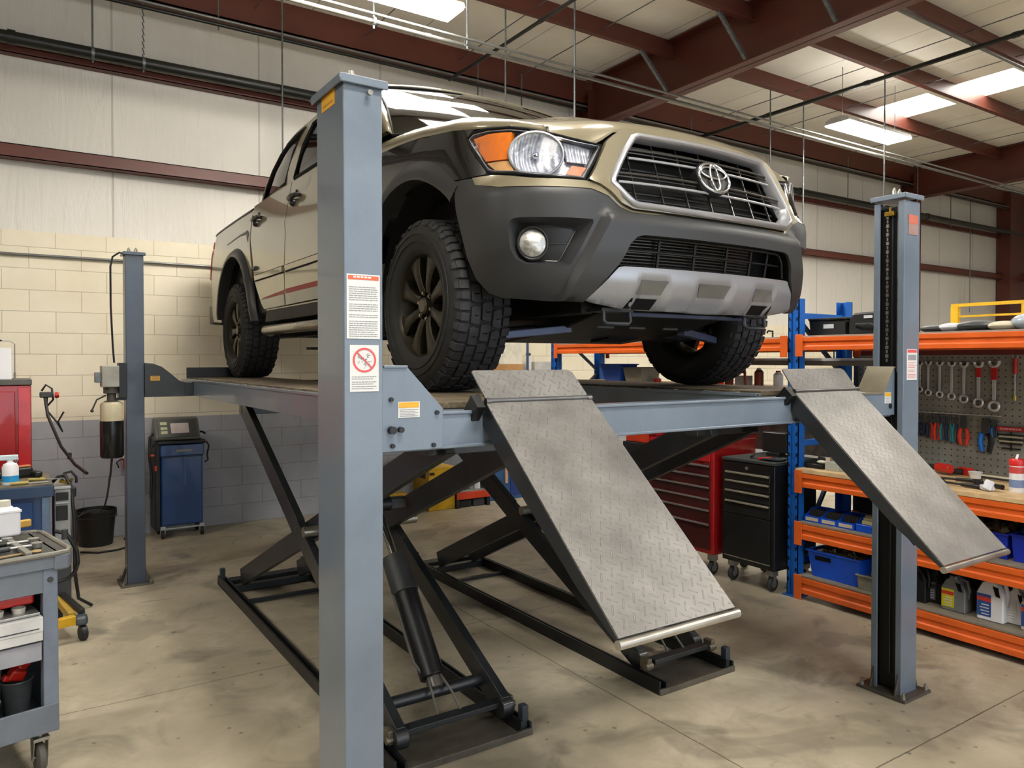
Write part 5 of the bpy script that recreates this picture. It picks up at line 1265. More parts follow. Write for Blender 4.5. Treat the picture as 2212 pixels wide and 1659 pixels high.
for i, (s, y) in enumerate(((-1, wy[0]), (-1, wy[1]), (1, wy[0]), (1, wy[1]))):
    o = w0 if i == 0 else copy_tree(w0, truck)
    o.location = (s*xo, y, RT-.004); o.rotation_euler = (0.35*i, 0, 0) if s < 0 else (0.2*i, 0, PI)
    o['label'] = ['near front wheel', 'near rear wheel', 'far front wheel', 'far rear wheel'][i]
# ================================================================== left side of the workshop
red_en = mat('red_enamel', (168, 26, 28), 0.3, 0.0, coat=0.6, var=0.10, nscale=2); blue_en = mat('blue_enamel', (18, 62, 118), 0.35, coat=0.4, var=0.15, nscale=3)
blue_dk = mat('dark_blue_enamel', (34, 58, 88), 0.4, coat=0.3, var=0.12); cartgrey = mat('cart_grey_paint', (112, 120, 132), 0.42, coat=0.2, var=0.08)
whitepl = mat('white_plastic', (228, 228, 232), 0.4, var=0.03); blk = mat('black_rubber', (20, 20, 20), 0.5, var=0.2); dgrey = mat('dark_grey_plastic', (62, 64, 66), 0.5)
brass = MATS['brass']; yel = mat('yellow_paint', (216, 168, 18), 0.4, coat=0.3, var=0.12, nscale=5, dirt=(120, 100, 40)); woodm = mat('plywood', (198, 166, 120), 0.6, var=0.12, nscale=9)
redpl = mat('red_plastic', (196, 34, 28), 0.35, coat=0.3); orangepl = mat('orange_plastic', (232, 92, 30), 0.4); bluepl = mat('blue_plastic', (14, 78, 196), 0.4, coat=0.2, var=0.08)
alum = mat('brushed_aluminium', (178, 178, 176), 0.35, 0.8, var=0.1); greywht = mat('light_grey_paint', (196, 198, 202), 0.45)
def P(t, name, m, mats, label=None, **k):
    o = m.build(name, mats, t, base=(0, 0, 0), **k)
    if label: o['label'] = label
    return o
def each(pieces, name, mats, t, **k):
    return [P(t, name, m, mats, **k) for m in pieces]
def one(m, name, mats, label, cat, group=None, **k):
    return tag(m.build(name, mats, **k), label, cat, group)
# --- blue workbench
t = thing('workbench', 'blue steel workbench with a cluttered worn top, left edge of the picture', 'workbench', (-0.65, 6.1, 0)); 
P(t, 'body', MB().box(-.85, .83, -.26, .30, .06, .80), blue_en, bevel=.006)
P(t, 'bench_top', MB().box(-.87, .86, -.30, .32, .80, .875), blue_dk, bevel=.006); P(t, 'worn_surface', MB().box(-.86, .85, -.29, .31, .875, .885), mat('worn_board', (112, 104, 88), 0.6, var=.3, nscale=20, dirt=(50, 44, 36)))
P(t, 'drawer', MB().box(.15, .74, -.272, -.262, .52, .77), blue_en, bevel=.004); P(t, 'drawer', MB().box(-.50, .11, -.272, -.262, .52, .77), blue_en, bevel=.004)
P(t, 'corner_post', MB().box(.79, .835, -.29, -.24, 0, .80), mat('steel_blue_edge', (92, 112, 140), .4), bevel=.004); P(t, 'corner_post', MB().box(-.86, -.81, -.29, -.24, 0, .80), MATS['steel_blue_edge'], bevel=.004)
pl = P(t, 'pull_frame', MB().box(.02, .30, -.285, -.272, .575, .70), alum, bevel=.006); P(pl, 'recess', MB().box(.05, .26, -.288, -.284, .60, .675), blk)
# grey cupboard beside the bench
t = thing('utility_cabinet', 'narrow grey cabinet with dark panels beside the blue bench', 'cabinet', (0.262, 6.10, 0))
P(t, 'body', MB().box(-.048, .048, -.2, .2, .03, .83), mat('mid_grey_paint', (150, 152, 152), .45), bevel=.008); P(t, 'lid', MB().box(-.05, .05, -.205, .2, .83, .85), alum, bevel=.004)
P(t, 'dark_panel', MB().box(-.040, .030, -.206, -.2, .62, .72), blk, bevel=.004); P(t, 'dark_panel', MB().box(-.040, .034, -.206, -.2, .755, .81), blk, bevel=.004); P(t, 'lower_panel', MB().box(-.046, .046, -.206, -.2, .05, .42), dgrey)
P(t, 'rail', MB().box(-.04, .036, -.214, -.205, .735, .745), alum)
# tall red cabinet
t = thing('tool_cabinet', 'tall glossy red cabinet behind the blue workbench', 'cabinet', (-0.55, 7.5, 0))
P(t, 'body', MB().box(-.64, .66, -.30, .28, .05, 1.50), red_en, bevel=.01); P(t, 'top_plate', MB().box(-.65, .665, -.31, .29, 1.50, 1.545), mat('grey_top', (92, 90, 86), .5), bevel=.006)
P(t, 'door', MB().box(-.60, .55, -.314, -.302, .12, 1.45), red_en, bevel=.006); P(t, 'edge_strip', MB().box(.57, .655, -.312, -.302, .1, 1.48), mat('bright_red_enamel', (196, 36, 38), .3, coat=.5), bevel=.003)
P(t, 'badge', MB().box(.36, .44, -.318, -.313, 1.10, 1.118), mat('gold_badge', (200, 150, 60), .4), bevel=.002)
for x in (-.55, .57):
    for y in (-.22, .2): P(t, 'foot', MB().cyl((x, y, 0), (x, y, .055), .03, 12), blk)
# board and wire stand on it
one(MB().box(-.20, -.02, 7.26, 7.30, 1.545, 1.80), 'white_board', whitepl, 'narrow white board standing on the red cabinet', 'board', bevel=.004)
m = MB(); m.tube([(.0, 7.27, 1.545), (.0, 7.27, 1.83), (-.03, 7.27, 1.852), (-.14, 7.27, 1.856)], .004, 6); m.cyl((0, 7.27, 1.545), (0, 7.27, 1.60), .009, 8)
t = thing('wire_stand', 'thin wire lamp stand with a dark head on the red cabinet', 'lamp stand', (0, 7.27, 1.545)); m.M = Matrix(); 
mm = MB(); mm.M = Matrix.Translation((0, -7.27, -1.545)); mm.tube([(.0, 7.27, 1.545), (.0, 7.27, 1.83), (-.03, 7.27, 1.852), (-.10, 7.27, 1.856)], .004, 6).cyl((0, 7.27, 1.545), (0, 7.27, 1.60), .009, 8)
P(t, 'stem', mm, alum); P(t, 'head', MB().ball((-.13, 0, .312), .045, 10, (1.1, .5, .25)), blk)
# air hose with red valve on the cabinet side
t = thing('air_hose', 'coiled black air hose with a red valve on the red cabinet side', 'hose', (.16, 7.25, 0))
m = MB(); m.tube([(.02, -.05, 1.45), (.05, -.06, 1.50), (.09, -.07, 1.47), (.10, -.07, 1.38), (.06, -.06, 1.33)], .008, 8); m.tube([(.06, -.07, 1.42), (.05, -.08, 1.30), (.12, -.1, 1.20), (.16, -.12, 1.12), (.13, -.12, 1.20), (.17, -.12, 1.28)], .007, 8)
m.tube([(.04, -.07, 1.42), (.06, -.12, 1.25), (.14, -.35, 1.02), (.22, -.60, .90), (.28, -.85, .86)], .012, 10); P(t, 'hose', m, blk)
P(t, 'valve_body', MB().cbox((.05, -.07, 1.42), (.09, .05, .045)), dgrey, bevel=.008); P(t, 'red_knob', MB().lathe([(0, 0), (.022, .0), (.026, .012), (.02, .03), (0, .032)], 14, (.11, -.075, 1.415), 'x'), redpl); P(t, 'hose_clip', MB().cbox((.19, -.47, .955), (.03, .03, .05)), blk, bevel=.005)
# things on the blue bench
t = thing('spray_bottle', 'white trigger bottle on the blue bench', 'bottle', (-.03, 5.93, .885)); P(t, 'body', MB().lathe([(0, 0), (.044, 0), (.047, .01), (.047, .115), (.038, .135), (.018, .145), (.018, .16)], 20), whitepl)
P(t, 'trigger_head', MB().cbox((-.02, 0, .176), (.13, .034, .034)).cbox((.035, 0, .155), (.014, .016, .04), (0, .4, 0)), mat('pale_blue_plastic', (196, 214, 224), .4), bevel=.008); P(t, 'blue_label', MB().lathe([(.0478, .02), (.0478, .06)], 20, caps=False), mat('cyan_label', (40, 150, 210), .5))
t = thing('spray_can', 'dark blue can beside the white trigger bottle', 'can', (-.14, 5.96, .885)); P(t, 'body', MB().lathe([(0, 0), (.034, 0), (.034, .13), (.02, .145), (0, .145)], 18), mat('navy', (24, 44, 84), .35, .3)); P(t, 'cap', MB().lathe([(.018, .145), (.018, .165), (0, .165)], 14), whitepl)
t = thing('impact_wrench', 'black tool with an orange back lying behind the trigger bottle', 'power tool', (.0, 6.2, .885), .4)
P(t, 'body', MB().cbox((0, 0, .04), (.20, .07, .07)), blk, bevel=.02, seg=3); P(t, 'handle', MB().cbox((.10, -.05, .025), (.05, .13, .045)), blk, bevel=.015); P(t, 'nose', MB().cyl((-.10, 0, .04), (-.15, 0, .04), .022, 12), dgrey); P(t, 'orange_back', MB().cbox((.03, .0, .08), (.12, .05, .012)), mat('dull_orange', (176, 106, 60), .5), bevel=.005)
for k, (x, y, a, lab) in enumerate(((.02, 5.86, .1, 'yellow-handled scraper lying on the bench edge'), (.12, 5.99, -.2, 'yellow-handled file nearest the bench corner'))):
    t = thing('hand_file', lab, 'hand tool', (x, y, .885), a); P(t, 'handle', MB().cyl((-.05, 0, .012), (.05, 0, .012), .011, 10), mat('khaki_handle', (170, 156, 84), .5)); P(t, 'blade', MB().cbox((.10, 0, .010), (.12, .018, .006)), alum)
one(MB().cbox((-.22, 6.05, .90), (.14, .10, .03)).cbox((-.24, 6.05, .925), (.08, .08, .02)), 'parts_tray', dgrey, 'small dark tray at the far left of the bench', 'tray', bevel=.004)
# --- hoses beside the bench
t = thing('drain_hose', 'black hoses with a brass fitting hanging between bench and bucket', 'hose', (.45, 6.0, 0))
m = MB(); m.tube([(-.24, .0, .87), (-.21, -.02, .905), (-.17, -.02, .915), (-.137, -.06, .84), (-.122, -.1, .64), (-.12, -.1, .446), (-.12, -.12, .25), (-.10, -.12, .08), (-.02, -.1, .013)], .011, 10)
m.tube([(-.137, -.04, .80), (-.11, .1, .66), (-.07, .5, .52), (.02, 1.3, .40), (.10, 1.75, .33)], .007, 8); P(t, 'hose', m, blk)
P(t, 'brass_fitting', MB().cyl((-.20, -.01, .875), (-.14, -.03, .855), .012, 10).cyl((-.14, -.03, .855), (-.13, -.03, .89), .008, 8), brass); P(t, 'grip', MB().cbox((-.125, -.06, .80), (.04, .04, .07)), blk, bevel=.012); P(t, 'dark_loop', MB().tube([(-.19, .02, .865), (-.17, .03, .92), (-.13, .03, .93), (-.10, .02, .89), (-.10, .02, .85)], .009, 8), blk)
# --- bucket and floor cable
t = thing('bucket', 'black bucket with a rag inside against the grey wall', 'bucket', (.615, 7.90, 0))
P(t, 'shell', MB().lathe([(0, .01), (.135, .0), (.138, .012), (.165, .30), (.172, .305), (.172, .325), (.163, .325), (.160, .30), (.132, .03), (0, .03)], 32), blk)
P(t, 'contents', MB().ball((-.02, 0, .27), .13, 12, (1, 1, .4)).ball((.07, -.05, .28), .07, 10, (1, 1, .5)), mat('dark_rag', (34, 34, 32), .9, var=.3, nscale=30, bump=.5)); P(t, 'carry_handle', MB().tube([(-.168, 0, .30), (-.16, -.10, .27), (0, -.175, .255), (.16, -.10, .27), (.168, 0, .30)], .005, 6), blk)
m = MB(); m.tube([(.47, 7.6, .010), (.6, 7.5, .010), (.75, 7.52, .010), (.9, 7.62, .010), (.98, 7.75, .010), (.92, 7.9, .010), (.85, 7.95, .010)], .009, 8)
one(m, 'floor_cable', blk, 'black cable looping on the floor around the bucket', 'cable')
t = thing('red_wall_handle', 'small red handle hanging on the grey wall behind the rear post', 'torch', (.885, 8.10, .64)); P(t, 'grip', MB().cbox((0, 0, .06), (.045, .03, .11)), redpl, bevel=.012); P(t, 'cord', MB().tube([(0, .02, .11), (-.05, .01, .10), (-.08, -.01, .08), (-.06, -.02, .03)], .007, 6), blk); P(t, 'wall_plate', MB().box(-.03, .03, .02, .04, .0, .14), greywht)  # red handle hung on the wall, built as grip and cord
# --- blue machine on castors
t = thing('fluid_exchange_machine', 'blue wheeled service machine with a grey screen console against the wall', 'service machine', (1.33, 7.90, 0))
P(t, 'cabinet', MB().box(-.185, .19, -.15, .16, .12, .80), blue_en, bevel=.02, seg=3); P(t, 'side_panel', MB().box(-.235, -.187, -.14, .17, .08, .95), blk, bevel=.01)
P(t, 'upper_band', MB().box(-.195, .20, -.162, .16, .78, .90), blue_en, bevel=.015); P(t, 'tray', MB().box(-.22, .21, -.18, .18, .90, .935), blk, bevel=.012); P(t, 'seam', MB().box(-.186, .19, -.1525, -.15, .772, .779), blk)
c = P(t, 'console', MB().prism([(-.15, .93), (-.19, .955), (-.06, 1.14), (.02, 1.15), (.10, 1.0), (.10, .93)], 'x', -.235, .165), mat('console_grey', (96, 96, 90), .5), bevel=.018, seg=3)
ang = math.atan2(.185, .13); M1 = Matrix.Translation((-.035, -.128, 1.045)) @ Matrix.Rotation(ang, 4, 'X')
def face(x0, x1, y0, y1, h): m = MB(); m.M = M1.copy(); m.box(x0, x1, y0, y1, .0, h); return m
P(c, 'bezel', face(-.175, .175, -.095, .10, .008), mat('bezel_grey', (72, 74, 72), .45), bevel=.006); P(c, 'screen', face(-.06, .10, -.055, .055, .0105), mat('pale_screen', (206, 192, 190), .3), bevel=.001); 
for y in (.055, .0, -.045): P(c, 'button_group', face(-.15, -.09, y-.016, y+.018, .011), mat('button_label', (190, 192, 150), .5), bevel=.002)
P(t, 'gauge_knob', MB().ball((.12, -.12, .95), .022, 10), orangepl); P(t, 'hose_fittings', MB().cbox((-.05, -.14, .945), (.12, .03, .02)).ball((.05, -.14, .955), .016, 8), mat('khaki_metal', (150, 146, 110), .4, .4))
m = MB(); xx = -.05
for k, wd in enumerate((.018, .014, .016, .012, .018, .016, .014)): m.box(xx, xx+wd, -.1655, -.1615, .826, .848); xx += wd+.005
P(t, 'name_plate', m, mat('worn_plate', (150, 148, 136), .5), smooth=False); P(t, 'vertical_moulding', MB().box(.022, .030, -.1535, -.149, .5, .77), mat('paler_blue', (60, 100, 150), .3))  # moulding in a paler blue than the cabinet
m = MB(); m.tube([(.19, -.05, .89), (.24, -.07, .90), (.26, -.07, .86), (.245, -.07, .78), (.25, -.07, .72), (.22, -.07, .70)], .009, 8); P(t, 'side_hose', m, blk)
m = MB(); m.tube([(-.235, -.05, 1.0), (-.27, -.08, .97), (-.28, -.1, .8), (-.26, -.1, .6), (-.27, -.1, .4)], .012, 8).tube([(-.24, -.1, .9), (-.28, -.12, .85), (-.27, -.12, .7)], .008, 8); P(t, 'side_hose', m, blk)
P(t, 'orange_clip', MB().cbox((-.26, -.11, .80), (.05, .03, .02)), orangepl, bevel=.005); P(t, 'orange_clip', MB().cbox((-.23, -.15, .68), (.022, .02, .05)), mat('red_clip', (190, 60, 30), .4), bevel=.006)
P(t, 'top_handle', MB().tube([(.14, .08, .98), (.22, .06, .99), (.25, .04, .97)], .010, 8), blk)
for x in (-.17, .18):
    for y in (-.12, .12):
        w_ = P(t, 'castor', MB().cyl((x-.014, y, .045), (x+.014, y, .045), .045, 18), blk, bevel=.006); P(w_, 'fork', MB().box(x-.022, x+.022, y-.02, y+.02, .085, .12).box(x-.022, x-.017, y-.018, y+.018, .04, .09).box(x+.017, x+.022, y-.018, y+.018, .04, .09), alum)
P(t, 'axle_bar', MB().box(-.15, .16, -.13, -.115, .085, .10), alum)
# --- yellow wheeled leg of an engine crane
t = thing('engine_crane', 'yellow wheeled steel leg with a black brace, right of the grey cart', 'engine crane', (.30, 5.25, 0))
P(t, 'leg', MB().beam((-.62, -.2, .13), (-.01, -.01, .13), .045, .055), yel, bevel=.004); P(t, 'diagonal_leg', MB().beam((-.075, .50, .13), (-.02, .06, .13), .04, .05), mat('dull_yellow', (178, 144, 56), .5), bevel=.004)
P(t, 'brace', MB().beam((-.055, .50, .16), (.03, .02, .165), .035, .03), blk, bevel=.004)
w_ = P(t, 'castor', MB().cyl((.015, -.02, .045), (.05, -.01, .045), .045, 18), blk, bevel=.006); P(w_, 'castor_plate', MB().box(-.01, .06, -.04, .05, .09, .15), mat('castor_grey', (86, 94, 100), .4, .4), bevel=.02); P(t, 'castor', MB().cyl((-.62, -.2, .045), (-.59, -.19, .045), .045, 18), blk, bevel=.006); P(t, 'castor', MB().cyl((-.09, .48, .045), (-.06, .49, .045), .045, 18), blk, bevel=.006)
# --- grey service cart in the left foreground
CZ = math.radians(12)
t = thing('service_cart', 'grey metal service cart with open shelves, lower left foreground', 'tool cart', (.142, 3.62, 0), CZ)
W_, D_ = .75, .50
P(t, 'top_tray', MB().box(-W_, .0, 0, D_, .845, .90).box(-W_-.01, .01, -.012, .004, .845, .905).box(-.004, .012, -.012, D_, .845, .905), cartgrey, bevel=.004)
m = MB(); m.tube([(-W_, -.014, .905), (-.02, -.014, .905), (.035, .0, .905), (.055, .05, .905), (.055, D_-.05, .905), (.03, D_, .905), (-.02, D_+.014, .905), (-W_, D_+.014, .905)], .011, 8); P(t, 'tray_rim', m, mat('rim_grey', (134, 132, 124), .4, .3))
m = MB(); m.prism([(-.02, -.02), (.04, -.012), (.062, .04), (.062, D_-.04), (.04, D_+.01), (-.02, D_+.02)], 'z', .835, .90); P(t, 'end_bumper', m, cartgrey, bevel=.01)
P(t, 'tray_liner', MB().box(-W_+.02, .04, .01, D_-.01, .9, .905), mat('cart_liner', (70, 70, 66), .6)); P(t, 'tray_divider', MB().box(-.115, -.09, .0, D_, .905, .925), MATS['rim_grey'], bevel=.004)
for x, y in ((-.055, 0), (-.055, D_-.05), (-W_, 0), (-W_, D_-.05)): P(t, 'corner_post', MB().box(x, x+.055, y, y+.05, .17, .845), mat('post_grey_blue', (122, 132, 150), .42, coat=.2), bevel=.005)
P(t, 'front_rail', MB().box(-W_+.055, -.055, .0, .012, .75, .845), cartgrey); P(t, 'inner_box', MB().box(-W_+.05, -.05, .05, .062, .775, .845), mat('inner_grey', (72, 82, 92), .5))
P(t, 'bottom_shelf', MB().box(-W_, .0, 0, D_, .17, .20).box(-W_, 0, -.004, .008, .17, .285), cartgrey, bevel=.004); P(t, 'middle_shelf', MB().box(-W_+.05, -.05, .02, D_-.02, .53, .545), cartgrey)
P(t, 'rear_panel', MB().box(-W_+.05, -.05, D_-.03, D_-.02, .2, .84), mat('cart_dark', (24, 28, 32), .6)); P(t, 'side_panel', MB().box(-.012, -.004, .05, D_-.05, .2, .845), cartgrey)
d_ = P(t, 'drawer', MB().box(-W_+.06, -.06, -.02, .40, .562, .66).box(-W_+.06, -.06, -.024, -.018, .60, .66), mat('drawer_white', (216, 216, 216), .4), bevel=.004, label='white drawer standing open'); P(d_, 'drawer_lip', MB().box(-W_+.07, -.075, -.026, -.023, .612, .616), dgrey)
P(t, 'lower_rail', MB().box(-W_+.06, -.06, .0, .02, .475, .55), mat('rail_light', (168, 170, 180), .4), bevel=.004); P(t, 'post_bolt', MB().cyl((-.028, -.006, .80), (-.028, .002, .80), .011, 10), dgrey)
for x, y in ((-.06, .05), (-.06, D_-.06), (-W_+.06, .05), (-W_+.06, D_-.06)):
    w_ = P(t, 'castor', MB().lathe([(.0, -.017), (.05, -.017), (.06, -.010), (.06, .010), (.05, .017), (0, .017)], 28, (x, y, .06), 'x'), mat('castor_rubber', (92, 90, 84), .6), ang=40)
    P(w_, 'fork', MB().box(x-.030, x+.030, y-.035, y+.035, .135, .15).prism([(y-.028, .135), (y+.028, .135), (y+.012, .05), (y-.012, .05)], 'x', x-.028, x-.023).prism([(y-.028, .135), (y+.028, .135), (y+.012, .05), (y-.012, .05)], 'x', x+.023, x+.028).cyl((x-.03, y, .06), (x+.03, y, .06), .009, 10).cyl((x, y, .15), (x, y, .17), .02, 12), mat('castor_zinc', (168, 166, 156), .3, .85), bevel=.002)
def cartpt(x, y, z): v = Matrix.Rotation(CZ, 4, 'Z') @ Vector((x, y, 0)); return (.142+v.x, 3.62+v.y, z)
def onct(name, lab, cat, x, y, z, a=0, group=None): return thing(name, lab, cat, cartpt(x, y, z), CZ+a, group)
t = onct('fluid_container', 'white square plastic container with a screw cap on the grey cart', 'container', -.105, .40, .925)
P(t, 'body', MB().box(-.055, .055, -.04, .04, 0, .115), whitepl, bevel=.012, seg=3); P(t, 'shoulder', MB().lathe([(.04, .115), (.034, .125), (.026, .132)], 20, caps=False).box(-.058, .058, -.042, .042, .104, .116), whitepl, bevel=.003); P(t, 'cap', MB().lathe([(.024, .125), (.026, .13), (.024, .158), (0, .160)], 20), mat('cream_cap', (222, 216, 200), .45))
t = onct('scraper', 'yellow-handled scraper behind the white container', 'hand tool', -.07, .47, .925, .1); P(t, 'handle', MB().cbox((.03, 0, .03), (.11, .022, .036)), mat('honey_handle', (206, 160, 70), .4), bevel=.008); P(t, 'blade', MB().cbox((-.10, 0, .03), (.16, .02, .012)), dgrey)
for k, (x, y, a, lab, c1, ln) in enumerate(((-.20, .24, .05, 'black ratchet lying across the cart tray, farther one', blk, .24), (-.22, .13, .1, 'black ratchet at the front of the cart tray', dgrey, .26), (-.25, .33, .0, 'dark pliers behind the white container on the cart', blk, .18))):
    t = onct('ratchet', lab, 'ratchet', x, y, .905, a); P(t, 'handle', MB().cyl((-ln/2, 0, .016), (ln/2-.05, 0, .016), .014, 12, .011), c1); P(t, 'shaft', MB().cyl((ln/2-.05, 0, .016), (ln/2+.04, 0, .014), .007, 10), alum); P(t, 'head', MB().lathe([(0, 0), (.02, 0), (.022, .02), (0, .024)], 16, (ln/2+.05, 0, .004)), alum)
t = onct('spanner', 'dusty bronze spanner along the front edge of the cart tray', 'spanner', -.15, .05, .905, .15)
P(t, 'shank', MB().cbox((0, 0, .006), (.16, .012, .007)), mat('dusty_bronze', (176, 150, 104), .5, .4), bevel=.002); P(t, 'ring_end', MB().tube([(.09+.014*math.cos(a), .014*math.sin(a), .006) for a in [2*PI*k/14 for k in range(14)]], .005, 6, closed=True), MATS['dusty_bronze']); P(t, 'open_end', MB().tube([(-.09-.014*math.cos(a), .014*math.sin(a), .006) for a in [-2+4*k/10 for k in range(11)]], .005, 6), MATS['dusty_bronze'])
t = onct('socket_holder', 'small box with an orange-red knob at the left of the cart tray', 'tool holder', -.215, .19, .945); P(t, 'base', MB().box(-.045, .045, -.03, .03, -.04, .01), dgrey, bevel=.006); P(t, 'red_knob', MB().ball((.0, -.01, .022), .018, 10), mat('orange_red', (232, 70, 26), .4)); P(t, 'white_knob', MB().ball((.02, .015, .02), .010, 8), whitepl)
t = onct('tool_case', 'red plastic tool case on the upper shelf of the cart', 'tool case', -.215, .14, .66+.0); P(t, 'lower_half', MB().box(-.16, .14, -.10, .12, .002, .045), redpl, bevel=.012, seg=3); P(t, 'upper_half', MB().box(-.15, .12, -.08, .12, .047, .095), mat('deep_red_plastic', (150, 24, 20), .35), bevel=.016, seg=3)
for o in bpy.data.objects:
    if o.name == 'tool_case': o.location.z = .70
t = onct('parts_organiser', 'grey organiser of small cups under the red case', 'organiser', -.235, .12, .662); P(t, 'tray', MB().box(-.17, .17, -.12, .14, 0, .012), alum, bevel=.003)
for k in range(4): P(t, 'cup', MB().lathe([(.022, .012), (.026, .034), (.024, .034), (.020, .014)], 14, (-.12+.075*k, -.07, 0)), mat('pale_cup', (200, 196, 186), .5))
t = onct('parts_pot', 'dark grey pot holding a red tool, bottom shelf of the cart', 'pot', -.115, .16, .20); P(t, 'pot', MB().lathe([(0, 0), (.040, 0), (.058, .16), (.062, .165), (.060, .17), (.054, .165), (.038, .01), (0, .01)], 24), mat('pot_grey', (86, 90, 92), .5, .2, var=.2))
P(t, 'red_tool', MB().cbox((.0, 0, .19), (.06, .05, .05), (.3, .4, 0)).cbox((.02, .01, .225), (.05, .03, .06), (0, -.5, .4)).cbox((-.03, 0, .18), (.05, .03, .03), (0, .3, .2)), mat('glossy_red', (206, 40, 30), .25, coat=.6), bevel=.01)
t = onct('parts_pot', 'grey pot with a crumpled rag at the left end of the bottom shelf', 'pot', -.235, .10, .20); P(t, 'pot', MB().lathe([(0, 0), (.036, 0), (.05, .11), (.053, .115), (.048, .115), (.034, .01), (0, .01)], 24), MATS['pot_grey']); P(t, 'rag', MB().ball((0, 0, .115), .042, 8, (1, .9, .5)).cbox((.02, 0, .135), (.05, .05, .01), (.3, .5, .2)), mat('pale_rag', (170, 166, 156), .9))
for k, (x, y, lab) in enumerate(((-.075, .40, 'blue-handled screwdriver standing at the back of the cart shelf, right one'), (-.125, .40, 'blue-handled screwdriver standing at the back of the cart shelf, left one'))):
    t = onct('screwdriver', lab, 'screwdriver', x, y, .20); P(t, 'handle', MB().lathe([(0, .30), (.015, .30), (.017, .22), (.015, .16), (.008, .15)], 12), mat('blue_handle', (30, 90, 170), .35)); P(t, 'shaft', MB().cyl((0, 0, 0), (0, 0, .16), .004, 8), alum)
t = thing('air_line', 'black hose curling down from the right end of the cart', 'hose', (.22, 4.0, .68)); P(t, 'hose', MB().tube([(-.07, .03, .235), (-.03, .0, .225), (-.005, 0, .18), (.012, 0, .14), (.016, 0, .085), (.004, 0, .045), (-.02, 0, .018), (-.07, 0, .006), (-.12, 0, .010)], .009, 10), blk); P(t, 'fitting', MB().cyl((-.035, .0, .20), (-.035, .0, .245), .014, 10), dgrey)
# ================================================================== right side: racking, pegboard, chests
orange = mat('orange_beam_paint', (218, 96, 30), 0.42, coat=0.1, var=0.08, nscale=3, dirt=(150, 70, 30))
def up_mat():
    t = NT('blue_upright_paint'); v = t.coord(1.0); n = t.noise(v.outputs[0], 38, 3, .6)
    t.base(t.mix(t.math('MULTIPLY', t.ramp(n, [(.62, (0, 0, 0, 1)), (.66, (1, 1, 1, 1))]), .6), lin((22, 92, 176)), lin((18, 30, 50)))); t.rough(.42); return t.m
blue_up = up_mat()
boardm = mat('chipboard_top', (206, 176, 132), .6, var=.12, nscale=14); darkboard = mat('dark_backing', (26, 26, 27), .7)
RX0, RX1 = 4.70, 5.30
rack = thing('pallet_rack', 'blue and orange steel racking with a plywood bench along the right', 'racking', (4.98, 3.4, 0))
def R_():
    m = MB(); m.M = Matrix.Translation((-4.98, -3.4, 0)); return m
def RP(name, m, mats, par=None, label=None, **k):
    o = m.build(name, mats, par or rack, base=(0, 0, 0), **k)
    if label: o['label'] = label
    return o
def upright(x, y, zt=2.14):
    m = R_(); s = 1 if x < 5 else -1
    a, b = x-.035, x+.035
    m.box(a, b, y-.045, y-.039, 0, zt).box(a, b, y+.039, y+.045, 0, zt); f = a if s > 0 else b-.006
    m.box(f, f+.006, y-.045, y-.018, 0, zt).box(f, f+.006, y+.018, y+.045, 0, zt).box(f+.010*s, f+.006+.010*s, y-.02, y+.02, 0, zt)
    fx = f-.001 if s > 0 else f+.006
    k = 0; z = .12; m.mat(1)
    while z < zt-.05:
        m.cbox((fx, y-.030, z), (.002, .010, .026), (0.25, 0, 0)).cbox((fx, y+.030, z), (.002, .010, .026), (-.25, 0, 0)); z += .075
    u = RP('upright', m, [blue_up, seal])
    RP('foot_plate', R_().box(x-.06, x+.06, y-.065, y+.065, 0, .008), blue_up, u)
    return u
ys_ = (3.40, 6.28, .55)
for y in ys_:
    upright(4.70, y); upright(5.28, y)
    for z in (2.02, 1.10, .25): RP('frame_brace', R_().box(4.735, 5.245, y-.015, y+.015, z-.02, z+.02), blue_up)
    RP('diagonal_brace', R_().beam((4.74, y, 1.98), (5.24, y, 1.60), .025, .025), blue_dk); RP('diagonal_brace', R_().beam((4.74, y, 1.15), (5.24, y, 1.55), .025, .025), blue_dk); RP('diagonal_brace', R_().beam((4.74, y, .30), (5.24, y, 1.0), .025, .025), blue_dk)
def beam_y(x, y0, y1, z0, z1):
    s = -1 if x < 5 else 1; h = z1-z0
    prof = [(x, z0), (x+s*.022, z0), (x+s*.022, z0+h*.30), (x+s*.012, z0+h*.36), (x+s*.012, z0+h*.60), (x+s*.022, z0+h*.68), (x+s*.022, z1), (x, z1), (x-s*.02, z1), (x-s*.02, z0)]
    m = R_(); m.prism([(p[0], p[1]) for p in prof], 'y', y0, y1); b = RP('beam', m, orange, bevel=.002)
    for y, d in ((y0, 1), (y1, -1)):
        m = R_(); m.box(x+s*.028, x+s*.022, y-.012, y+.05*d if d > 0 else y+.012, z0-.045, z1+.02) if d > 0 else m.box(x+s*.028, x+s*.022, y-.05, y+.012, z0-.045, z1+.02)
        RP('end_connector', m, orange, b, bevel=.003)
for x in (4.665, 5.315):
    for z0, z1 in ((1.77, 1.862), (.80, .90), (.43, .535), (.045, .155)): beam_y(x, .60, 3.355, z0, z1)
    beam_y(x, 3.445, 6.235, 1.765, 1.858)
RP('bench_board', R_().box(4.64, 5.34, .50, 3.36, .902, .932), boardm, bevel=.003); RP('shelf_board', R_().box(4.66, 5.32, .6, 3.35, .537, .55), mat('grey_board', (120, 112, 98), .7), bevel=.002); RP('shelf_board', R_().box(4.66, 5.32, .6, 3.35, .157, .17), MATS['grey_board'], bevel=.002)
RP('shelf_board', R_().box(4.67, 5.30, .6, 3.35, 1.862, 1.874), mat('grey_board2', (140, 136, 128), .7)); RP('shelf_board', R_().box(4.67, 5.30, 3.45, 6.23, 1.858, 1.870), MATS['grey_board2'])
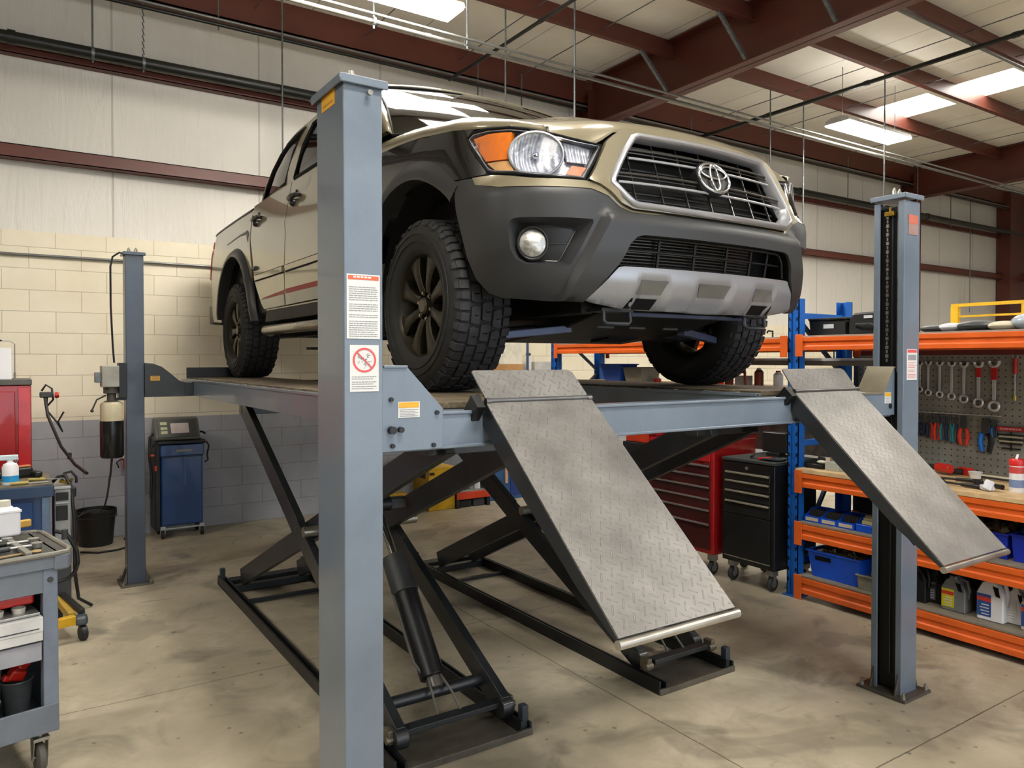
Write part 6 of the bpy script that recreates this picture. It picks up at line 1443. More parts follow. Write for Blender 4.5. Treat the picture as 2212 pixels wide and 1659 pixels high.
RP('backing_panel', R_().box(5.345, 5.36, .55, 3.36, .05, .90), darkboard); RP('wooden_shelf', R_().box(4.78, 5.30, 3.46, 6.23, 1.47, 1.495), boardm, bevel=.003); RP('shelf_rail', R_().box(4.755, 4.778, 3.46, 6.23, 1.44, 1.495), woodm)
# pegboard (holes are pattern)
def peg():
    t = NT('grey_pegboard'); tc = t.new('ShaderNodeTexCoord'); sx = t.new('ShaderNodeSeparateXYZ'); t.link(tc.outputs['Object'], sx.inputs[0])
    def fr(o): return t.math('POWER', t.math('SUBTRACT', t.math('FRACT', t.math('DIVIDE', o, 0.042)), .5), 2.0)
    d = t.math('SQRT', t.math('ADD', fr(sx.outputs[1]), fr(sx.outputs[2]))); h = t.math('LESS_THAN', d, .12)
    n = t.noise(tc.outputs['Object'], 7, 5, .6); c = t.ramp(n, [(.3, (128, 128, 122)), (.7, (152, 151, 144))]); t.base(t.mix(h, c, lin((52, 50, 46)))); t.rough(.55); t.b.inputs['Metallic'].default_value = .2
    return t.m
t = thing('pegboard', 'grey perforated tool board above the plywood bench', 'pegboard', (5.38, 2.0, .94)); P(t, 'board', MB().box(-.008, .008, -1.45, 1.34, 0, .80), peg(), smooth=False); P(t, 'top_rail', MB().box(-.03, .01, -1.45, 1.34, .795, .83), mat('dark_red_rail', (96, 40, 40), .5), label='dark red top rail'); 
for k in range(9): P(t, 'rail_hanger', MB().box(-.028, .008, 1.30-.31*k, 1.325-.31*k, .83, .88), MATS['dark_red_rail'])
P(t, 'side_frame', MB().box(-.02, .012, 1.34, 1.37, 0, .83), dgrey)
one(MB().box(5.375, 5.39, 3.45, 6.2, .93, 1.44), 'wall_panel', mat('ribbed_grey_panel', (128, 126, 118), .6, var=.2, nscale=12), 'grey ribbed panel behind the two tool chests', 'panel')
PX = 5.370
# wrenches
def ringpts(cx, cz, r, n=18, a0=0, a1=2*PI, closed=True): return [(0, cx+r*math.cos(a0+(a1-a0)*k/n), cz+r*math.sin(a0+(a1-a0)*k/n)) for k in range(n if closed else n+1)]
steel_sh = mat('polished_wrench', (214, 214, 216), .3, .5, var=.06, nscale=20); redgrip = mat('red_grip', (200, 34, 30), .45)
def wrench(y, z0, z1, size, grip, lab, grp):
    t = thing('wrench', lab, 'wrench', (PX-.012, y, z0), 0, grp); size *= 1.3; L_ = z1-z0; r = .016*size
    P(t, 'shank', MB().prism([(-.0055*size, r*1.7), (.0055*size, r*1.7), (.0065*size, L_-r*1.7), (-.0065*size, L_-r*1.7)], 'x', -.003, .003), steel_sh, bevel=.001)
    P(t, 'ring_end', MB().tube(ringpts(0, r*1.1, r), .0055*size, 8, closed=True), steel_sh)
    P(t, 'open_end', MB().tube(ringpts(0, L_-r*1.1, r*.95, 12, PI*1.0-.3+PI*.0, PI*2.0+.3, False), .006*size, 8), steel_sh)
    if grip: P(t, 'grip', MB().box(-.006, .006, -.0105*size, .0105*size, L_*(1-grip), L_-r*2.0), redgrip, bevel=.003)
    P(t, 'peg', MB().cyl((.012, 0, L_-r*.6), (-.012, 0, L_-r*.6), .0025, 6), blk)
g_ = 'combination wrenches on the pegboard'
for y, z0, z1, s, gr, lab in ((2.865, 1.475, 1.70, .85, 0, 'wrench half hidden by the right post'), (2.805, 1.452, 1.705, .9, 0, 'smallest full wrench, first right of the post'), (2.727, 1.44, 1.705, .98, 0, 'second wrench right of the post'),
                              (2.647, 1.428, 1.705, 1.05, 0, 'third wrench right of the post'), (2.567, 1.412, 1.705, 1.15, 0, 'last plain steel wrench, just left of the red-gripped ones'), (2.474, 1.388, 1.71, 1.3, .38, 'shorter of the two large wrenches with a red grip'), (2.378, 1.365, 1.72, 1.45, .42, 'largest wrench with a wide red grip')):
    wrench(y, z0, z1, s, gr, lab, g_)
t = thing('nut_driver', 'red-handled nut driver hanging at the right of the wrenches', 'nut driver', (PX-.012, 2.255, 1.44)); P(t, 'handle', MB().lathe([(.0, .275), (.012, .27), (.0135, .20), (.011, .17)], 12), redgrip); P(t, 'shaft', MB().cyl((0, 0, .03), (0, 0, .18), .005, 8), steel_sh); P(t, 'socket', MB().cyl((0, 0, .0), (0, 0, .035), .011, 12), mat('brassy_tip', (190, 176, 96), .4, .5)); P(t, 'hang_ring', MB().tube(ringpts(0, .285, .014), .003, 6, closed=True), steel_sh)
def pliers(y, z1, L_, c1, c2, lab, s=1.0):
    t = thing('pliers', lab, 'pliers', (PX-.014, y, z1-L_), 0, 'pliers hung in the lower row of the pegboard'); s *= 1.25
    P(t, 'jaws', MB().prism([(-.010*s, L_), (.010*s, L_), (.014*s, L_-.03*s), (.010*s, L_-.055*s), (-.010*s, L_-.055*s), (-.014*s, L_-.03*s)], 'x', -.005, .005), dgrey, bevel=.002)
    for sg, c in ((-1, c1), (1, c2)): P(t, 'handle', MB().tube([(0, sg*.004*s, L_-.05*s), (0, sg*.012*s, L_*.55), (0, sg*.016*s, L_*.3), (0, sg*.010*s, 0.004)], [.005*s, .0075*s, .0085*s, .007*s], 8), c)
    P(t, 'peg', MB().cyl((.014, 0, L_-.008), (-.012, 0, L_-.008), .0025, 6), steel_sh)
teal = mat('teal_grip', (28, 128, 140), .45); navyg = mat('navy_grip', (22, 40, 66), .45); blg = mat('bright_blue_grip', (24, 120, 214), .45); org = mat('orange_red_grip', (222, 62, 34), .4)
pliers(2.850, 1.325, .165, navyg, navyg, 'black pliers partly behind the right post'); pliers(2.790, 1.325, .175, redgrip, navyg, 'pliers with one red and one navy handle')
pliers(2.740, 1.325, .185, redgrip, org, 'red pliers in the middle of the row', 1.0); pliers(2.700, 1.325, .18, navyg, teal, 'navy and teal pliers right of the red ones')
pliers(2.660, 1.325, .185, teal, navyg, 'slim pliers with a teal left handle', .9); pliers(2.620, 1.325, .19, navyg, teal, 'dark pliers with one teal handle', .9)
pliers(2.565, 1.322, .20, org, org, 'large orange-red pliers hanging alone', 1.35); pliers(2.425, 1.315, .225, blk, blg, 'big black and bright blue pliers', 1.7); pliers(2.375, 1.31, .12, navyg, blg, 'short blue pliers beside the biggest pair', .8)
t = thing('tool_rack_card', 'black tool rack with a red header strip on the pegboard', 'tool rack', (PX-.01, 2.275, 1.115)); P(t, 'header', MB().box(-.006, .004, -.082, .082, .125, .155), mat('red_header', (176, 40, 44), .4), bevel=.002)
m = MB(); y = -.062
for k, wd in enumerate((.016, .012, .014, .016, .012, .014, .018)): m.box(-.0075, -.006, y, y+wd, .134, .146); y += wd+.004
P(t, 'header_print', m, mat('pale_red_print', (220, 150, 150), .5), smooth=False); P(t, 'stem', MB().box(-.003, .003, -.004, .004, 0, .125), blk)
for k, (z, w_) in enumerate(((.10, .08), (.07, .075), (.04, .065), (.01, .055))): P(t, 'bar', MB().box(-.006, .002, -w_, w_, z, z+.008), blk)
for k, z in enumerate((.083, .053)): P(t, 'pale_insert', MB().box(-.004, .0, -.07, .07, z, z+.012), mat('pale_insert', (168, 162, 140), .5))
one(MB().cyl((PX-.02, 2.90, 1.335), (PX-.02, 2.33, 1.335), .003, 8), 'hook_rail', steel_sh, 'thin steel rod that carries the row of pliers', 'rail')
# --- on the bench
def dr(y, x, lab):
    t = thing('cordless_drill', lab, 'drill', (x, y, .932), 1.2); P(t, 'motor_body', MB().cyl((-.07, 0, .045), (.05, 0, .045), .030, 16), mat('drill_red', (214, 48, 30), .35), bevel=.006); P(t, 'chuck', MB().cyl((.05, 0, .045), (.10, 0, .045), .02, 14, .012), dgrey); P(t, 'handle', MB().beam((-.03, 0, .03), (-.05, -.11, .022), .034, .034), blk, bevel=.01); P(t, 'battery', MB().cbox((-.055, -.13, .026), (.09, .05, .05)), MATS['drill_red'], bevel=.008)
dr(2.62, 5.20, 'red cordless drill lying on the bench below the pliers')
t = thing('cup', 'small white tub on the bench behind the tools', 'cup', (5.19, 2.41, .932)); P(t, 'cup', MB().lathe([(0, .0), (.030, 0), (.040, .042), (.042, .045), (.038, .045), (.028, .006), (0, .006)], 24), whitepl)
t = thing('wipes_canister', 'red and white canister at the right end of the bench', 'canister', (4.86, 2.03, .932)); P(t, 'body', MB().lathe([(0, 0), (.036, 0), (.038, .005), (.038, .155), (.034, .16)], 28), whitepl); P(t, 'red_lid', MB().lathe([(.039, .155), (.040, .16), (.040, .185), (.034, .195), (0, .195)], 28), mat('lid_red', (206, 40, 38), .35)); P(t, 'red_band', MB().lathe([(.0385, .112), (.0385, .150)], 28, caps=False), mat('band_red', (198, 70, 66), .4)); P(t, 'blue_print', MB().lathe([(.0385, .03), (.0385, .075)], 28, caps=False), mat('print_blue_grey', (120, 140, 180), .4)); P(t, 'tissue', MB().cbox((0, 0, .205), (.03, .012, .03), (.2, .3, .4)), whitepl)
dtool = mat('dark_tool_steel', (48, 48, 50), .4, .5)
for k, (x, y, a, ln, lab) in enumerate(((4.86, 2.56, 1.35, .26, 'long dark ratchet on the bench nearest the far ramp'), (4.96, 2.42, 1.8, .30, 'dark torque wrench in the middle of the bench'), (4.78, 2.30, 1.5, .22, 'dark ratchet at the bench front below the white tub'), (5.18, 2.20, 1.45, .40, 'long black bar at the rear of the bench'), (4.92, 2.20, 1.1, .2, 'short dark wrench left of the canister'))):
    t = thing('ratchet', lab, 'ratchet', (x, y, .932), a, 'dark tools lying on the bench'); P(t, 'handle', MB().cyl((-ln/2, 0, .016), (0, 0, .016), .014, 12, .010), blk); P(t, 'shaft', MB().cyl((0, 0, .016), (ln/2, 0, .015), .007, 8), dtool); P(t, 'head', MB().lathe([(0, 0), (.02, 0), (.02, .022), (0, .026)], 14, (ln/2+.01, 0, .004)), dtool)
one(MB().cbox((4.76, 2.14, .962), (.06, .05, .06), (.2, .5, .4)).cbox((4.77, 2.15, .95), (.07, .06, .03), (0, 0, .8)), 'rag', mat('white_rag', (214, 216, 224), .9, bump=.3), 'crumpled white rag on the bench front', 'rag', bevel=.008)
one(MB().cbox((4.93, 2.47, .935), (.10, .05, .006), (0, 0, .5)), 'wood_offcut', boardm, 'pale wooden offcut between the dark tools', 'wood offcut'); one(MB().cbox((5.28, 2.78, .955), (.16, .10, .04), (0, 0, .2)), 'tool_pouch', blk, 'black pouch at the rear of the bench near the post', 'pouch', bevel=.012)
one(MB().cbox((5.08, 2.72, .947), (.05, .10, .028), (0, 0, .3)), 'blue_glove', mat('blue_glove_m', (24, 80, 176), .6, bump=.3), 'blue glove lying on the bench behind the drill', 'glove', bevel=.01)
one(MB().box(4.72, 4.82, 3.07, 3.18, .932, .99), 'small_box', mat('grey_green_box', (170, 172, 160), .6), 'pale small box on the bench beside the far ramp', 'box', bevel=.003)
t = thing('clutter_tray', 'dark tray of small parts on the bench right of the upright', 'tray', (4.80, 3.26, .932)); P(t, 'tray', MB().box(-.08, .10, -.06, .08, 0, .03), blk, bevel=.004); P(t, 'oval_part', MB().ball((-.03, -.02, .045), .022, 10, (1, 1.6, .6)), mat('ivory', (210, 204, 184), .4)); P(t, 'dark_part', MB().cbox((.04, .03, .05), (.07, .05, .05), (.2, .3, .5)), dtool, bevel=.006)
t = thing('parts_carton', 'open carton of small parts behind the blue upright', 'carton', (5.05, 3.22, .932)); P(t, 'carton', MB().box(-.09, .09, -.08, .08, 0, .14), mat('carton_brown', (170, 140, 104), .8), bevel=.003); P(t, 'contents', MB().ball((0, 0, .14), .06, 8, (1, 1, .5)).ball((.05, -.03, .15), .03, 8), mat('mixed_parts', (190, 176, 150), .6, var=.5, nscale=60))
# --- middle shelf: blue picking bins
def bin_(y, lab, c):
    t = thing('parts_bin', lab, 'parts bin', (4.80, y, .550), 0, 'small blue picking bins on the middle shelf'); m = MB()
    w_ = .062; pr = [(-.085, 0), (.10, 0), (.10, .085), (.0, .085), (-.05, .050), (-.085, .045)]
    for s in (-1, 1): m.prism(pr, 'y', s*w_-.002, s*w_+.002)
    m.box(-.085, .10, -w_, w_, 0, .004).box(-.087, -.083, -w_, w_, 0, .045).box(.098, .102, -w_, w_, 0, .085); P(t, 'shell', m, c)
    P(t, 'label_strip', MB().box(-.0895, -.087, -w_*.8, w_*.8, .010, .034), mat('card_label', (190, 180, 160), .6)); P(t, 'contents', MB().cbox((.02, 0, .05), (.12, .10, .05), (0, .1, 0)), mat('dark_small_parts', (54, 46, 40), .8, var=.5, nscale=80, bump=.8), bevel=.008)
for k, (y, lab) in enumerate(((3.275, 'blue picking bin next to the blue upright'), (3.145, 'second blue picking bin from the upright'), (3.015, 'third blue picking bin, last wholly visible left of the post'))): bin_(y, lab, bluepl)
t = thing('parts_bin', 'blue bin filled with pale cartons, cut by the right post', 'parts bin', (4.80, 2.88, .550), 0, None); P(t, 'shell', MB().box(-.085, .10, -.062, .062, 0, .05), bluepl, bevel=.004)
for k in range(3): P(t, 'small_carton', MB().cbox((-.05+.05*k, -.02+.02*k, .065+.008*k), (.05, .09, .025), (0, 0, .1*k)), mat('pale_carton', (186, 172, 130), .7), bevel=.002)
def crate(name, x, y, z, dx, dy, h, c, lab, grp=None, fill=None, wall=.004, flare=1.08, cat='storage bin'):
    t = thing(name, lab, cat, (x, y, z), 0, grp); m = MB(); a, b = dx/2/flare, dy/2/flare; A, B_ = dx/2, dy/2
    def ring(p, q_, zz): return [(-p, -q_, zz), (p, -q_, zz), (p, q_, zz), (-p, q_, zz)]
    rr = [ring(a, b, 0), ring(A, B_, h), ring(A-wall, B_-wall, h), ring(a-wall, b-wall, wall)]
    vs = [p for r in rr for p in r]; fs = [(3, 2, 1, 0), (12, 13, 14, 15)] + [(i*4+k, i*4+(k+1) % 4, (i+1)*4+(k+1) % 4, (i+1)*4+k) for i in range(3) for k in range(4)]
    m.add(vs, fs); P(t, 'shell', m, c, bevel=.002)
    rm = MB(); r = ring(A+.006, B_+.006, h-.006); rm.tube(r, .006, 6, closed=True); P(t, 'rim', rm, c)
    if fill: P(t, 'contents', fill, mat('metal_scrap', (140, 128, 104), .5, .5, var=.5, nscale=60, bump=.6))
    return t
q = random.Random(11)
def junk(n, dx, dy, z, s=.03):
    m = MB()
    for k in range(n): m.cbox((q.uniform(-dx, dx), q.uniform(-dy, dy), z+q.uniform(-.01, .015)), (q.uniform(s*.6, s*2), q.uniform(s*.4, s), q.uniform(s*.4, s)), (q.uniform(0, 3), q.uniform(0, 3), q.uniform(0, 3)))
    m.box(-dx*1.1, dx*1.1, -dy*1.1, dy*1.1, z-.03, z-.012)
    return m
crate('storage_bin', 4.90, 2.13, .550, .30, .20, .15, mat('royal_blue_plastic', (26, 50, 178), .4), 'dark blue bin of metal parts under the bench, left of two', None, junk(26, .12, .07, .145))
crate('storage_bin', 4.90, 1.90, .550, .30, .22, .16, MATS['royal_blue_plastic'], 'dark blue bin with a blue rag, cut by the right picture edge', None, junk(8, .12, .07, .15))
t = thing('blue_rag', 'crumpled blue rag lying in the rightmost bin', 'rag', (4.86, 1.95, .70)); P(t, 'rag', MB().ball((0, 0, .015), .06, 10, (1, .9, .45)).ball((.03, -.03, .02), .035, 8, (1, 1, .6)), mat('blue_cloth', (40, 70, 150), .9, bump=.4))
one(MB().ball((4.84, 1.90, .735), .022, 10, (1, 1, .8)), 'orange_fitting', mat('orange_part', (216, 110, 50), .5), 'small orange fitting beside the blue rag', 'fitting')
crate('parts_crate', 5.05, 2.45, .550, .30, .32, .10, dgrey, 'dark crate of mechanical parts behind the far ramp', None, junk(24, .12, .13, .11, .04))
# --- bottom shelf
tb = crate('storage_tub', 4.88, 3.10, .170, .36, .40, .19, bluepl, 'large blue tub of metal parts on the bottom shelf', None, junk(30, .13, .15, .19), .006, 1.14)
P(tb, 'hand_slot', MB().box(-.178, -.170, .02, .14, .125, .155), seal)
t = crate('metal_tin', 4.78, 2.80, .170, .16, .24, .10, mat('dull_tin', (150, 146, 130), .4, .5), 'square metal tin beside the large blue tub', None, None, .003, 1.05, 'tin')
def jug(x, y, c, lcol, l2, lab, h=.21, w=.13, d=.085, cap=whitepl):
    h *= 1.10; w *= 1.06
    t = thing('fluid_jug', lab, 'jug', (x, y, .170), 0, 'fluid bottles on the bottom shelf'); m = MB()
    pr = [(-w/2, 0), (w/2, 0), (w/2, h*.62), (w*.30, h*.86), (w*.16, h*.92), (w*.16, h), (-w*.14, h), (-w*.14, h*.92), (-w/2, h*.66)]
    m.prism(pr, 'x', -d/2, d/2); P(t, 'body', m, c, bevel=.012, seg=3)
    P(t, 'handle', MB().tube([(0, -w*.10, h*.90), (0, -w*.42, h*.86), (0, -w*.52, h*.62), (0, -w*.46, h*.40)], .012, 8), c)
    P(t, 'handle_hole', MB().prism([(-w*.10, h*.82), (-w*.30, h*.80), (-w*.38, h*.58), (-w*.22, h*.60)], 'x', -d/2-.0015, d/2+.0015), seal)
    P(t, 'cap', MB().lathe([(.018, h), (.019, h+.004), (.018, h+.022), (0, h+.022)], 16, (0, w*.02, 0)), cap)
    lb = P(t, 'paper_label', MB().box(-d/2-.0022, -d/2, -w*.05, w*.46, h*.10, h*.60), lcol); P(lb, 'label_band', MB().box(-d/2-.003, -d/2-.002, -w*.05, w*.46, h*.44, h*.54), l2)
    m = MB()
    for k in range(4): m.box(-d/2-.003, -d/2-.002, w*.02, w*(.30+.03*(k % 3)), h*(.14+.07*k), h*(.165+.07*k))
    P(lb, 'label_print', m, mat('label_print', (214, 214, 216), .5), smooth=False)
    return t
blbl = mat('blue_label', (46, 84, 156), .45); rlbl = mat('red_label', (206, 64, 50), .45); ylbl = mat('yellow_label', (214, 200, 30), .45); klbl = mat('dark_label', (60, 60, 60), .45)
jug(4.80, 2.56, blk, rlbl, sticker, 'black bottle with a red label, right of the post', .215, .12, .085, blk); jug(4.86, 2.47, blk, mat('grey_label', (110, 114, 128), .4), klbl, 'black bottle with a grey stripe, second from the post', .20, .09, .085, blk)
jug(4.80, 2.33, mat('silver_plastic', (136, 138, 140), .35, .3), ylbl, rlbl, 'grey bottle with a yellow label', .20, .135, .09, blk)
jug(4.80, 2.12, whitepl, blbl, rlbl, 'white jug with a blue and red label', .235, .14, .10); jug(4.86, 2.01, whitepl, whitepl, whitepl, 'plain white jug behind the labelled one', .20, .10, .10)
jug(4.80, 1.88, mat('ivory_plastic', (214, 208, 192), .4), blbl, rlbl, 'ivory jug with a blue label at the picture edge', .225, .15, .10)
# --- on top of the rack
t = thing('crate_stack', 'black slotted crate on top of the rack', 'crate', (4.95, 3.22, 1.874)); m = MB(); m.box(-.15, .15, -.14, .14, 0, .02).box(-.15, -.14, -.14, .14, .02, .11).box(.14, .15, -.14, .14, .02, .11).box(-.15, .15, -.14, -.13, .02, .11).box(-.15, .15, .13, .14, .02, .11); P(t, 'crate', m, blk, bevel=.004); P(t, 'lid', MB().box(-.16, .16, -.15, .15, .11, .125), blk, bevel=.004); P(t, 'pale_tag', MB().box(-.153, -.15, -.05, .03, .05, .08), greywht)
t = thing('equipment_case', 'rounded black case on the rack beside the slotted crate', 'case', (4.95, 2.95, 1.874)); P(t, 'case', MB().prism([(-.16, 0), (.12, 0), (.12, .10), (.08, .15), (-.08, .155), (-.14, .11)], 'x', -.14, .14), blk, bevel=.015, seg=3); P(t, 'latch', MB().box(-.146, -.14, -.06, .0, .11, .13), greywht); P(t, 'grip', MB().tube([(-.14, -.08, .06), (-.17, -.06, .07), (-.17, .04, .07), (-.14, .06, .06)], .008, 6), dgrey)
for k, (y, s, h, c, lab, nm, cat) in enumerate(((2.52, .10, .05, dgrey, 'dark flat bundle on the rack right of the post', 'cloth_bundle', 'bundle'), (2.42, .09, .06, greywht, 'pale flat bundle on the rack', 'cloth_bundle', 'bundle'), (2.27, .12, .07, dgrey, 'long grey roll on top of the rack', 'fabric_roll', 'roll'), (2.12, .10, .06, mat('cream_cloth', (206, 196, 172), .8), 'cream bundle on top of the rack', 'cloth_bundle', 'bundle'), (1.99, .10, .10, mat('plastic_wrap', (176, 186, 196), .25), 'shiny wrapped bundle at the right picture edge', 'cloth_bundle', 'bundle'))):
    one(MB().ball((4.92, y, 1.874+h/2), s, 12, (1.2, .95, h/2/s)), nm, c, lab, cat)
t = thing('hook_bracket', 'small black hook on the rack left of the upright', 'hook', (4.72, 3.62, 1.870)); P(t, 'hook', MB().tube([(0, 0, 0), (0, 0, .045), (0, .04, .05), (0, .05, .035)], .007, 6), blk)
for k, (y, c, lab, r) in enumerate(((6.0, whitepl, 'white bottle lying on the far rack shelf, left end', .035), (5.75, orangepl, 'orange carton on the far rack top', .03), (5.55, redpl, 'red can on the far rack top', .03), (5.35, whitepl, 'white carton on the far rack top', .035), (5.15, blk, 'black block on the far rack top', .03))):
    one(MB().cbox((4.80, y, 1.870+r), (.09, .12, r*2)), 'small_carton', c, lab, 'carton', 'small cartons on the far rack top', bevel=.006)
# --- far shelf (seen below the truck)
crate('storage_bin', 4.92, 5.56, 1.495, .22, .30, .17, bluepl, 'bright blue bin on the wooden shelf behind the far front wheel', None, None, .004, 1.35)
crate('storage_bin', 4.94, 5.26, 1.495, .24, .26, .14, mat('grey_translucent', (136, 138, 134), .4), 'grey bin right of the bright blue one', None, None, .004, 1.2)
for k, (y, c, h, lab) in enumerate(((4.45, mat('dark_green_can', (22, 40, 38), .4), .10, 'dark green can below the far tyre, left one'), (4.33, MATS['dark_green_can'], .12, 'dark green can below the far tyre, right one'), (4.20, mat('brown_red_can', (120, 48, 32), .45), .13, 'rust-red tall can on the wooden shelf'), (3.90, MATS['brown_red_can'], .13, 'rust-red tall can next to the blue upright'), (3.72, whitepl, .11, 'white bottle next to the blue upright'), (5.45-.42, redpl, .04, 'low red can on the wooden shelf'))):
    t = thing('fluid_can', lab, 'can', (4.92, y, 1.495), 0, 'cans on the wooden shelf'); P(t, 'body', MB().lathe([(0, 0), (.036, 0), (.036, h*.85), (.024, h*.95), (.024, h), (0, h)], 18), c); P(t, 'cap', MB().cyl((0, 0, h), (0, 0, h+.014), .018, 12), greywht if k % 2 else redpl)
t = thing('wire_basket', 'rust-red wire basket with a grey box on the wooden shelf', 'basket', (4.92, 4.05, 1.495)); P(t, 'grey_box', MB().box(-.05, .05, -.05, .05, .0, .08), MATS['mid_grey_paint'], bevel=.004)
for s in (-1, 1): P(t, 'side_frame', MB().beam((-.06, s*.07, 0), (-.06, s*.055, .14), .012, .018), MATS['brown_red_can'])
P(t, 'front_bar', MB().box(-.066, -.054, -.07, .07, .10, .112), MATS['brown_red_can'])
t = thing('tape_ball', 'bright red plug on the wooden shelf left of the basket', 'plug', (4.84, 4.22, 1.495)); P(t, 'plug', MB().ball((0, 0, .025), .026, 10, (1, 1.2, 1)), mat('bright_red', (230, 52, 30), .4))
# long grey tube and hanging hoses between the racks
t = thing('fluorescent_fitting', 'long grey trough hung under the far orange beam', 'fitting', (5.0, 3.9, 1.66)); P(t, 'trough', MB().prism([(-.03, 0), (.03, 0), (.05, .035), (-.05, .035)], 'y', -1.0, .9), mat('trough_grey', (110, 108, 100), .4), bevel=.004); P(t, 'white_strip', MB().box(-.04, .04, -1.0, .9, .035, .055), whitepl)
for k in range(2): P(t, 'hanger', MB().cyl((0, -.6+1.1*k, .05), (0, -.6+1.1*k, .115), .005, 6), dgrey)
for k, (y, c, lab) in enumerate(((3.13, blk, 'black coverall hung under the orange beam, leftmost'), (3.04, mat('grey_cover', (128, 128, 124), .7), 'grey cover hung behind the gusset of the right post'), (2.97, blk, 'black coverall nearest the right post'))):
    t = thing('hanging_cover', lab, 'cover', (5.22, y, 1.30), 0, 'covers hung under the orange beam'); m = MB(); n = 14
    r0 = [(.03*math.cos(2*PI*k2/n)*(1+.3*(k2 % 2)), .035*math.sin(2*PI*k2/n)*(1+.3*(k2 % 2))) for k2 in range(n)]
    vs = [(x*1.1, y2*1.1, 0) for x, y2 in r0]+[(x, y2, .25) for x, y2 in r0]+[(x*.4, y2*.5, .33) for x, y2 in r0]
    m.add(vs, [(i*n+j, i*n+(j+1) % n, (i+1)*n+(j+1) % n, (i+1)*n+j) for i in range(2) for j in range(n)]+[tuple(range(n-1, -1, -1)), tuple(range(2*n, 3*n))]); P(t, 'cloth', m, c); P(t, 'hook', MB().cyl((0, 0, .32), (0, 0, .47), .005, 6), steel_sh)
# --- tool chests
def chest(x0, x1, y0, y1, z0, z1, body, front, hand, rows, lab, t_name='tool_chest', lid=False):
    cx, cy = (x0+x1)/2, (y0+y1)/2; t = thing(t_name, lab, 'tool chest', (cx, cy, 0)); a, b = (x1-x0)/2, (y1-y0)/2
    P(t, 'body', MB().box(-a, a, -b, b, z0, z1), body, bevel=.008)
    for zz0, zz1 in rows:
        d = P(t, 'drawer', MB().box(-a-.010, -a, -b+.035, b-.035, zz0+.004, zz1-.004), front, bevel=.003)
        if zz1-zz0 < .3: P(d, 'handle', MB().box(-a-.022, -a-.010, -b+.04, b-.04, zz1-.022, zz1-.008), hand, bevel=.003)
    for x in (-a+.06, a-.06):
        for y in (-b+.06, b-.06):
            w_ = P(t, 'castor', MB().lathe([(0, -.016), (.045, -.016), (.055, -.009), (.055, .009), (.045, .016), (0, .016)], 22, (x, y, .055), 'y'), mat('castor_tyre', (50, 50, 50), .5)); P(w_, 'castor_hub', MB().cyl((x, y-.018, .055), (x, y+.018, .055), .026, 14), alum); P(w_, 'fork', MB().box(x-.03, x+.03, y-.028, y+.028, .115, z0).box(x-.014, x+.014, y-.026, y-.020, .05, .12).box(x-.014, x+.014, y+.020, y+.026, .05, .12), alum)
    return t, a, b
t, a, b = chest(4.55, 5.05, 4.03, 4.76, .17, 1.10, mat('chest_red', (186, 24, 28), .28, coat=.6, var=.06), mat('chest_maroon', (70, 16, 18), .35, coat=.4), alum, [(.20, .42), (.42, .53), (.53, .62), (.62, .71), (.71, .80), (.80, .88)], 'red roller tool chest with maroon drawers behind the near ramp')
P(t, 'top_drawer', MB().box(-a-.012, -a, -b+.035, b-.035, .90, 1.04), MATS['chest_red'], bevel=.004, label='bright red top drawer'); P(t, 'lid', MB().box(-a-.008, a+.004, -b-.006, b+.006, 1.06, 1.10), MATS['chest_red'], bevel=.008); P(t, 'top_handle', MB().box(-a-.026, -a-.012, -b+.05, b-.05, 1.0, 1.012), alum, bevel=.003); P(t, 'lock', MB().cyl((-a-.016, 0, .965), (-a-.010, 0, .965), .014, 14), alum)
P(t, 'side_rivet', MB().cyl((.05, -b-.004, 1.02), (.05, -b, 1.02), .006, 8), alum); P(t, 'side_handle', MB().tube([(-.02, b, .8), (-.02, b+.04, .8), (.1, b+.04, .8), (.1, b, .8)], .008, 6), alum)
t, a, b = chest(4.58, 5.08, 3.49, 3.97, .16, .93, mat('chest_black', (22, 23, 24), .35, coat=.3), mat('chest_black_front', (30, 31, 32), .32, coat=.3), mat('pale_handle', (186, 180, 160), .35, .5), [(.17, .53), (.53, .64), (.64, .72), (.72, .795), (.795, .86)], 'black roller tool chest with pale drawer handles beside the blue upright')
P(t, 'top_mat', MB().box(-a-.005, a+.004, -b-.005, b+.005, .93, .955), mat('green_grey_mat', (52, 58, 56), .6), bevel=.006); P(t, 'lock', MB().cyl((-a-.014, 0, .89), (-a-.005, 0, .89), .012, 14), alum); P(t, 'lower_trim', MB().box(-a-.012, -a-.006, -b+.03, b-.03, .20, .206), MATS['pale_handle'])
t = thing('monitor', 'small black screen standing on the black tool chest', 'screen', (4.92, 3.74, .955)); P(t, 'screen', MB().box(-.02, .02, -.11, .11, .03, .19), blk, bevel=.006); P(t, 'stand', MB().box(-.04, .04, -.06, .06, 0, .03), blk, bevel=.004); P(t, 'top_edge', MB().box(-.022, -.018, -.10, .10, .180, .184), greywht)
for k, (x, y, a_, lab) in enumerate(((4.72, 3.80, .6, 'dark tool with a green tip on the black chest'), (4.68, 3.62, -.4, 'pair of tin snips on the black chest'))):
    t = thing('hand_tool', lab, 'hand tool', (x, y, .955), a_); P(t, 'handle', MB().cyl((-.08, 0, .012), (.02, 0, .012), .011, 10), MATS['dark_green_can'] if k == 0 else redgrip); P(t, 'blade', MB().cbox((.07, 0, .010), (.11, .016, .008)), alum if k else dtool)
one(MB().cbox((4.70, 3.58, .965), (.16, .14, .012), (0, .05, .3)), 'folded_cloth', mat('black_cloth', (36, 38, 42), .8, bump=.3), 'crumpled dark cloth on the black chest', 'cloth', bevel=.005)
